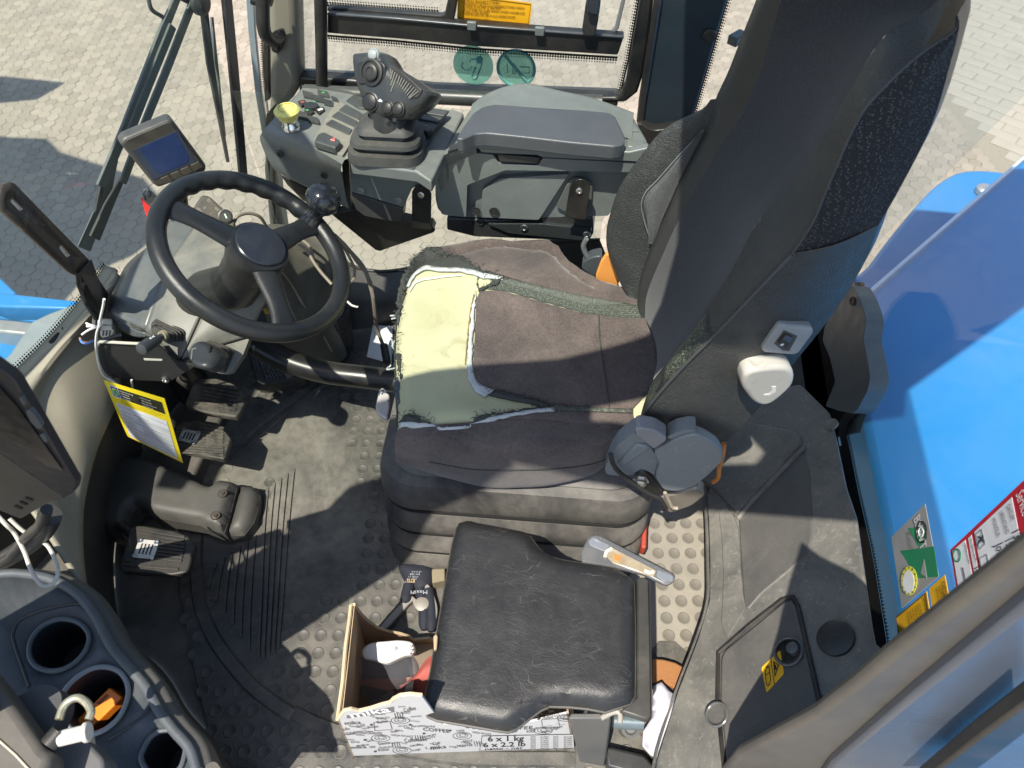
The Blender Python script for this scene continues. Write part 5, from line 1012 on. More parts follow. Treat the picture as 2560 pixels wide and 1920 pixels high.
for i in range(-40, 40):
    for j in range(-5, 45):
        c = u_*((i+.5*(j % 2)*0)*.0415+(j % 2)*.0)+v_*(j*.0415); c = V((c.x, c.y, .006)); q = proj(c)
        if not q or not inside((c.x, c.y), [(p.x, p.y) for p in mo_]): continue
        if any(inside(q[:2], z) for z in ribz) or inside(q[:2], arcz) or inside(q[:2], worn_z): continue
        if any(inside(q[:2], z) for z in seen_z) and nst < 300:
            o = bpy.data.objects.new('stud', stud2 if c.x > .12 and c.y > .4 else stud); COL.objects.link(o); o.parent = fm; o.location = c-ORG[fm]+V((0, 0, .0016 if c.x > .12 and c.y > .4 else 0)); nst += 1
        else: rest.append(([v+c for v in sv], sf))
if rest: link('stud_field', mesh(*cat_mesh(rest)), matm, fm)['kind'] = 'stuff'
def ridge(name, ps, wd, h, fn):
    q = catmull([Z(p, .006) for p in ps], max(8, 6*len(ps))); L_, R__ = [], []; vs = []
    for i, p in enumerate(q):
        d = (q[min(i+1, len(q)-1)]-q[max(i-1, 0)]).normalized(); s = V((-d.y, d.x, 0)); e = .25 if i in (0, len(q)-1) else 1
        vs += [p+s*wd/2, p+s*wd*.36+V((0, 0, h*e)), p-s*wd*.36+V((0, 0, h*e)), p-s*wd/2]
    link(name, fixn(mesh(vs, [(i*4+k, i*4+k+1, i*4+4+k+1, i*4+4+k) for i in range(len(q)-1) for k in range(3)])), matm, fm)
ridge('arc_rim', pairs(I, '1270 120 1262 350 1290 600 1370 800 1480 960 1620 1120 1760 1230 1880 1310'), .034, .007, None)
ridge('arc_rim', pairs(J, '80 1290 300 1390 700 1500 1200 1580 1900 1590'), .034, .007, None)
ridge('arc_rim', pairs(Hc, '1480 620 1560 500 1700 380 1900 240 2120 130'), .03, .006, None)
for k in range(6):
    t = k/8; a = V((1395, 330)).lerp(V((1790, 40)), t); b = V((1350, 520)).lerp(V((1760, 900)), t); b = V((1340+k*52, 500+ (k*78 if k < 7 else 546-(k-6)*70)))
    ridge('rib', [I(a.x, a.y), I((a.x+b.x)/2-8, (a.y+b.y)/2), I(b.x, b.y)], .009, .006, None)
for k in range(9):
    a = V((1500+k*72, 640-k*62)); b = a+V((190, -190+k*4)); ridge('rib', [Hc(*a), Hc(*((a+b)/2)), Hc(*b)], .009, .006, None)
for k in range(5):
    ridge('rib', [Hc(1890-k*42, 700+k*30), Hc(1850-k*38, 1100), Hc(1815-k*34, 1560), I(1790-k*32, 880+(k*30 if k < 3 else 60))], .009, .006, None)
# ------------------------------------------------------------------ pedals
pedr = mat('pedal_rubber', (.014, .014, .013), .5, bump=.25, dust=.2, dscale=12, dcol=(.2, .17, .12))
pedd = mat('dusty_pedal_rubber', (.018, .017, .016), .55, bump=.25, dust=.55, dscale=22, dcol=(.26, .23, .17))
def pedal(label, s, zf, m_, plate, ribs, th=.02):
    q = pairs(Hc, s); P3 = [Z(p, zf(p)) for p in q]; o3 = sum(P3, V())/len(P3)
    n3 = (P3[len(P3)//3]-P3[0]).cross(P3[2*len(P3)//3]-P3[0]).normalized(); n3 = n3 if n3.z > 0 else -n3
    pp = lambda p, h=0: PL(Hc(*p), o3+n3*h, n3)
    t = thing('foot_pedal', label, 'pedal', (o3.x, o3.y, 0), 'foot pedals'); v = [float(x) for x in s.split()]
    slab('pedal_pad', rp([pp((v[i], v[i+1])) for i in range(0, len(v), 2)], .008), n3*-th, m_, t, bev=.005, seg=3)
    for a, b in ribs: 
        pa, pb = pp(a, .0005), pp(b, .0005); d = (pb-pa).normalized(); s_ = n3.cross(d)*.0032
        slab('tread_rib', [pa-s_, pb-s_, pb+s_, pa+s_], n3*.003, m_, t, bev=.001)
    if plate:
        pl = slab('metal_plate', rp([pp(p, .005) for p in plate], .002), n3*-.004, mat('pale_plate', (.55, .54, .5), .4, metal=.5, wear=((.3, .28, .24), .3, 60)), t, bev=.0006)
        a, b, c, d = [V(p) for p in plate]
        for k in range(4):
            f_ = .24+.17*k; x0, x1 = a.lerp(b, f_), d.lerp(c, f_); y0, y1 = x0.lerp(x1, .22), x0.lerp(x1, .78); e = (b-a)*.035
            slab('slot', [pp((y0-e), .0055), pp((y0+e), .0055), pp((y1+e), .0055), pp((y1-e), .0055)], n3*-.0008, ink, pl, bev=0)
        for q_ in (a, b, c, d):
            c_ = q_.lerp((a+b+c+d)/4, .2); screw(pp(c_, .006), n3, .006, t, name='rivet')
    link('pedal_arm', mesh(*tubeg([o3-n3*.02, o3-n3*.02+V((-.06, .02, -.02)), o3+V((-.14, .06, -.03))], .012, 10)), black, t)
pedal('lower black ribbed pedal with pale slotted metal plate', '840 1068 905 1060 1130 1098 1205 1130 1262 1185 1205 1368 1100 1385 780 1362 762 1325', lambda p: .15, pedr, ((895, 1150), (1025, 1162), (985, 1282), (850, 1268)), [((885+k, 1090+k*22), (1190-k*5, 1140+k*22)) if k in (0, 1) else ((1040-k*6, 1120+k*22), (1200-k*4, 1140+k*22)) for k in range(0, 8)]+[((800, 1318), (1150, 1345)), ((810, 1290), (840, 1292))])
pedal('middle black pedal half in sun with small metal plate', '1135 400 1270 380 1400 402 1485 500 1440 640 1155 585 1112 520', lambda p: .17, pedd, ((1175, 440), (1295, 462), (1250, 540), (1145, 512)), [((1180+k*10, 400), (1290, 400)) for k in ()]+[((1130, 545+k*16), (1440, 565+k*16)) for k in range(4)]+[((1290, 410+k*22), (1440, 440+k*22)) for k in range(5)])
pedal('upper pedal with worn dusty grooves beside the floor vent', '1250 120 1390 115 1500 150 1590 235 1520 368 1300 335 1185 285', lambda p: .2, pedd, None, [((1290+k*2, 150+k*24), (1540-k*4, 190+k*26)) for k in range(6)])
# pedal housing
phm = mat('housing_plastic', (.05, .05, .046), .5, col2=(.068, .067, .06), nscale=8, bump=.15, dust=.3, dscale=5, dcol=(.16, .15, .12))
ph = thing('pedal_housing', 'smooth grey plastic pedal housing on the floor', 'housing', (-.95, .72, 0))
hp_ = [Z(Hc(*p), .075).xy for p in ((585, 1010), (600, 930), (640, 830), (720, 690), (775, 645), (835, 628), (950, 640), (1060, 690), (1220, 760), (1360, 825), (1400, 790), (1440, 782), (1528, 800), (1490, 950), (1442, 1112), (1330, 1085), (1290, 1062), (1100, 1030), (980, 1005), (930, 950), (880, 945), (848, 985), (832, 1060), (835, 1130), (800, 1160), (690, 1120), (600, 1060))]
def dome(poly, z0, hgt, r):
    poly = [V((p[0], p[1])) for p in poly]
    def fn(x, y):
        p = V((x, y)); d = 9
        for i in range(len(poly)):
            a, b = poly[i], poly[(i+1) % len(poly)]; ab = b-a; t = max(0, min(1, (p-a).dot(ab)/max(1e-9, ab.length_squared))); d = min(d, (p-(a+ab*t)).length)
        k = min(1, d/r); return V((x, y, z0+hgt*math.sqrt(max(0, 1-(1-k)**2))))
    return fn
def domed(name, poly, z0, hgt, r, m_, par, sp=.01, skirt=0, **k):
    o = drape(name, poly, dome(poly, z0, hgt, r), m_, par, sp=sp, **k)
    if skirt: slab(name+'_base', [(p[0], p[1], z0+.002) for p in poly], (0, 0, -skirt), m_, par, bev=0)
    return o
domed('housing_shell', hp_, .07, .034, .022, phm, ph, skirt=.05)
domed('housing_toe', [Z(Hc(*p), .06).xy for p in ((1535, 800), (1600, 797), (1640, 802), (1660, 850), (1650, 930), (1620, 1030), (1560, 1108), (1448, 1113), (1495, 950))], .04, .03, .03, phm, ph, skirt=.04)
for p in ((1430, 858), (1385, 1000), (752, 1070)):
    c = Z(Hc(*p), .104); lathe('bolt_recess', [(.012, -.012), (.012, .001), (.009, .001), (.009, -.001), (.005, -.001), (.005, .002), (0, .002)], c, (0, 0, 1), mat('rusty_bolt', (.05, .042, .032), .5, metal=.4), ph, n=18)
# ------------------------------------------------------------------ floor vent grille and basket
gv = thing('floor_vent', 'black plastic floor vent grille under the column', 'vent', Z(E_(1750, 1320), 0))
latm = mat('lattice_black', (.018, .018, .017), .5, dust=.5, dcol=(.2, .18, .14))
vq = [E_(1640, 1235), E_(1760, 1215), E_(1930, 1375), E_(1700, 1420)]
slab('vent_frame', [Z(E_(*p), .05) for p in ((1590, 1225), (1640, 1210), (1700, 1405), (1930, 1380), (1960, 1390), (1700, 1445), (1650, 1440))], (0, 0, -.05), latm, gv, bev=.004)
slab('vent_void', [Z(p, .012) for p in vq], (0, 0, -.006), ink, gv, bev=0)
for k in range(11):
    t = k/10
    for (a, b) in ((V(vq[0]).lerp(V(vq[3]), t), V(vq[1]).lerp(V(vq[2]), t)), (V(vq[0]).lerp(V(vq[1]), t), V(vq[3]).lerp(V(vq[2]), t))):
        pa, pb = Z(a, .045), Z(b, .045); d = (pb-pa).normalized(); s_ = V((-d.y, d.x, 0))*.0022; slab('grille_bar', [pa-s_, pb-s_, pb+s_, pa+s_], (0, 0, -.012), mat('lattice_pale', (.12, .11, .09), .6), gv, bev=0)
bs = thing('mesh_basket', 'round black wire mesh drum on the floor behind the column', 'basket', Z(F_(520, 1220), 0))
bc_ = Z(F_(520, 1190), 0.02)
for k in range(36):
    a = 2*math.pi*k/36; d = V((math.cos(a), math.sin(a), 0)); link('upright', mesh(*tubeg([bc_+d*.10, bc_+d*.115+V((0, 0, .17))], .0016, 5)), latm, bs)
for k in range(12):
    z = .015*k; r = .10+.015*z/.17; tube('hoop', [bc_+V((r*math.cos(t), r*math.sin(t), z)) for t in [2*math.pi*i/40 for i in range(40)]], .0016, latm, bs, closed=True, n=5)
lathe('drum', [(.09, .0), (.105, .165), (.10, .165), (.085, .01), (0, .01)], bc_, (0, 0, 1), mat('drum_dark', (.012, .012, .012), .6), bs)
pp_ = slab('paper_sheet', [Z(F_(*p), .01) for p in ((855, 1060), (980, 1070), (975, 1310), (815, 1265))], (0, 0, -.001), mat('paper', (.75, .75, .73), .8), None, bev=0); tag(pp_, 'white paper sheet on the floor in front of the seat', 'paper')
# ------------------------------------------------------------------ cables by the column
cb = mat('beige_cable', (.22, .19, .15), .6); cbw = mat('white_cable', (.62, .6, .55), .5)
c_ = thing('cable_bundle', 'tangled grey cables hanging behind the steering wheel to the floor', 'cables', Z(F_(900, 1180), .02))
for pts, r in (([(590, 470, .5), (640, 520, .45), (720, 600, .4), (800, 700, .35), (850, 850, .3), (870, 1000, .2), (880, 1080, .12), (920, 1190, .05)], .006), ([(380, 500, .5), (450, 560, .48), (480, 660, .45), (540, 740, .42), (620, 800, .38), (720, 780, .35), (735, 700, .36), (690, 600, .4), (640, 520, .44)], .004), ([(300, 500, .52), (420, 570, .5), (470, 650, .48), (520, 720, .46), (590, 800, .44)], .004), ([(610, 480, .5), (690, 560, .46), (740, 640, .42), (830, 760, .36), (860, 880, .3)], .004), ([(270, 720, .5), (330, 800, .42), (400, 920, .38), (440, 970, .3), (520, 1100, .22), (590, 1230, .15)], .003)):
    tube('cable', [Z(F_(x, y), z) for x, y, z in pts], r, cb, c_, smoothpts=50, n=7)
tube('plug', [Z(F_(925, 1190), .06), Z(F_(945, 1300), .05)], .012, black, c_)
tube('cable', [Z(F_(*p), .3) for p in ((690, 910), (720, 935), (760, 945))], .003, cbw, c_, smoothpts=12, n=6)
cc_ = thing('connector_loom', 'white connector plug and loose coloured wires left of the column', 'wiring', Z(a2(300, 420), .45))
slab('connector', rp([Z(a2(*p), .49) for p in ((285, 285), (415, 295), (410, 420), (440, 440), (400, 515), (270, 520), (255, 480))], .003), (0, 0, -.02), mat('connector_ivory', (.68, .64, .52), .5), cc_, bev=.002)
for k in range(3): slab('connector_slot', [Z(a2(*p), .4905) for p in ((290+k*42, 440), (315+k*42, 440), (308+k*42, 510), (282+k*42, 510))], (0, 0, -.001), mat('slot_dark', (.12, .1, .07), .7), cc_, bev=0)
text('OPPASY', Z(a2(292, 385), .4905), Z(a2(400, 390), .4905)-Z(a2(292, 385), .4905), Z(a2(300, 300), .4905)-Z(a2(300, 385), .4905), .006, ink, cc_, width=.022)
for k, (col, pts) in enumerate((((.7, .7, .68), ((80, 350), (140, 375), (220, 390), (240, 420))), ((.7, .7, .68), ((85, 390), (150, 390), (230, 385), (250, 360))), ((.75, .75, .73), ((20, 500), (90, 450), (150, 420), (230, 400))), ((.1, .2, .5), ((5, 560), (30, 600), (90, 610), (150, 590), (210, 560))), ((.4, .15, .08), ((0, 540), (20, 585), (80, 600), (150, 580))), ((.1, .1, .1), ((180, 380), (200, 250), (260, 170), (300, 80), (330, 0))), ((.05, .05, .05), ((210, 590), (330, 560), (450, 520), (540, 500))))):
    tube('wire', [Z(a2(*p), .5-.002*k) for p in pts], .0026 if k < 5 else .005, mat('wire_%d' % k, col, .5), cc_, smoothpts=24, n=6)
zt = thing('zip_tie', 'long white cable tie hanging in a loop beside the plate', 'cable tie', Y(a2(300, 1040), .86))
tube('strap', [Y(p, .855) for p in pairs(a2, '310 40 300 120 270 250 245 380 215 480 205 620 220 760 250 900 300 1010 370 1070 450 1110 530 1190 640 1280')], .0028, white, zt, smoothpts=60, n=6)
tube('strap', [Y(p, .86) for p in pairs(a2, '662 1080 675 1160 690 1240')], .0026, white, zt, n=6)
slab('tie_head', rp([Y(p, .853) for p in pairs(a2, '225 320 265 330 260 400 225 410')], .002), (0, .006, 0), white, zt, bev=.001)
# ------------------------------------------------------------------ yellow tag
tgm = mat('tag_yellow', (.85, .66, .02), .5, namt=.2); tgw = mat('tag_white', (.72, .73, .74), .6, namt=.1); tgk = mat('tag_black', (.03, .028, .015), .5)
yt = thing('inspection_tag', 'yellow and white paper inspection tag hanging under the column', 'paper tag', Y(tg(900, 800), .83))
TQ = [tg(130, 65), tg(1182, 385), tg(1505, 1505), tg(545, 1045)]
def TP(u, v, h=0):
    p = hom(TQ, [(u, v)])[0]; bow = 40*math.sin(math.pi*v)*(.0 if u > .5 else -.02)
    return Y((p[0]+bow, p[1]), .83-.012*math.sin(u*math.pi)-.02*v*v-h+.015*(1-u)*max(0, v-.7)**2*8)
def tquad(name, u0, v0, u1, v1, m_, par, h, n=10):
    vs = [TP(u0+(u1-u0)*i/n, v0+(v1-v0)*j/n, h) for j in range(n+1) for i in range(n+1)]; fs = [(j*(n+1)+i, j*(n+1)+i+1, (j+1)*(n+1)+i+1, (j+1)*(n+1)+i) for j in range(n) for i in range(n)]
    return link(name, mesh(vs, fs), m_, par)
tquad('tag_sheet', 0, 0, 1, 1, tgm, yt, 0, 16); tquad('form_area', .07, .34, .93, .97, tgw, yt, .0006, 14); tquad('header', .07, .07, .94, .235, tgk, yt, .0006); tquad('logo_box', .07, .055, .235, .24, tgw, yt, .0009, 4)
tquad('logo_square', .085, .07, .222, .225, mat('logo_blue', (.06, .08, .35), .5), yt, .0011, 4)
def tdisc(u, v, ru, rv, m_, h): link('logo_disc', mesh([TP(u+ru*math.cos(a), v+rv*math.sin(a), h) for a in [2*math.pi*k/20 for k in range(20)]], [tuple(range(20))]), m_, yt)
tdisc(.155, .148, .055, .062, mat('logo_lime', (.55, .65, .1), .5), .0013); tdisc(.155, .155, .036, .042, mat('logo_green', (.05, .35, .1), .5), .0015); tdisc(.56, .17, .022, .022, ink, .0018)
def ttext(s, u, v, h, m_, wdt=None):
    o = TP(u, v, .0013); ux = TP(u+.02, v, .0013)-o; uy = o-TP(u, v+.02, .0013); text(s, o, ux, uy, h, m_, yt, width=wdt)
for k, s in enumerate(('Waarschuwing', 'Warnung', 'Opgepast', 'Warning')): ttext(s, .26, .11+k*.038, .0042, whiteink)
for k, s in enumerate(('! Not in use', '  No change', '! Do not remove', '! Service tag')): ttext(s, .6, .11+k*.038, .0036, whiteink)
for k in range(3): tquad('fine_print', .18+.03*k, .262+k*.025, .9-.05*k, .268+k*.025, mat('print_olive', (.35, .27, .02), .6), yt, .0007, 6)
gl2 = mat('form_line', (.32, .33, .35), .7)
for k, (a, b, v) in enumerate([(.09, .35, .37), (.09, .92, .40), (.12, .4, .45), (.36, .62, .455), (.09, .3, .475), (.12, .2, .50), (.1, .32, .53), (.1, .44, .555), (.42, .92, .48), (.42, .92, .505), (.42, .92, .53), (.42, .92, .555), (.09, .92, .595), (.38, .78, .60), (.1, .3, .63), (.12, .34, .655), (.12, .26, .68), (.12, .3, .72), (.12, .5, .745), (.45, .92, .63), (.45, .92, .655), (.45, .92, .68), (.45, .92, .705), (.45, .92, .73), (.45, .92, .755), (.09, .93, .80), (.09, .92, .87), (.09, .92, .93)]): tquad('form_line', a, v, b, v+.006, gl2 if k % 3 else mat('form_print', (.12, .12, .13), .7), yt, .0011, 6)
# ------------------------------------------------------------------ left edge: tablet monitor, cords
tb = thing('tablet_computer', 'dark rugged tablet monitor at the left edge, seen from the side', 'tablet', Y(Hc(200, 900), .36))
def HY(s, y): return [Y(p, y) for p in pairs(Hc, s)]
slab('front_bezel', rp(HY('-280 -140 0 58 88 122 490 795 478 848 420 884 0 592 -280 400', .36), [0, .01, .02, .006, .006, .006, 0, 0]), (-.002, .014, -.006), mat('tablet_plastic', (.016, .018, .022), .45), tb, bev=.006, seg=3)
slab('screen', HY('-280 40 0 180 110 300 405 712 300 680 0 470 -280 310', .358), (0, .001, 0), mat('tablet_screen', (.01, .011, .013), .22), tb, bev=0)
slab('bottom_side', rp(HY('-280 410 0 602 420 892 330 905 132 1022 0 968 -280 830', .372), .006), (-.004, .02, -.01), mat('tablet_side', (.05, .045, .038), .5, dust=.3), tb, bev=.008)
for k in range(3): slab('vent_slot', rp(HY('%d %d %d %d %d %d %d %d' % (95+k*34, 935-k*26, 145+k*34, 955-k*26, 140+k*34, 965-k*26, 90+k*34, 948-k*26), .3705), .001), (0, .001, 0), ink, tb, bev=0)
gb = mat('tablet_button', (.07, .08, .09), .4)
for s in ('240 700 275 680 330 780 300 795', '330 870 360 840 430 900 540 1060 520 1095 480 1090 390 1000', '505 1175 545 1150 615 1250 580 1275'): slab('button', rp([Y(p, .357) for p in pairs(a1, s)], .003), (0, .006, 0), gb, tb, bev=.0015)
link('mount_arm', mesh(*tubeg(catmull(HY('320 1000 290 1080 200 1170 100 1240 -60 1330 -250 1420', .42), 24), [.018]*24, 12)), darkp, tb)
link('cable', mesh(*tubeg(catmull(HY('300 960 270 1050 180 1130 100 1220 60 1270 -40 1330', .405), 24), .009, 10)), black, tb)
wcord = tube('charging_lead', [Z(Hc(*p), z) for p, z in (((-60, 950), .62), ((40, 1060), .6), ((90, 1110), .58), ((155, 1230), .56), ((200, 1350), .55), ((260, 1440), .54), ((320, 1452), .54), ((370, 1390), .54), ((360, 1300), .54), ((310, 1200), .55), ((245, 1152), .56), ((150, 1100), .58), ((60, 1020), .6))], .0035, mat('cord_white', (.5, .48, .42), .6), None, smoothpts=70, n=8); tag(wcord, 'thin white cord looping below the tablet', 'charging lead')
# ------------------------------------------------------------------ cup holder console bottom left
ch = thing('cup_holder_console', 'blue grey moulded console with round cup holders at lower left', 'cup holder', (-.8, .25, 0))
chm = mat('cup_console_plastic', (.055, .066, .078), .5, col2=(.075, .088, .1), nscale=30, bump=.25, bscale=350, dust=.35, dscale=7, dcol=(.2, .19, .15))
ZC = .42
def CP(p, z=ZC): return Z(p, z)
h1 = [CP(r4(*p)) for p in ((350, 330), (372, 200), (450, 80), (560, 0), (700, -45), (860, -25), (970, 40), (1030, 150), (1000, 290), (900, 420), (760, 510), (600, 540), (450, 500), (375, 420))]
h2 = [CP(r4(*p)) for p in ((760, 780), (860, 660), (980, 570), (1110, 515), (1250, 510), (1380, 560), (1455, 660), (1480, 790), (1450, 930), (1370, 1080), (1240, 1200), (1100, 1260), (980, 1270), (820, 1200), (740, 1050), (730, 900))]
h3 = [CP(r4(*p), .38) for p in ((1640, 1560), (1680, 1420), (1760, 1300), (1880, 1235), (2010, 1240), (2100, 1310), (2140, 1420), (2120, 1560), (2060, 1680), (1900, 1760), (1740, 1720))]
outl = [CP(p) for p in [px(-150, 1455), px(0, 1432), px(60, 1428), px(140, 1442), px(205, 1478), px(250, 1532), I(760, 860), I(960, 1090), I(1060, 1260), I(1150, 1380), I(1255, 1500), I(1300, 1640), px(520, 2050), px(-150, 2050)]]
pp2 = [V((p.x, p.y)) for p in catmull(outl[:12], 50)]+[V((p.x, p.y)) for p in outl[12:]]
h1s, h2s = [V((p.x, p.y)) for p in catmull(h1, 40, True)[:-1]], [V((p.x, p.y)) for p in catmull(h2, 44, True)[:-1]]
h3s = [V((p.x, p.y)) for p in catmull([CP(r4(*p)) for p in ((1640, 1560), (1680, 1420), (1760, 1300), (1880, 1235), (2010, 1240), (2100, 1310), (2140, 1420), (2120, 1560), (2060, 1680), (1900, 1760), (1740, 1720))], 40, True)[:-1]]
v2, f2 = bring(pp2, [h1s, h2s, h3s])
def cz(p): return ZC-.035*ss(-.72, -.5, p[0])*ss(.3, .1, p[1])
me = mesh([(p[0], p[1], ZC) for p in v2], [tuple(f) for f in f2]); o_ = link('console_top', me, chm, ch)
md = o_.modifiers.new('solid', 'SOLIDIFY'); md.thickness = .012; md.offset = -1
edge = [V((p.x, p.y, ZC)) for p in pp2[:50]]
tube('raised_rim', [p+V((-.006, -.006, .002)) for p in edge], .009, chm, ch, n=12)
loft('console_side', [edge, [p+V((.01, .012, -.03)) for p in edge], [p+V((-.01, -.01, -.2)) for p in edge], [V((p.x-.02, p.y-.02, 0)) for p in edge]], mat('console_side_plastic', (.05, .05, .047), .55, dust=.4, dcol=(.16, .145, .115), bump=.2), ch, n=50, m=5)
rec = catmull([CP(r4(*p), ZC) for p in ((340, 720), (160, 200), (170, 60), (230, -40), (420, -130), (640, -190), (900, -230), (1050, -180), (1180, -20), (1330, 250), (1500, 500), (1690, 740), (1740, 840), (1730, 960), (1600, 1100), (1250, 1330))], 60)
tube('groove', [p+V((0, 0, .0005)) for p in rec], .003, black, ch, n=6)
for hs, zt_, m_ in ((h1, ZC, chm), (h2, ZC, mat('pale_cup_rim', (.16, .18, .19), .35, dust=.3)), (h3, ZC, chm)):
    q = catmull([V((p.x, p.y, ZC+.003)) for p in ([CP(proj(p)[:2]) for p in hs])], 50, True)[:-1]; ce = sum(q, V())/len(q)
    tube('cup_rim', [ce+(p-ce)*1.02 for p in q], .0045, m_, ch, closed=True, n=8)
    vs = []; n_ = len(q)
    for s_, dz in ((1, 0), (.96, -.05), (.9, -.11), (0.01, -.11)): vs += [V((ce.x+(p.x-ce.x)*s_, ce.y+(p.y-ce.y)*s_, ce.z+dz)) for p in q]
    link('cup_well', mesh(vs, [(i*n_+k, (i+1)*n_+k, (i+1)*n_+(k+1) % n_, i*n_+(k+1) % n_) for i in range(3) for k in range(n_)]), mat('cup_well_dark', (.02, .022, .026), .45), ch)
lg = thing('cigarette_lighter', 'orange pocket lighter lying in the second cup holder', 'lighter', Z(r4(1180, 950), .33))
lq = [Z(r4(*p), .375) for p in ((1260, 725), (1410, 845), (1010, 1235), (860, 1120))]
lb = slab('lighter_body', rp(lq, .004), (.004, .002, -.02), mat('lighter_orange', (.85, .22, .02), .3), lg, bev=.004, seg=3)
slab('lighter_print', [Z(r4(*p), .3755) for p in ((1225, 805), (1255, 825), (1140, 935), (1112, 912))], (0, 0, -.0003), mat('print_brown', (.25, .07, .02), .5), lb, bev=0)
pb_ = slab('paper_stub', [Z(r4(*p), .345) for p in ((1290, 1000), (1440, 860), (1465, 890), (1320, 1030))], (0, 0, -.004), mat('stub_paper', (.5, .46, .36), .8), None, bev=.001); tag(pb_, 'pale paper stub beside the orange lighter', 'paper')
kr = thing('lanyard', 'small ring and thin cord lying in the third cup holder', 'lanyard', Z(r4(1760, 1450), .33)); tube('ring', [Z(r4(1755, 1450), .33)+V((.008*math.cos(t), .008*math.sin(t), 0)) for t in [2*math.pi*i/20 for i in range(20)]], .003, black, kr, closed=True, n=6)
tube('cord', [Z(r4(*p), .335) for p in ((1810, 1430), (1900, 1390), (2000, 1375), (2100, 1390))], .002, mat('cord_grey', (.16, .17, .18), .5), kr, smoothpts=20, n=6)
# door edge and latch, close to the camera
dr = thing('cab_door', 'taupe door frame edge with metal latch at the lower left corner', 'door', (-.6, .1, .4))
drm = mat('door_taupe', (.07, .065, .058), .5, dust=.15)
slab('door_frame', [Z(r4(*p), .62) for p in ((-200, 450), (0, 700), (250, 1050), (500, 1420), (600, 1500), (400, 2100), (-200, 2100))], (0, 0, -.05), drm, dr, bev=.02, seg=4)
tube('door_seam', [Z(r4(*p), .6215) for p in ((-100, 1270), (0, 1350), (180, 1510), (300, 1640), (420, 1760))], .0016, mat('seam_pale', (.5, .45, .33), .5), dr)
slab('latch_housing', rp([Z(r4(*p), .56) for p in ((150, 850), (470, 695), (620, 705), (720, 800), (700, 980), (520, 1380), (330, 1130))], .01), (0, 0, -.04), mat('latch_plastic', (.05, .052, .055), .45), dr, bev=.012, seg=3)
slab('latch_base', rp([Z(r4(*p), .55) for p in ((520, 1420), (690, 1330), (980, 1320), (1210, 1560), (1150, 2000), (500, 2000))], .01), (0, 0, -.05), mat('latch_base_plastic', (.1, .1, .1), .4), dr, bev=.012, seg=3)
brass = mat('latch_zinc', (.6, .55, .38), .3, metal=.8)
link('latch_hook', mesh(*tubeg(catmull([Z(r4(*p), .6) for p in ((680, 1100), (720, 980), (790, 890), (900, 850), (1000, 910), (1050, 1010), (1020, 1100))], 24), .006, 10)), brass, dr)
link('latch_body', mesh(*tubeg([Z(r4(560, 1400), .6), Z(r4(700, 1240), .6)], [.014, .014], 16)), black, dr)
lathe('latch_pin', [(.011, 0), (.011, .034), (.014, .034), (.0145, .038), (.013, .04), (0, .04)], Z(r4(690, 1320), .6), Z(r4(960, 1255), .6)-Z(r4(690, 1320), .6), mat('latch_white', (.6, .56, .5), .35), dr)
slab('latch_tongue', rp([Z(r4(*p), .585) for p in ((450, 1500), (520, 1400), (640, 1390), (600, 1470), (490, 1525))], .003), (0, 0, -.006), black, dr, bev=.002)
# ------------------------------------------------------------------ folded trainer seat pad
pdm = leather('pad_leather', (.017, .017, .0175), .42, 130, .16, scratch=.32)
tp = thing('folded_seat_pad', 'creased black vinyl pad of the folded passenger seat above the cardboard box', 'seat pad', (0, .45, .2))
pz = .392
po = [Z(p, pz).xy for p in pairs(J, '1128 75 1150 35 1195 22 1260 34 1440 66 1560 92 1610 120 1660 190 1720 240 1800 270 1950 296 2080 312')+pairs(K, '560 318 650 345 715 390 745 440 752 700 752 1000 750 1160 720 1210 640 1235 560 1262')+pairs(J, '1990 1240 1870 1228 1740 1224 1680 1250 1600 1310 1520 1372 1466 1392 1380 1380 1200 1348 1000 1315 940 1290 918 1240 924 1170 960 1000 1010 700 1060 420 1100 180')]
domed('pad_cover', po, pz-.026, .026, .03, pdm, tp, sp=.013)
ps_ = [V((p[0], p[1], pz-.026)) for p in po]
slab('pad_shell', [p+V((0, 0, .002)) for p in ps_], (0, 0, -.024), mat('pad_shell_plastic', (.016, .016, .016), .45, dust=.12, dcol=(.18, .16, .13)), tp, bev=.004)
tube('edge_bead', [p+V((0, 0, -.004)) for p in ps_], .003, mat('bead_grey', (.025, .025, .024), .5, dust=.2), tp, closed=True, n=6)
slab('side_channel', [Z(p, pz-.03) for p in pairs(K, '752 420 800 415 832 440 845 900 852 1320 800 1335 640 1280 750 1190')], (0, 0, -.03), mat('channel_black', (.03, .03, .028), .4, dust=.4, dcol=(.16, .14, .11)), tp, bev=.004)
slab('side_lip', [Z(p, pz-.015) for p in pairs(K, '832 440 840 440 852 1322 845 1325')], (0, 0, -.03), darkp, tp, bev=.001)
mb_ = mat('support_grey', (.075, .078, .078), .5, dust=.35, dcol=(.2, .18, .15))
bl0_, bl1_ = [Z(p, .34) for p in pairs(K, '312 1330 575 1330')], [Z(p, .0) for p in pairs(K, '540 1640 385 1610')]
slab('support_leg', bl0_+bl1_, (.004, .01, 0), mb_, tp, bev=.002)
link('hinge_tube', mesh(*tubeg([Z(p, .33) for p in pairs(K, '600 1340 690 1345 790 1350')], .014, 14)), mat('hinge_steel', (.12, .15, .16), .35, metal=.4), tp)
lathe('hinge_cap', [(.017, 0), (.017, .006), (.011, .009), (.009, .004), (0, .004)], Z(K(710, 1385), .3), (0, -.6, 1), mb_, tp)
tube('hook', [Z(p, .345) for p in pairs(K, '520 1325 590 1290 630 1285 645 1310 640 1360')], .005, mat('hook_pale', (.3, .28, .24), .4), tp, smoothpts=20)
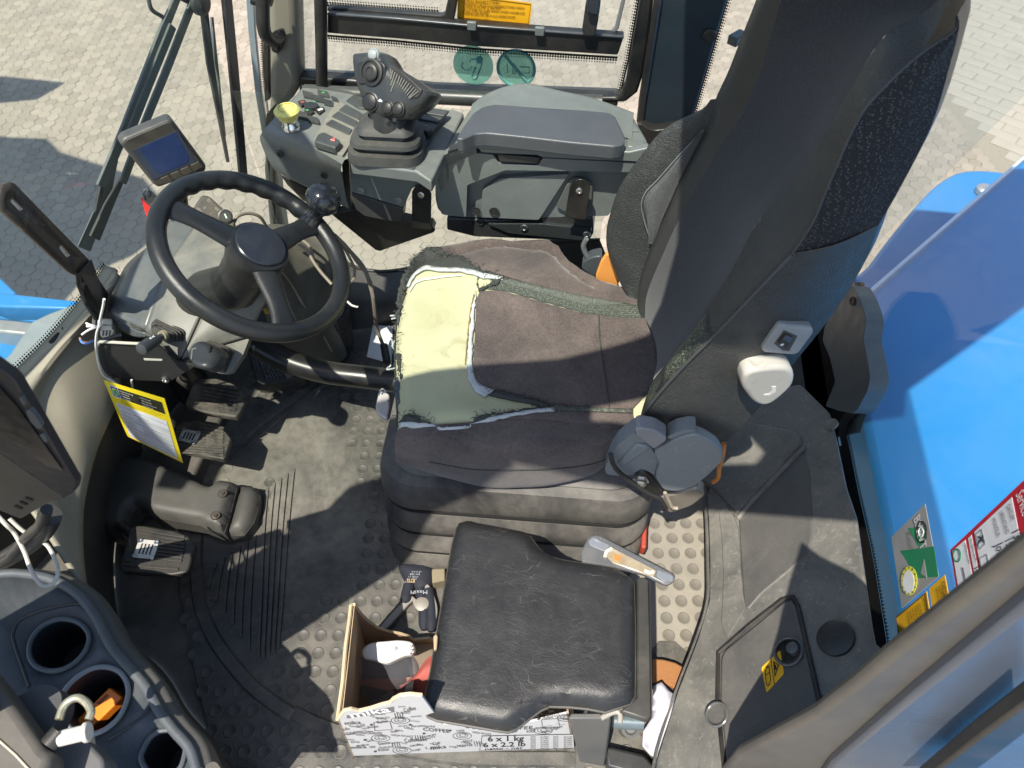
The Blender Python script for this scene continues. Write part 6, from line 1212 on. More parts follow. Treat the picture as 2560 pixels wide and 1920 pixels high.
slab('lower_rail', [Z(p, .05) for p in pairs(K, '545 1500 800 1560 880 1646 860 1720 560 1640')], (0, 0, -.04), darkp, tp, bev=.006)
slab('tear_mark', [Z(p, pz+.0) for p in pairs(J, '985 800 1002 780 1015 800 1008 880 990 890')], (0, 0, -.012), mat('tear_tan', (.35, .27, .17), .8), tp, bev=.002)
# ------------------------------------------------------------------ cardboard box
cbm = mat('cardboard', (.42, .3, .18), .85, col2=(.5, .37, .23), nscale=30, bump=.2, bscale=200); cbp = mat('printed_white_card', (.52, .515, .51), .6, namt=.15); cbe = mat('torn_card_edge', (.6, .47, .3), .9, bump=.6, bscale=300)
bx = thing('cardboard_box', 'torn cardboard coffee box with white printed front on the floor', 'cardboard box', (-.15, .35, 0))
q0, q1 = Z(bxc(140, 520), .004), Z(bxc(2062, 455), .004); ex = (q1-q0).normalized(); ey = V((-ex.y, ex.x, 0)); fn_ = -ey
def BF(p, h=0): return PL(p, q0+fn_*h, fn_)
ftop = [BF(bxc(*p)) for p in ((12, 205), (40, 175), (75, 130), (130, 118), (200, 135), (300, 112), (400, 80), (470, 62), (500, 30), (560, 0), (640, -10), (740, 0))]
q1t = BF(bxc(2010, 150)); ftop2 = [q0.lerp(q1, .45)+V((0, 0, ftop[0].z*.8)), q0.lerp(q1, .8)+V((0, 0, ftop[0].z*.8)), q1t]
front = [q0]+[V((q0.x+ex.x*0, q0.y, ftop[0].z)).lerp(ftop[0], 1)]+ftop[1:]+ftop2+[q1]
slab('front_panel', front, ey*.004, cbp, bx, bev=0)
tube('torn_edge', [p+ey*.002 for p in ftop], .0032, cbe, bx, n=6)
dep = .235; bk0, bk1 = q0+ey*dep, q1+ey*dep; spike = PL(J(455, 600), bk0, ey); spike2 = PL(J(480, 605), bk0, ey)
bkt = [PL(J(*p), bk0, ey) for p in ((475, 600), (520, 660), (560, 700), (620, 745), (690, 770), (770, 785), (820, 800), (860, 825), (960, 815), (1000, 830), (1400, 840))]
slab('back_panel', [bk0+ex*.0, V((bk0.x, bk0.y, spike.z)).lerp(spike, 1)]+bkt+[bk1+V((0, 0, .15)), bk1], ey*.004, cbm, bx, bev=0)
tube('torn_edge', [p+ey*.002 for p in bkt[:10]], .0032, cbe, bx, n=6)
le = [ftop[0], ftop[0].lerp(spike, .3)+V((0, 0, -.006)), ftop[0].lerp(spike, .6)+V((0, 0, .004)), ftop[0].lerp(spike, .85)+V((0, 0, -.002)), spike]
slab('side_panel', [q0, bk0]+list(reversed(le)), ex*.004, cbm, bx, bev=0); tube('torn_edge', le, .0034, cbe, bx, n=6)
slab('side_panel', [q1, bk1, bk1+V((0, 0, .16)), q1t], ex*-.004, cbm, bx, bev=0)
slab('bottom_panel', [q0, q1, bk1, bk0], (0, 0, .004), cbm, bx, bev=0)
slab('liner', [p+ex*.006+V((0, 0, -.003)) for p in (q0+ey*.004+V((0, 0, .01)), bk0+V((0, 0, .01)), spike, ftop[0])], ex*.0015, mat('card_inner', (.5, .36, .22), .85, stretch=(1, 1, 1), nscale=60, namt=.4), bx, bev=0)
def btext(s, p, p2, h, m_=ink, name='print', bold=0, shear=0):
    a, b = BF(bxc(*p), .0006), BF(bxc(*p2), .0006); h = (BF(bxc(p[0], p[1]-h*3000), .0006)-a).length; return text(s, a, b-a, (0, 0, 1), h, m_, bx, width=(b-a).length, name=name, bold=bold, shear=shear)
pr = mat('box_print', (.04, .04, .045), .6)
slab('brand_strip', [BF(bxc(*p), .0005) for p in ((90, 170), (500, 92), (505, 140), (95, 195))], ey*.0003, mat('strip_grey', (.14, .14, .14), .6), bx, bev=0)
btext('mika', (130, 188), (470, 135), .016, whiteink, bold=.02)
for s, a, b, h in (('Coffee', (590, 140), (690, 118), .011), ('Aroma', (650, 272), (775, 264), .007), ('COFFEE', (755, 300), (980, 318), .010), ('HIGH ROAST', (480, 345), (670, 360), .006), ('QUALITY', (345, 200), (470, 196), .006), ('Relax', (360, 240), (450, 225), .008), ('mika', (80, 250), (215, 240), .010), ('mika', (135, 458), (262, 450), .009), ('mika', (815, 465), (950, 450), .010), ('COFFEE', (330, 332), (400, 328), .006), ('Coffee', (600, 405), (715, 390), .012), ('COFFEE', (95, 338), (245, 322), .008), ('fresh', (480, 320), (540, 310), .008), ('QUALITY', (375, 455), (495, 450), .006), ('Relax', (370, 478), (460, 470), .007), ('PREMIUM', (725, 370), (860, 340), .005), ('QUALITY', (735, 385), (860, 360), .005), ('drink', (720, 395), (790, 385), .008), ('COFFEE', (1040, 312), (1110, 308), .006), ('HIGH ROAST', (1180, 320), (1340, 340), .006), ('FFEE', (1545, 292), (1690, 285), .009), ('Gold', (1640, 220), (1700, 205), .008), ('Relax', (1780, 200), (1870, 190), .008), ('QUALITY', (1810, 170), (1940, 180), .006), ('Fresh', (1870, 290), (1950, 275), .008), ('Gold', (185, 275), (250, 260), .008), ('Aroma', (540, 100), (600, 95), .005), ('Gold', (270, 400), (320, 390), .007), ('Cup', (835, 425), (900, 410), .008), ('COFFEE', (1060, 440), (1180, 432), .006), ('Siesta', (370, 425), (470, 412), .008), ('cafe', (60, 300), (120, 292), .008), ('cacao', (640, 440), (730, 425), .007), ('HOT', (1100, 400), (1180, 395), .006)):
    btext(s, a, b, h, pr)
rw_ = random.Random(3)
for k in range(95):
    x_, y_ = rw_.uniform(60, 1960), rw_.uniform(70, 500)
    if y_ < 190-x_*.09 or (x_ > 1230 and y_ > 325) or y_ > 505-x_*.03 or (740 < x_ < 1500 and y_ < 250+(x_-740)*.05): continue
    l_ = rw_.uniform(45, 105); dy_ = rw_.uniform(-14, 14); btext(rw_.choice(('coffee', 'Aroma', 'mika', 'gold', 'fresh', 'hot', 'cup', 'ROAST', 'relax', 'bean', 'QUALITY', 'siesta', 'w w', 'o~o', '(_)>', '~~~')), (x_, y_), (x_+l_, y_+dy_), rw_.uniform(.004, .0075), pr)
def bring_(cx, cy, rx, ry, r=.0005):
    tube('cup_drawing', [BF(bxc(cx+rx*math.cos(t), cy+ry*math.sin(t)), .0006) for t in [2*math.pi*i/26 for i in range(26)]], r, pr, bx, closed=True, n=4)
for cx, cy in ((555, 212), (385, 365), (1090, 345), (570, 470), (1790, 300), (1990, 190)):
    bring_(cx, cy, 80, 30); bring_(cx, cy-4, 50, 20); bring_(cx+4, cy-6, 28, 11)
for cx, cy in ((395, 250), (1845, 225)):
    tube('bag_drawing', [BF(bxc(cx+a, cy+b), .0006) for a, b in ((-70, -20), (70, -30), (90, 40), (-60, 50))], .0006, pr, bx, closed=True, n=4)
for x, y in ((505, 150), (480, 400), (680, 340), (1190, 390)):
    for k in range(4): tube('hatch_drawing', [BF(bxc(x+k*22, y), .0006), BF(bxc(x+14+k*20, y+45), .0006)], .0006, pr, bx, n=4)
for x, y in ((305, 250), (760, 325), (340, 480), (1750, 200), (250, 380), (985, 300), (1500, 300), (640, 250), (90, 400)): slab('bean_drawing', [BF(bxc(x+14*math.cos(t), y+8*math.sin(t)), .0006) for t in [2*math.pi*i/10 for i in range(10)]], ey*.0002, pr, bx, bev=0)
tube('label_frame', [BF(bxc(*p), .0007) for p in ((1240, 470), (1262, 345), (2050, 330), (2060, 452))], .0008, ink, bx, closed=True, n=4)
slab('label_ground', [BF(bxc(*p), .0004) for p in ((1242, 470), (1264, 347), (2048, 332), (2060, 452))], ey*.0002, cbp, bx, bev=0)
btext('6 x 1 kg', (1310, 392), (1620, 385), .015, ink, bold=.02); btext('6 x 2.2 lb', (1270, 442), (1635, 432), .013, ink, bold=.02); btext('netto - net', (1285, 466), (1605, 455), .006, ink, bold=.01)
for k, (a, b, c, d) in enumerate((('[EN]', 'Coffee', '[SK]', 'Kava'), ('[NL]', 'Koffie', '[DA]', 'Kaffe'), ('[FR]', 'Cafe', '[SV]', 'Kaffe'), ('[DE]', 'Kaffee', '[EL]', 'Kafes'), ('[IT]', 'Caffe', '[RU]', 'Kofe'), ('[ES]', 'Cafe', '[FI]', 'Kahvi'), ('[PL]', 'Kawa', '[SL]', 'Kava'))):
    y = 352+k*16
    for s, x in ((a, 1680), (b, 1765), (c, 1875), (d, 1965)): btext(s, (x, y+6), (x+(40 if s[0] == '[' else 70), y+4), .0035, pr if s[0] == '[' else ink)
# things in the box
bt = thing('plastic_bottle', 'clear plastic bottle with white cap standing in the cardboard box', 'bottle', Z(J(680, 1080), .02))
clear = bpy.data.materials.new('clear_plastic'); clear.use_nodes = True; cb_ = clear.node_tree.nodes['Principled BSDF']; cb_.inputs['Base Color'].default_value = (.82, .84, .9, 1); cb_.inputs['Roughness'].default_value = .06; cb_.inputs['Transmission Weight'].default_value = .85; cb_.inputs['IOR'].default_value = 1.2
bcn = [(J(680, 1090), .03, .072), (J(680, 1060), .07, .074), (J(680, 1010), .11, .072), (J(685, 970), .135, .06), (J(690, 940), .15, .04), (J(690, 930), .165, .026)]
vs = []
for p, z, r in bcn:
    c = Z(p, z); vs += [c+ex*r*math.cos(t)+ey*r*.6*math.sin(t) for t in [2*math.pi*k/32 for k in range(32)]]
link('bottle_body', mesh(vs, [(i*32+k, i*32+(k+1) % 32, (i+1)*32+(k+1) % 32, (i+1)*32+k) for i in range(5) for k in range(32)]+[tuple(range(32))]), glass('bottle_plastic', tint=(.8, .84, .93), dirt=.16, dcol=(.75, .78, .85)), bt)
cp_ = [Z(J(*p), .185) for p in ((525, 905), (535, 870), (590, 838), (700, 826), (770, 822), (852, 840), (858, 912), (805, 922), (740, 950), (690, 972), (650, 968), (590, 952), (540, 940))]
cap_ = slab('white_cap', catmull(cp_, 40, True), (0, .004, -.03), white, bt, bev=.007, seg=4)
slab('cap_mark', [Z(J(*p), .1855) for p in ((737, 858), (762, 868), (760, 885), (738, 890))], (0, 0, -.0003), mat('cap_grey', (.25, .25, .24), .5), cap_, bev=0)
tube('cap_seam', [Z(J(*p), .1852) for p in ((806, 838), (808, 918))], .0006, mat('cap_grey2', (.3, .3, .29), .5), cap_, n=4)
text('5N', Z(J(838, 850), .1855), Z(J(836, 895), .1855)-Z(J(838, 850), .1855), Z(J(860, 850), .1855)-Z(J(838, 850), .1855), .008, ink, cap_, width=.02)
slab('bottle_label', [Z(J(*p), .05) for p in ((500, 1080), (860, 1060), (850, 1100), (700, 1150), (520, 1110))], (0, 0, -.004), mat('label_orange', (.5, .2, .1), .6), bt, bev=0)
rc = thing('red_cloth', 'folded red cloth with reflective band inside the box', 'cloth', Z(J(880, 1120), .02))
rcm = mat('red_fabric', (.38, .09, .075), .85, bump=.6, bscale=120, nscale=20)
loft('cloth', [[Z(J(*p), z) for p, z in (((735, 1170), .06), ((740, 1130), .08), ((800, 1105), .09))], [Z(J(*p), z) for p, z in (((850, 1180), .07), ((870, 1080), .12), ((880, 1030), .11))], [Z(J(*p), z) for p, z in (((960, 1180), .08), ((960, 1020), .13), ((960, 930), .11))], [Z(J(*p), z) for p, z in (((1080, 1180), .08), ((1080, 1000), .12), ((1080, 900), .1))]], rcm, rc, n=20, m=8)
loft('reflective_band', [[Z(J(*p), z+.004) for p, z in (((800, 1178), .075), ((805, 1140), .10), ((815, 1100), .10))], [Z(J(*p), z+.004) for p, z in (((858, 1178), .078), ((855, 1130), .11), ((860, 1085), .12))]], mat('band_grey', (.42, .4, .34), .5), rc, n=12, m=3)
wad = slab('paper_scraps', catmull([Z(J(*p), .05) for p in ((560, 1220), (640, 1190), (720, 1140), (740, 1180), (690, 1220), (600, 1250))], 24, True), (0, 0, -.03), mat('scrap_grey', (.25, .22, .18), .9, bump=1, bscale=60, col2=(.45, .4, .33), nscale=40), None, bev=.006); tag(wad, 'crumpled grey scraps in the front of the cardboard box', 'scraps')
# glove and pliers under the seat
gv_ = thing('work_glove', 'navy work glove with white print lying under the seat bellows', 'glove', Z(J(860, 450), .0))
gm = mat('glove_navy', (.012, .014, .024), .8, bump=.5, bscale=250)
domed('glove_body', [V((p.x, p.y)) for p in catmull([Z(J(*p), .02) for p in ((760, 330), (900, 320), (985, 350), (990, 430), (960, 500), (900, 525), (850, 500), (800, 440))], 30, True)], .006, .026, .035, gm, gv_, sp=.009)
for q_ in (((900, 500), (925, 600), (930, 690), (925, 760)), ((950, 500), (970, 600), (975, 690), (970, 770)), ((830, 470), (815, 540), (800, 590))):
    pts_ = catmull([Z(J(*p), .02) for p in q_], 10); link('glove_finger', mesh(*tubeg(pts_, [.015]*8+[.013, .007], 10)), gm, gv_)
gux = Z(J(900, 540), .04)-Z(J(960, 540), .04); guy = Z(J(900, 540), .04)-Z(J(900, 500), .04)
text('MaxiFl', Z(J(950, 505), .036), gux, guy, .009, mat('glove_print', (.35, .36, .38), .6), gv_, width=.04); text('ATG', Z(J(870, 430), .036), gux, guy, .010, mat('glove_gold', (.55, .35, .05), .5), gv_, width=.02)
for k in range(5): text(('CE 4131A', 'EN 388', 'VCB 11', 'size 10', 'EN ISO')[k], Z(J(910-k*10, 380+k*16), .036), gux, guy, .004, mat('glove_print', (.35, .36, .38), .6), gv_, width=.024)
pl_ = thing('pliers', 'dusty grey steel pliers lying open on the floor mat', 'pliers', Z(J(850, 600), .01))
plm = mat('pliers_steel', (.26, .245, .22), .5, metal=.3, dust=.4)
slab('handle', catmull([Z(J(*p), .025) for p in ((640, 740), (800, 560), (850, 535), (870, 560), (830, 590), (680, 755))], 30, True), (0, 0, -.014), plm, pl_, bev=.003)
slab('handle', catmull([Z(J(*p), .03) for p in ((930, 480), (960, 470), (1010, 600), (1000, 700), (970, 660), (945, 570))], 30, True), (0, 0, -.014), plm, pl_, bev=.003)
lathe('joint', [(.017, 0), (.017, .016), (.012, .018), (0, .018)], Z(J(915, 605), .018), (0, 0, 1), plm, pl_)
slab('jaw', catmull([Z(J(*p), .026) for p in ((855, 545), (900, 590), (890, 630), (860, 600))], 20, True), (0, 0, -.012), plm, pl_, bev=.003)
wb_ = slab('wood_block', [Z(J(*p), .05) for p in ((975, 365), (1060, 360), (1060, 440), (978, 455))], (0, 0, -.05), mat('dirty_wood', (.2, .17, .11), .8, nscale=40), None, bev=.003); tag(wb_, 'dirty wooden block wedged under the seat bellows', 'block')
# clear case by the pad
cs_ = thing('plastic_case', 'clear scuffed plastic case with orange contents beside the black pad', 'case', Z(K(700, 320), .28))
kq = [Z(p, .36) for p in pairs(K, '390 260 440 160 475 142 520 150 985 395 1002 420 985 450 940 470 800 400 600 350 395 320')]
pk = bpy.data.materials.new('clear_packet'); pk.use_nodes = True; pkb = pk.node_tree.nodes['Principled BSDF']; pkb.inputs['Base Color'].default_value = (.5, .52, .55, 1); pkb.inputs['Roughness'].default_value = .22; pkb.inputs['Transmission Weight'].default_value = .8; pkb.inputs['IOR'].default_value = 1.25
slab('case_shell', rp(kq, .006), (0, 0, -.012), pk, cs_, bev=.003)
slab('scuffed_end', rp([Z(p, .3605) for p in pairs(K, '440 185 470 160 580 215 545 255 450 215')], .003), (0, 0, -.002), mat('scuffed_white', (.16, .175, .2), .4, wear=((.34, .36, .4), .8, 40)), cs_, bev=.001)
slab('scuffed_end', rp([Z(p, .3605) for p in pairs(K, '885 370 985 410 985 440 930 450 875 410')], .003), (0, 0, -.002), mat('scuffed_white', (.34, .36, .4), .5), cs_, bev=.001)
slab('case_window', [Z(p, .3615) for p in pairs(K, '540 270 590 225 880 375 860 415 800 400 600 330')], (0, 0, -.004), mat('case_amber', (.25, .2, .13), .2, coat=.5, nscale=40, namt=.8, col2=(.4, .35, .26)), cs_, bev=.002)
slab('orange_insert', [Z(p, .3625) for p in pairs(K, '605 265 650 282 642 325 605 306')], (0, 0, -.002), mat('insert_orange', (.5, .17, .035), .5), cs_, bev=.001)
tube('case_clip', [Z(p, .363) for p in pairs(K, '545 290 555 255 590 235')], .004, mat('clip_ivory', (.62, .58, .46), .5), cs_)
tube('case_clip', [Z(p, .363) for p in pairs(K, '800 375 830 390 860 385')], .004, mat('clip_ivory', (.62, .58, .46), .5), cs_)
st_ = slab('orange_belt', rp([Z(p, .06) for p in pairs(K, '850 942 920 945 1000 965 1060 1000 1062 1080 1010 1140 930 1100 850 1090')], .006), (0, 0, -.02), mat('belt_orange', (.28, .12, .04), .75, bump=.5, bscale=400, stretch=(1, 6, 1), nscale=60), None, bev=.004); tag(st_, 'orange belt webbing on the floor behind the pad', 'belt')
slab('belt_dark', rp([Z(p, .05) for p in pairs(K, '850 1090 930 1100 1015 1140 1015 1190 960 1170 850 1120')], .006), (0, 0, -.02), darkp, st_, bev=.003)
wp_ = drape('white_cloth', [Z(p, .08).xy for p in pairs(K, '850 1130 900 1110 960 1150 1015 1180 985 1320 890 1570 850 1550 795 1500 800 1400 850 1320')], lambda x, y: V((x, y, .06+.02*math.sin(x*60+y*25)+.05*y)), mat('cloth_lilac_white', (.46, .455, .51), .8, bump=.2, bscale=80), None, sp=.012, thick=.002); tag(wp_, 'crumpled white cloth hanging beside the rear trim', 'cloth')
fp_ = slab('floor_hatch', rp([Z(p, .011) for p in pairs(K, '850 900 890 828 995 828 1080 905 1040 980 850 950')], .004), (0, 0, -.004), matm, None, bev=.001); tag(fp_, 'small eight sided access plate in the floor mat', 'plate')
# ------------------------------------------------------------------ rear shelf trim and rear window
rs = thing('rear_trim_panel', 'worn grey moulded rear trim shelf below the rear window', 'trim panel', (.45, .6, 0))
ra, rb, rcx = V((.374, .856, .10)), V((.255, .298, .10)), X(px(2200, 1300), .66)
RN = (rb-ra).cross(rcx-ra).normalized(); RN = RN if RN.z > 0 else -RN
def RP(p, h=0): return PL(p, ra+RN*h, RN)
rsk = [px(1765, 1240), px(1770, 1300), px(1773, 1400), px(1772, 1500), px(1742, 1600), px(1692, 1730), px(1640, 1900), px(1630, 2060)]
rout = [px(2330, 2060), px(2196, 1656), px(2178, 1567), px(2156, 1411), px(2140, 1294), px(2114, 1217), px(2090, 1100), px(2072, 1030), px(2000, 960), px(1900, 980), px(1820, 1080)]
slab('shelf', rp([RP(p) for p in rsk+rout], .008), RN*-.012, shelfm, rs, bev=.004)
ri = catmull([RP(p) for p in rsk], 30); loft('shelf_front', [ri, [p+V((-.004, .0, -.02)) for p in ri], [V((p.x+.02, p.y, 0)) for p in ri]], shelfm, rs, n=30, m=5)
band_ = [RP(p, .006) for p in pairs(L, '290 420 340 480 370 560 385 760 395 940 420 1080 300 1280 265 1180 280 900 270 640 250 470')]
slab('inner_ridge', rp(band_, .01), RN*-.012, shelfm, rs, bev=.005)
slab('recess_panel', rp([RP(p, .003) for p in pairs(L, '375 500 470 380 790 60 835 200 850 480 848 640 815 740 690 850 525 985 440 1085 412 1085 392 800 380 600')], .012), RN*-.01, hatchm, rs, bev=.004)
slab('upper_block', rp([RP(p, .007) for p in pairs(L, '-40 120 220 -160 760 -60 790 20 480 350 360 470 330 440 200 300')], .02), RN*-.05, shelfm, rs, bev=.015, seg=3)
tube('recess_rim', [RP(p, .004) for p in pairs(L, '358 480 372 505 470 385 800 45')], .006, shelfm, rs, n=8)
hatch = thing('access_hatch', 'dark grey access hatch with pull rings in the rear trim', 'hatch', RP(K(1600, 1200)))
slab('hatch_panel', rp([RP(p, .010) for p in pairs(K, '1288 905 1690 575 1740 560 1772 600 1925 1280 1600 1500 1340 1720 1310 1480 1283 1200')], [.02, .015, .01, .02, .02, 0, 0, 0, 0]), RN*-.012, hatchm, hatch, bev=.006, seg=3)
tube('hatch_gap', [RP(p, .004) for p in pairs(K, '1320 1700 1296 1480 1270 1200 1275 905 1480 725 1690 562 1755 545 1785 600 1940 1285')], .005, black, hatch, n=6)
rgm = mat('clear_ring', (.09, .095, .095), .25)
def dring(p, r, flat):
    c = RP(p, .016); a, b, n_ = frame(RN)
    tube('pull_ring', [c+(a*math.cos(t)+b*math.sin(t))*r for t in [2*math.pi*i/30 for i in range(30)]], .0028, rgm, hatch, closed=True, n=8)
    lathe('ring_seat', [(r*1.05, 0), (r*1.05, .003), (r*.85, .0035), (r*.8, .001), (0, .001)], RP(p, .009), RN, black if flat else hatchm, hatch, n=28)
dring(K(1725, 895), .028, 1); dring(K(1265, 1302), .023, 0)
lathe('ring_pin', [(.012, 0), (.012, .012), (.006, .014), (0, .014)], RP(K(1765, 890), .012), RN, rgm, hatch)
yl = slab('battery_label', rp([RP(p, .0112) for p in pairs(K, '1672 888 1698 1040 1585 1162 1552 1000')], .004), RN*-.0008, yellow, hatch, bev=0)
K3 = lambda s: [RP(p, .0118) for p in pairs(K, s)]
tube('label_triangle', K3('1632 962 1662 985 1640 1055'), .0014, ink, yl, closed=True, n=4); tube('label_mark', K3('1642 985 1646 1012'), .0014, ink, yl, n=4)
for s_ in ('1575 1015 1600 990 1612 1085 1585 1112', '1580 1000 1596 985', '1590 1122 1610 1100', '1582 1050 1606 1028'): tube('label_drawing', K3(s_), .0009, ink, yl, closed=len(s_) > 24, n=4)
tube('label_line', K3('1612 948 1636 1105'), .0007, ink, yl, n=4)
lathe('round_cap', [(.036, 0), (.036, .007), (.032, .009), (.006, .009), (.005, .0105), (0, .0105)], RP(K(2035, 815), .0), RN, mat('cap_dark', (.03, .031, .032), .4, wear=((.12, .12, .11), .3, 40)), rs, n=36)
for p in (L(1242, 1372), r3(815, 1405)): lathe('slotted_plug', [(.016, 0), (.016, .005), (.013, .006), (0, .006)], RP(p, .0), RN, shelfm, rs, n=24)
dk = thing('corner_duct', 'dark curved air duct trim beside the rear window', 'duct', X(r3(900, 1250), .6))
dpl = lambda s, x: [X(p, x) for p in pairs(r3, s)]
slab('duct_body', rp(dpl('870 470 960 380 1010 470 1050 590 1062 650 1040 780 1070 920 1092 1060 1075 1150 1000 1290 960 1322 860 1300 765 1268 838 1090 800 920 745 790 760 690 800 610', .60), .01), (.05, .02, -.02), mat('duct_plastic', (.07, .088, .1), .5, col2=(.1, .12, .135), nscale=12, bump=.2), dk, bev=.02, seg=4)
lathe('screw_cap', [(.010, 0), (.010, .003), (.006, .003), (0, .002)], X(r3(968, 503), .598), (-1, -.2, .1), darkp, dk)
slab('rear_wall', [X(px(*p), .70) for p in ((1880, 1060), (1990, 880), (2060, 780), (2110, 715), (2150, 705), (2165, 760), (2150, 900), (2165, 1000), (2140, 1080), (1950, 1120))], (.01, 0, 0), mat('wall_black', (.005, .005, .005), .9, spec=.1), dk, bev=0)
slab('rear_wall', [V((.70, .9, 0)), V((.70, 1.72, 0)), V((.70, 1.72, .14)), V((.70, 1.1, .14)), V((.70, .9, .2))], (.01, 0, 0), MATS['wall_black'], dk, bev=0)
rw = thing('rear_window', 'rear window glass with black dotted border', 'window', (.69, .8, .3))
gx = .69
wl = [X(p, gx) for p in pairs(r3, '960 300 1030 470 1075 620 1050 800 1090 960 1110 1100 1040 1280 930 1420 955 1560')+pairs(L, '1105 60 1158 330 1245 720 1318 1150 1360 1420 1410 1720')]
wl = catmull(wl, 60)
slab('glass_pane', [V((gx, p.y, p.z)) for p in wl]+[V((gx, -.1, .2)), V((gx, -.1, 1.75)), V((gx, 1.72, 1.75)), V((gx, 1.72, .6))], (.005, 0, 0), win_rear, rw, bev=0)
wb2 = [X(p, gx-.004) for p in pairs(r3, '900 330 970 480 1010 640 990 800 1020 960 1040 1080 960 1250 860 1400 885 1560')+pairs(L, '1010 60 1065 330 1140 700 1215 1170 1255 1430 1300 1740')]
loft('border_band', [catmull(wb2, 60), [p+V((-.004, 0, 0)) for p in wl]], wf, rw, n=60, m=2, smooth_u=False)
dv_ = [(wl[i]-catmull(wb2, 60)[i]).normalized()*.016 for i in range(60)]
fritband('frit_edge', [p+V((-.003, 0, 0)) for p in wl], dv_, rw, .0075, 3)
# ---- stickers on the rear window
GX = gx-.0035
def GP(p, h=0): return X(p, GX-h)
def gq(name, s, m_, par, h=0, t=.0008): return slab(name, [GP(p, h) for p in pairs(st, s)], (t, 0, 0), m_, par, bev=0)
def gtext(s, p, hgt, m_, par, p2=None, name='lettering', bold=0, shear=0):
    a = GP(st(*p), .0012); ux, uy = V((0, -1, 0)), V((0, 0, 1))
    w_ = abs((GP(st(*p2))-GP(st(*p))).y) if p2 else None
    return text(s, a, ux, uy, hgt, m_, par, width=w_, name=name, bold=bold, shear=shear)
s1 = thing('inspection_sticker', 'grey and green inspection sticker on the rear window', 'sticker', GP(st(520, 700)))
grs = mat('sticker_grey', (.3, .3, .29), .45); ggr = mat('sticker_green', (.02, .22, .1), .45)
gq('sticker_ground', '622 215 745 872 412 1155 318 515', grs, s1); gq('green_field', '400 638 702 598 744 872 556 886', ggr, s1, .0006, .0004)
gq('logo_triangle', '470 432 637 432 590 600 560 590', mat('logo_green2', (.03, .28, .12), .4), s1, .0008, .0004)
tube('logo_circle', [GP(st(590+46*math.cos(t), 470+95*math.sin(t)), .001) for t in [2*math.pi*i/30 for i in range(30)]], .0016, ink, s1, closed=True, n=4)
tube('logo_circle', [GP(st(587+22*math.cos(t), 470+42*math.sin(t)), .0012) for t in [2*math.pi*i/24 for i in range(24)]], .0014, mat('logo_pale', (.6, .6, .58), .5), s1, closed=True, n=4)
gtext('BMWT', (522, 350), .026, mat('logo_letter', (.62, .62, .6), .5), s1, (592, 630), bold=.02); gtext('Keur', (455, 470), .016, mat('logo_letter2', (.2, .2, .19), .5), s1, (520, 610), shear=.3)
gq('green_arrow', '612 715 640 885 580 840', grs, s1, .0012, .0004)
rd = thing('round_sticker', 'round yellow and white date sticker on the lower part of the grey sticker', 'sticker', GP(st(480, 905)))
slab('yellow_disc', [GP(st(478+72*math.cos(t), 908+132*math.sin(t)), .0016) for t in [2*math.pi*i/30 for i in range(30)]], (.0006, 0, 0), mat('disc_yellow', (.75, .7, .08), .5), rd, bev=0)
slab('white_disc', [GP(st(472+52*math.cos(t), 920+104*math.sin(t)), .002) for t in [2*math.pi*i/30 for i in range(30)]], (.0003, 0, 0), whiteink, rd, bev=0)
for k in range(12):
    t = 2*math.pi*k/12; tube('tick', [GP(st(478+56*math.cos(t), 908+108*math.sin(t)), .0021), GP(st(478+70*math.cos(t), 908+128*math.sin(t)), .0021)], .0006, ink, rd, n=4)
gtext('20225', (486, 840), .008, ink, rd, (498, 890))
s2 = thing('warning_sticker', 'narrow yellow warning sticker on the rear window next to the pillar', 'sticker', GP(st(760, 1080)), 'yellow stickers on the rear window')
gq('sticker_ground', '800 855 862 1190 705 1312 660 975', yellow, s2); gtext('OPGELET!', (775, 925), .010, mat('sticker_ink', (.12, .06, .005), .6), s2, (830, 1180), bold=.01)
for k, s in enumerate(('GEBRUIK DE MACHINE', 'UITSLUITEND MET', 'VOORKENNIS')): gtext(s, (760-k*22, 955+k*14), .007, mat('sticker_ink', (.12, .06, .005), .6), s2)
s3 = thing('warning_sticker', 'wide yellow daily check sticker below the grey sticker on the rear window', 'sticker', GP(st(520, 1280)), 'yellow stickers on the rear window')
gq('sticker_ground', '636 1003 688 1335 395 1562 360 1235', yellow, s3)
tube('sticker_border', [GP(st(*p), .001) for p in ((630, 1018), (680, 1330), (402, 1545), (368, 1242))], .0008, mat('sticker_ink', (.12, .06, .005), .6), s3, closed=True, n=4)
gtext('DAGELIJKSE CONTROLE', (605, 1065), .010, mat('sticker_ink', (.12, .06, .005), .6), s3, (660, 1400), bold=.01)
for k, s in enumerate(('OLIEPEIL MOTOR', 'WATERPEIL RADIATEUR', 'TRANSMISSIE NIVEAU OP', 'VUILE CONTROLE', 'WIELMOEREN EN BANDEN', 'WERKING VERLICHTING')): gtext(s, (568-k*22, 1115+k*17), .0065, mat('sticker_ink', (.12, .06, .005), .6), s3)
s4 = thing('service_sticker', 'white service sticker with red border and handwriting on the rear window', 'sticker', GP(st(1200, 600)))
red = mat('sticker_red', (.5, .02, .04), .45); gq('sticker_ground', '1515 0 1640 560 930 1135 848 630', red, s4); 
wht = mat('sticker_white', (.72, .73, .75), .5)
for s_ in ('1405 155 1500 640 1150 935 1065 470', '1040 495 1128 960 1095 1000 1010 528', '985 540 1075 1005 945 1110 868 640'): gq('form_field', s_, wht, s4, .0006, .0004)
pen = mat('pen_black', (.03, .03, .04), .6); gtext('Service', (1440, 135), .022, whiteink, s4, (1500, 330)); 
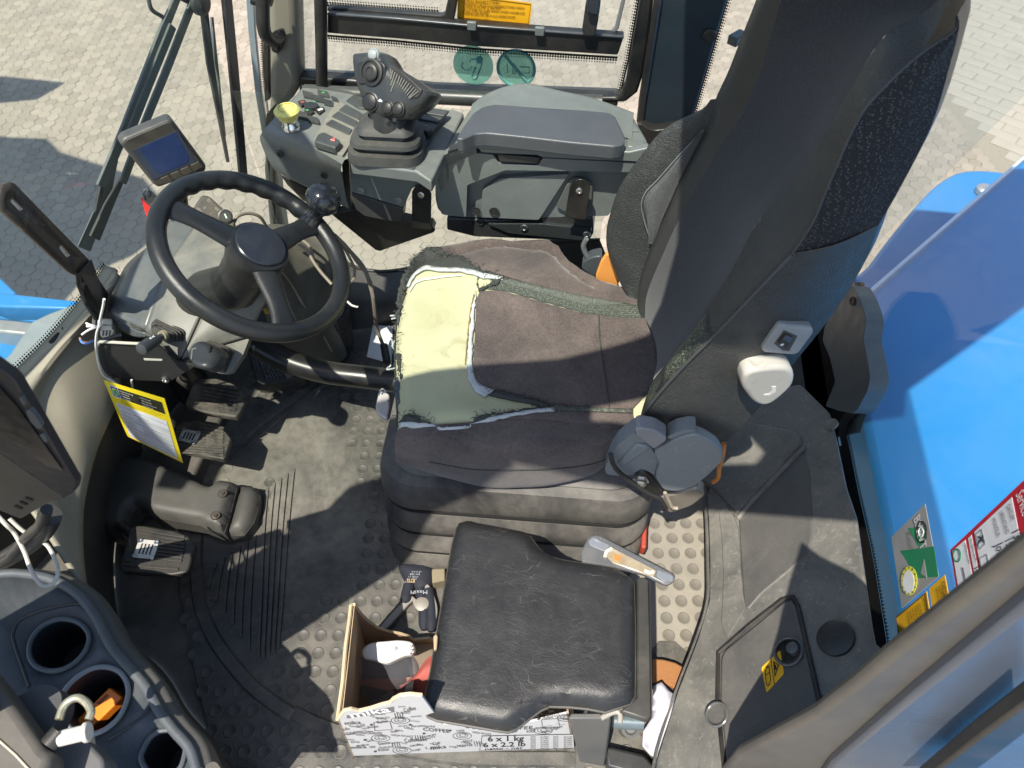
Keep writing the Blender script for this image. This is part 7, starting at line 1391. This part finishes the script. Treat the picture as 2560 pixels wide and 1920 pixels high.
for s, a, b, h in (('DATUM:', (1355, 240), (1400, 375), .012), ('URENSTAND:', (1292, 295), (1345, 505), .011), ('MONTEUR:', (1225, 360), (1270, 525), .011), ('VOLGENDE BEURT:', (1025, 540), (1070, 760), .008), ('OPMERKINGEN', (972, 580), (1010, 765), .008)): gtext(s, a, h, mat('form_ink', (.15, .15, .16), .6), s4, b)
for s, a, b, h in (('13-9-2', (1400, 460), (1450, 690), .022), ('15.763', (1340, 540), (1395, 730), .02), ('Jos/Da', (1255, 590), (1330, 810), .022), ('16.260', (1062, 790), (1110, 940), .02)): gtext(s, a, h, pen, s4, b, shear=.25)
for s_ in ('1135 445 1168 575 1120 625 1085 490', '1185 670 1210 810 1150 860 1122 705'): tube('check_box', [GP(p, .0012) for p in pairs(st, s_)], .0008, mat('box_ink', (.2, .2, .2), .6), s4, closed=True, n=4)
tube('check_mark', [GP(p, .0013) for p in pairs(st, '1105 510 1160 560')], .0014, pen, s4, n=4); tube('check_mark', [GP(p, .0013) for p in pairs(st, '1150 500 1095 590')], .0014, pen, s4, n=4); tube('pen_line', [GP(p, .0013) for p in pairs(st, '962 790 1015 1055')], .0008, pen, s4, n=4)
tube('stamp_ring', [GP(st(912+32*math.cos(t), 680+58*math.sin(t)), .0012) for t in [2*math.pi*i/24 for i in range(24)]], .0012, mat('stamp_green', (.02, .15, .08), .5), s4, closed=True, n=4)
# ---- stickers on the side window
gyy = FY+.016
s5 = thing('safety_sticker', 'yellow safety instruction sticker at the top of the side window', 'sticker', Y(C(600, 80), gyy))
slab('sticker_ground', [Y(p, gyy) for p in pairs(C, '372 -40 850 20 832 162 368 122')], (0, .0008, 0), mat('amber_label', (.72, .36, .01), .45), s5, bev=0)
sx = (Y(C(832, 162), gyy)-Y(C(368, 122), gyy)).normalized(); sz = V((0, -1, 0)).cross(sx)*1.0; sz = sz if sz.z > 0 else -sz
si = mat('sticker_brown', (.2, .09, .005), .6)
for k, (s, p, p2, h) in enumerate((('CONTROLE VEILIGHEIDSSYSTEMEN !', (392, 14), (645, 30), .0085), ('- VERZEKER ER U VAN DAT ALLE VEILIGHEIDSSYSTEMEN WERKEN', (398, 30), (800, 62), .0065), ('ALVORENS DE MACHINE TE GEBRUIKEN', (402, 46), (648, 62), .0065), ('- DE CONTAINER MAG ALLEEN GEHESEN WORDEN WANNEER DEZE', (398, 62), (802, 95), .0065), ('GROENE LICHTEN BRANDEN', (400, 80), (572, 92), .0065), ('- ZIJ MOETEN GEDOOFD ZIJN IN ALLE ANDERE POSITIES', (390, 95), (740, 120), .0065), ('Copyright Antwerpen, Belgium', (392, 116), (580, 128), .004))):
    a, b = Y(C(*p), gyy), Y(C(*p2), gyy); text(s, a+V((0, -.0006, 0)), b-a, sz, h, si, s5, width=(b-a).length)
tube('sticker_border', [Y(p, gyy-.0006) for p in pairs(C, '382 -30 840 28 824 152 376 113')], .0007, si, s5, closed=True, n=4)
teal = bpy.data.materials.new('teal_film'); teal.use_nodes = True; tn = teal.node_tree.nodes; tl_ = teal.node_tree.links; tnb = tn['Principled BSDF']; tnb.inputs['Base Color'].default_value = (.22, .46, .4, 1); tnb.inputs['Roughness'].default_value = .5
ttr = tn.new('ShaderNodeBsdfTransparent'); ttr.inputs[0].default_value = (.62, .86, .79, 1); tmx = tn.new('ShaderNodeMixShader'); tmx.inputs[0].default_value = .4; tl_.new(ttr.outputs[0], tmx.inputs[1]); tl_.new(tnb.outputs[0], tmx.inputs[2]); tl_.new(tmx.outputs[0], tn['Material Output'].inputs[0])
tdk = mat('teal_dark', (.1, .27, .245), .5)
def disc(name, label, c, r):
    t = thing(name, label, 'sticker', Y(B(*c), gyy)); a0 = Y(B(*c), gyy); rr = (Y(B(c[0]+r, c[1]), gyy)-a0).length
    slab('film', [a0+V((rr*math.cos(k), 0, rr*math.sin(k))) for k in [2*math.pi*i/48 for i in range(48)]], (0, .0006, 0), teal, t, bev=0); return t, a0, rr
t1_, o1_, r1_ = disc('round_film_sticker', 'translucent teal round sticker with glove and bottle drawing, left of the pair', (1500, 420), 129)
for s_, w_ in (('1430 400 1425 430 1445 450 1475 450 1490 430', .0015), ('1475 400 1490 378 1505 385 1515 375 1530 380', .0015), ('1520 385 1545 360 1558 375 1550 430 1520 500 1500 505 1490 490 1515 430', .002)): tube('drawing', [Y(p, gyy-.0012) for p in pairs(B, s_)], w_, tdk, t1_, n=4)
slab('drawing', [Y(p, gyy-.001) for p in pairs(B, '1525 365 1550 355 1558 385 1545 410 1520 405')], (0, .0004, 0), tdk, t1_, bev=0)
t2_, o2_, r2_ = disc('round_film_sticker', 'translucent teal round prohibition sticker with diagonal bar, right of the pair', (1776, 440), 127)
tube('ring', [o2_+V((r2_*.93*math.cos(k), -.001, r2_*.93*math.sin(k))) for k in [2*math.pi*i/48 for i in range(48)]], .004, tdk, t2_, closed=True, n=6)
tube('bar', [Y(p, gyy-.0012) for p in pairs(B, '1705 360 1850 530')], .004, tdk, t2_, n=6)
for s_ in ('1720 415 1720 470', '1755 415 1755 475', '1770 415 1770 475', '1800 430 1860 432 1860 470 1800 470'): tube('drawing', [Y(p, gyy-.0012) for p in pairs(B, s_)], .0016, tdk, t2_, n=4)
# ------------------------------------------------------------------ near pillar and roof
np_ = thing('rear_door_pillar', 'blurred taupe door pillar rising at the lower right corner', 'pillar', (.39, .27, 0))
slab('pillar_trim', [Y(px(*p), .27) for p in ((1700, 2060), (1845, 1890), (2038, 1790), (2140, 1712), (2217, 1648), (2560, 1384), (2760, 1230), (2760, 1370), (2560, 1515), (2280, 1738), (2080, 1905), (1960, 2060))], (.0, .02, 0), drm, np_, bev=.012, seg=4)
slab('pillar_seal', [Y(px(*p), .255) for p in ((1960, 2080), (2080, 1912), (2280, 1745), (2560, 1522), (2800, 1330), (2900, 1500), (2700, 2080))], (0, .02, 0), mat('door_blue_grey', (.075, .088, .115), .3, col2=(.1, .115, .145), nscale=4), np_, bev=.006)
slab('outer_seal', [Y(px(*p), .22) for p in ((2300, 1960), (2440, 1850), (2600, 1735), (2600, 1810), (2460, 1915), (2400, 1960))], (0, .02, 0), black, np_, bev=.004)
slab('belt_guide', rp([Y(px(*p), .28) for p in ((1970, 1880), (1985, 1835), (2010, 1832), (2000, 1880), (2005, 1930), (1975, 1925))], .004), (0, .02, 0), mat('guide_grey', (.3, .3, .29), .4), np_, bev=.004)
# ------------------------------------------------------------------ cab roof and near front pillar (unseen, outlines shaped to shade the cab)
rf = thing('cab_roof', 'unseen black cab roof with glass roof window, outline cut to shade the cab', 'roof', (-.3, .85, 1.85))
ro = [(-.75, .095), (-.36, .125), (.42, .10), (.45, .44), (.48, .46), (.64, .51), (.66, .60), (1.12, 1.02), (1.35, 1.22), (1.35, 1.78), (-1.345, 1.78), (-1.345, -.02), (-1.275, -.02), (-1.275, 1.68), (-.06, 1.68), (0, 1.6), (-.01, .9), (-.02, .62), (-.06, .50), (-.1, .465), (-.28, .37), (-.53, .295), (-.80, .17)]  # outline follows the sun and shade edges, extended rearward to shade the hood
slit = [(-.2, .225), (.17, .235), (.2, .28), (.17, .335), (-.05, .33), (-.2, .27)]  # opening added so a sun patch reaches the seat side
v2, f2 = bring([V(p) for p in ro], [[V(p) for p in slit]])
f2 = [f for f in f2 if inside(sum((V(v2[i]) for i in f), V((0, 0)))/3, ro)]
o_ = link('roof_panel', mesh([(p[0], p[1], 1.85) for p in v2], [tuple(f) for f in f2]), wf, rf); md = o_.modifiers.new('solid', 'SOLIDIFY'); md.thickness = .04; md.offset = 1
link('roof_glass', mesh([(-1.28, .0, 1.87), (-.8, .0, 1.87), (0, .5, 1.87), (0, 1.69, 1.87), (-1.28, 1.69, 1.87)], [(0, 1, 2, 3, 4)]), win_front, rf)
slab('roof_shade_bar', [V((x, y, 1.80)) for x, y in ((-.80, .70), (-.80, .83), (-.90, .95), (-1.03, 1.22), (-1.12, 1.2), (-1.02, 1.0), (-.94, .86), (-.93, .70))], (0, 0, .01), wf, rf, bev=0)  # bar added only to shade the left end of the console
npl = thing('near_front_pillar', 'near windscreen pillar just outside the left edge of the picture', 'pillar', (-.9, .13, .66))
slab('pillar_body', [V((x, .12, z)) for x, z in ((-.80, .52), (-.58, 1.31), (-.53, 1.58), (-.34, 1.84), (-.75, 1.84), (-.87, 1.65), (-.88, 1.46), (-.97, 1.12), (-1.12, .52))], (0, .03, 0), drm, npl, bev=.008)  # pillar inferred from its shade, outline cut to fit that shade
# unseen slabs added for the machine's boom, outlined to cast the yard shadow
bm2 = thing('boom_shade_caster', 'unseen blue slabs added for the lifting boom, cut to shade the yard', 'boom', (-7, 3, .5))
def boomp(p, z): q = Z(px(*p), GZ); return q-SUN*((z-GZ)/-SUN.z)
slab('boom_shade_slab', [boomp(p, 1.2) for p in ((-400, 330), (0, 362), (85, 366), (120, 400), (330, 468), (395, 545), (330, 640), (190, 700), (110, 800), (60, 840), (-60, 800), (-400, 800))], (0, 0, .35), blue, bm2, bev=.02)
slab('side_shade_slab', [boomp(p, 1.2) for p in ((-300, 190), (0, 200), (150, 215), (90, 250), (0, 258), (-300, 262))], (0, 0, .2), blue, bm2, bev=.02)
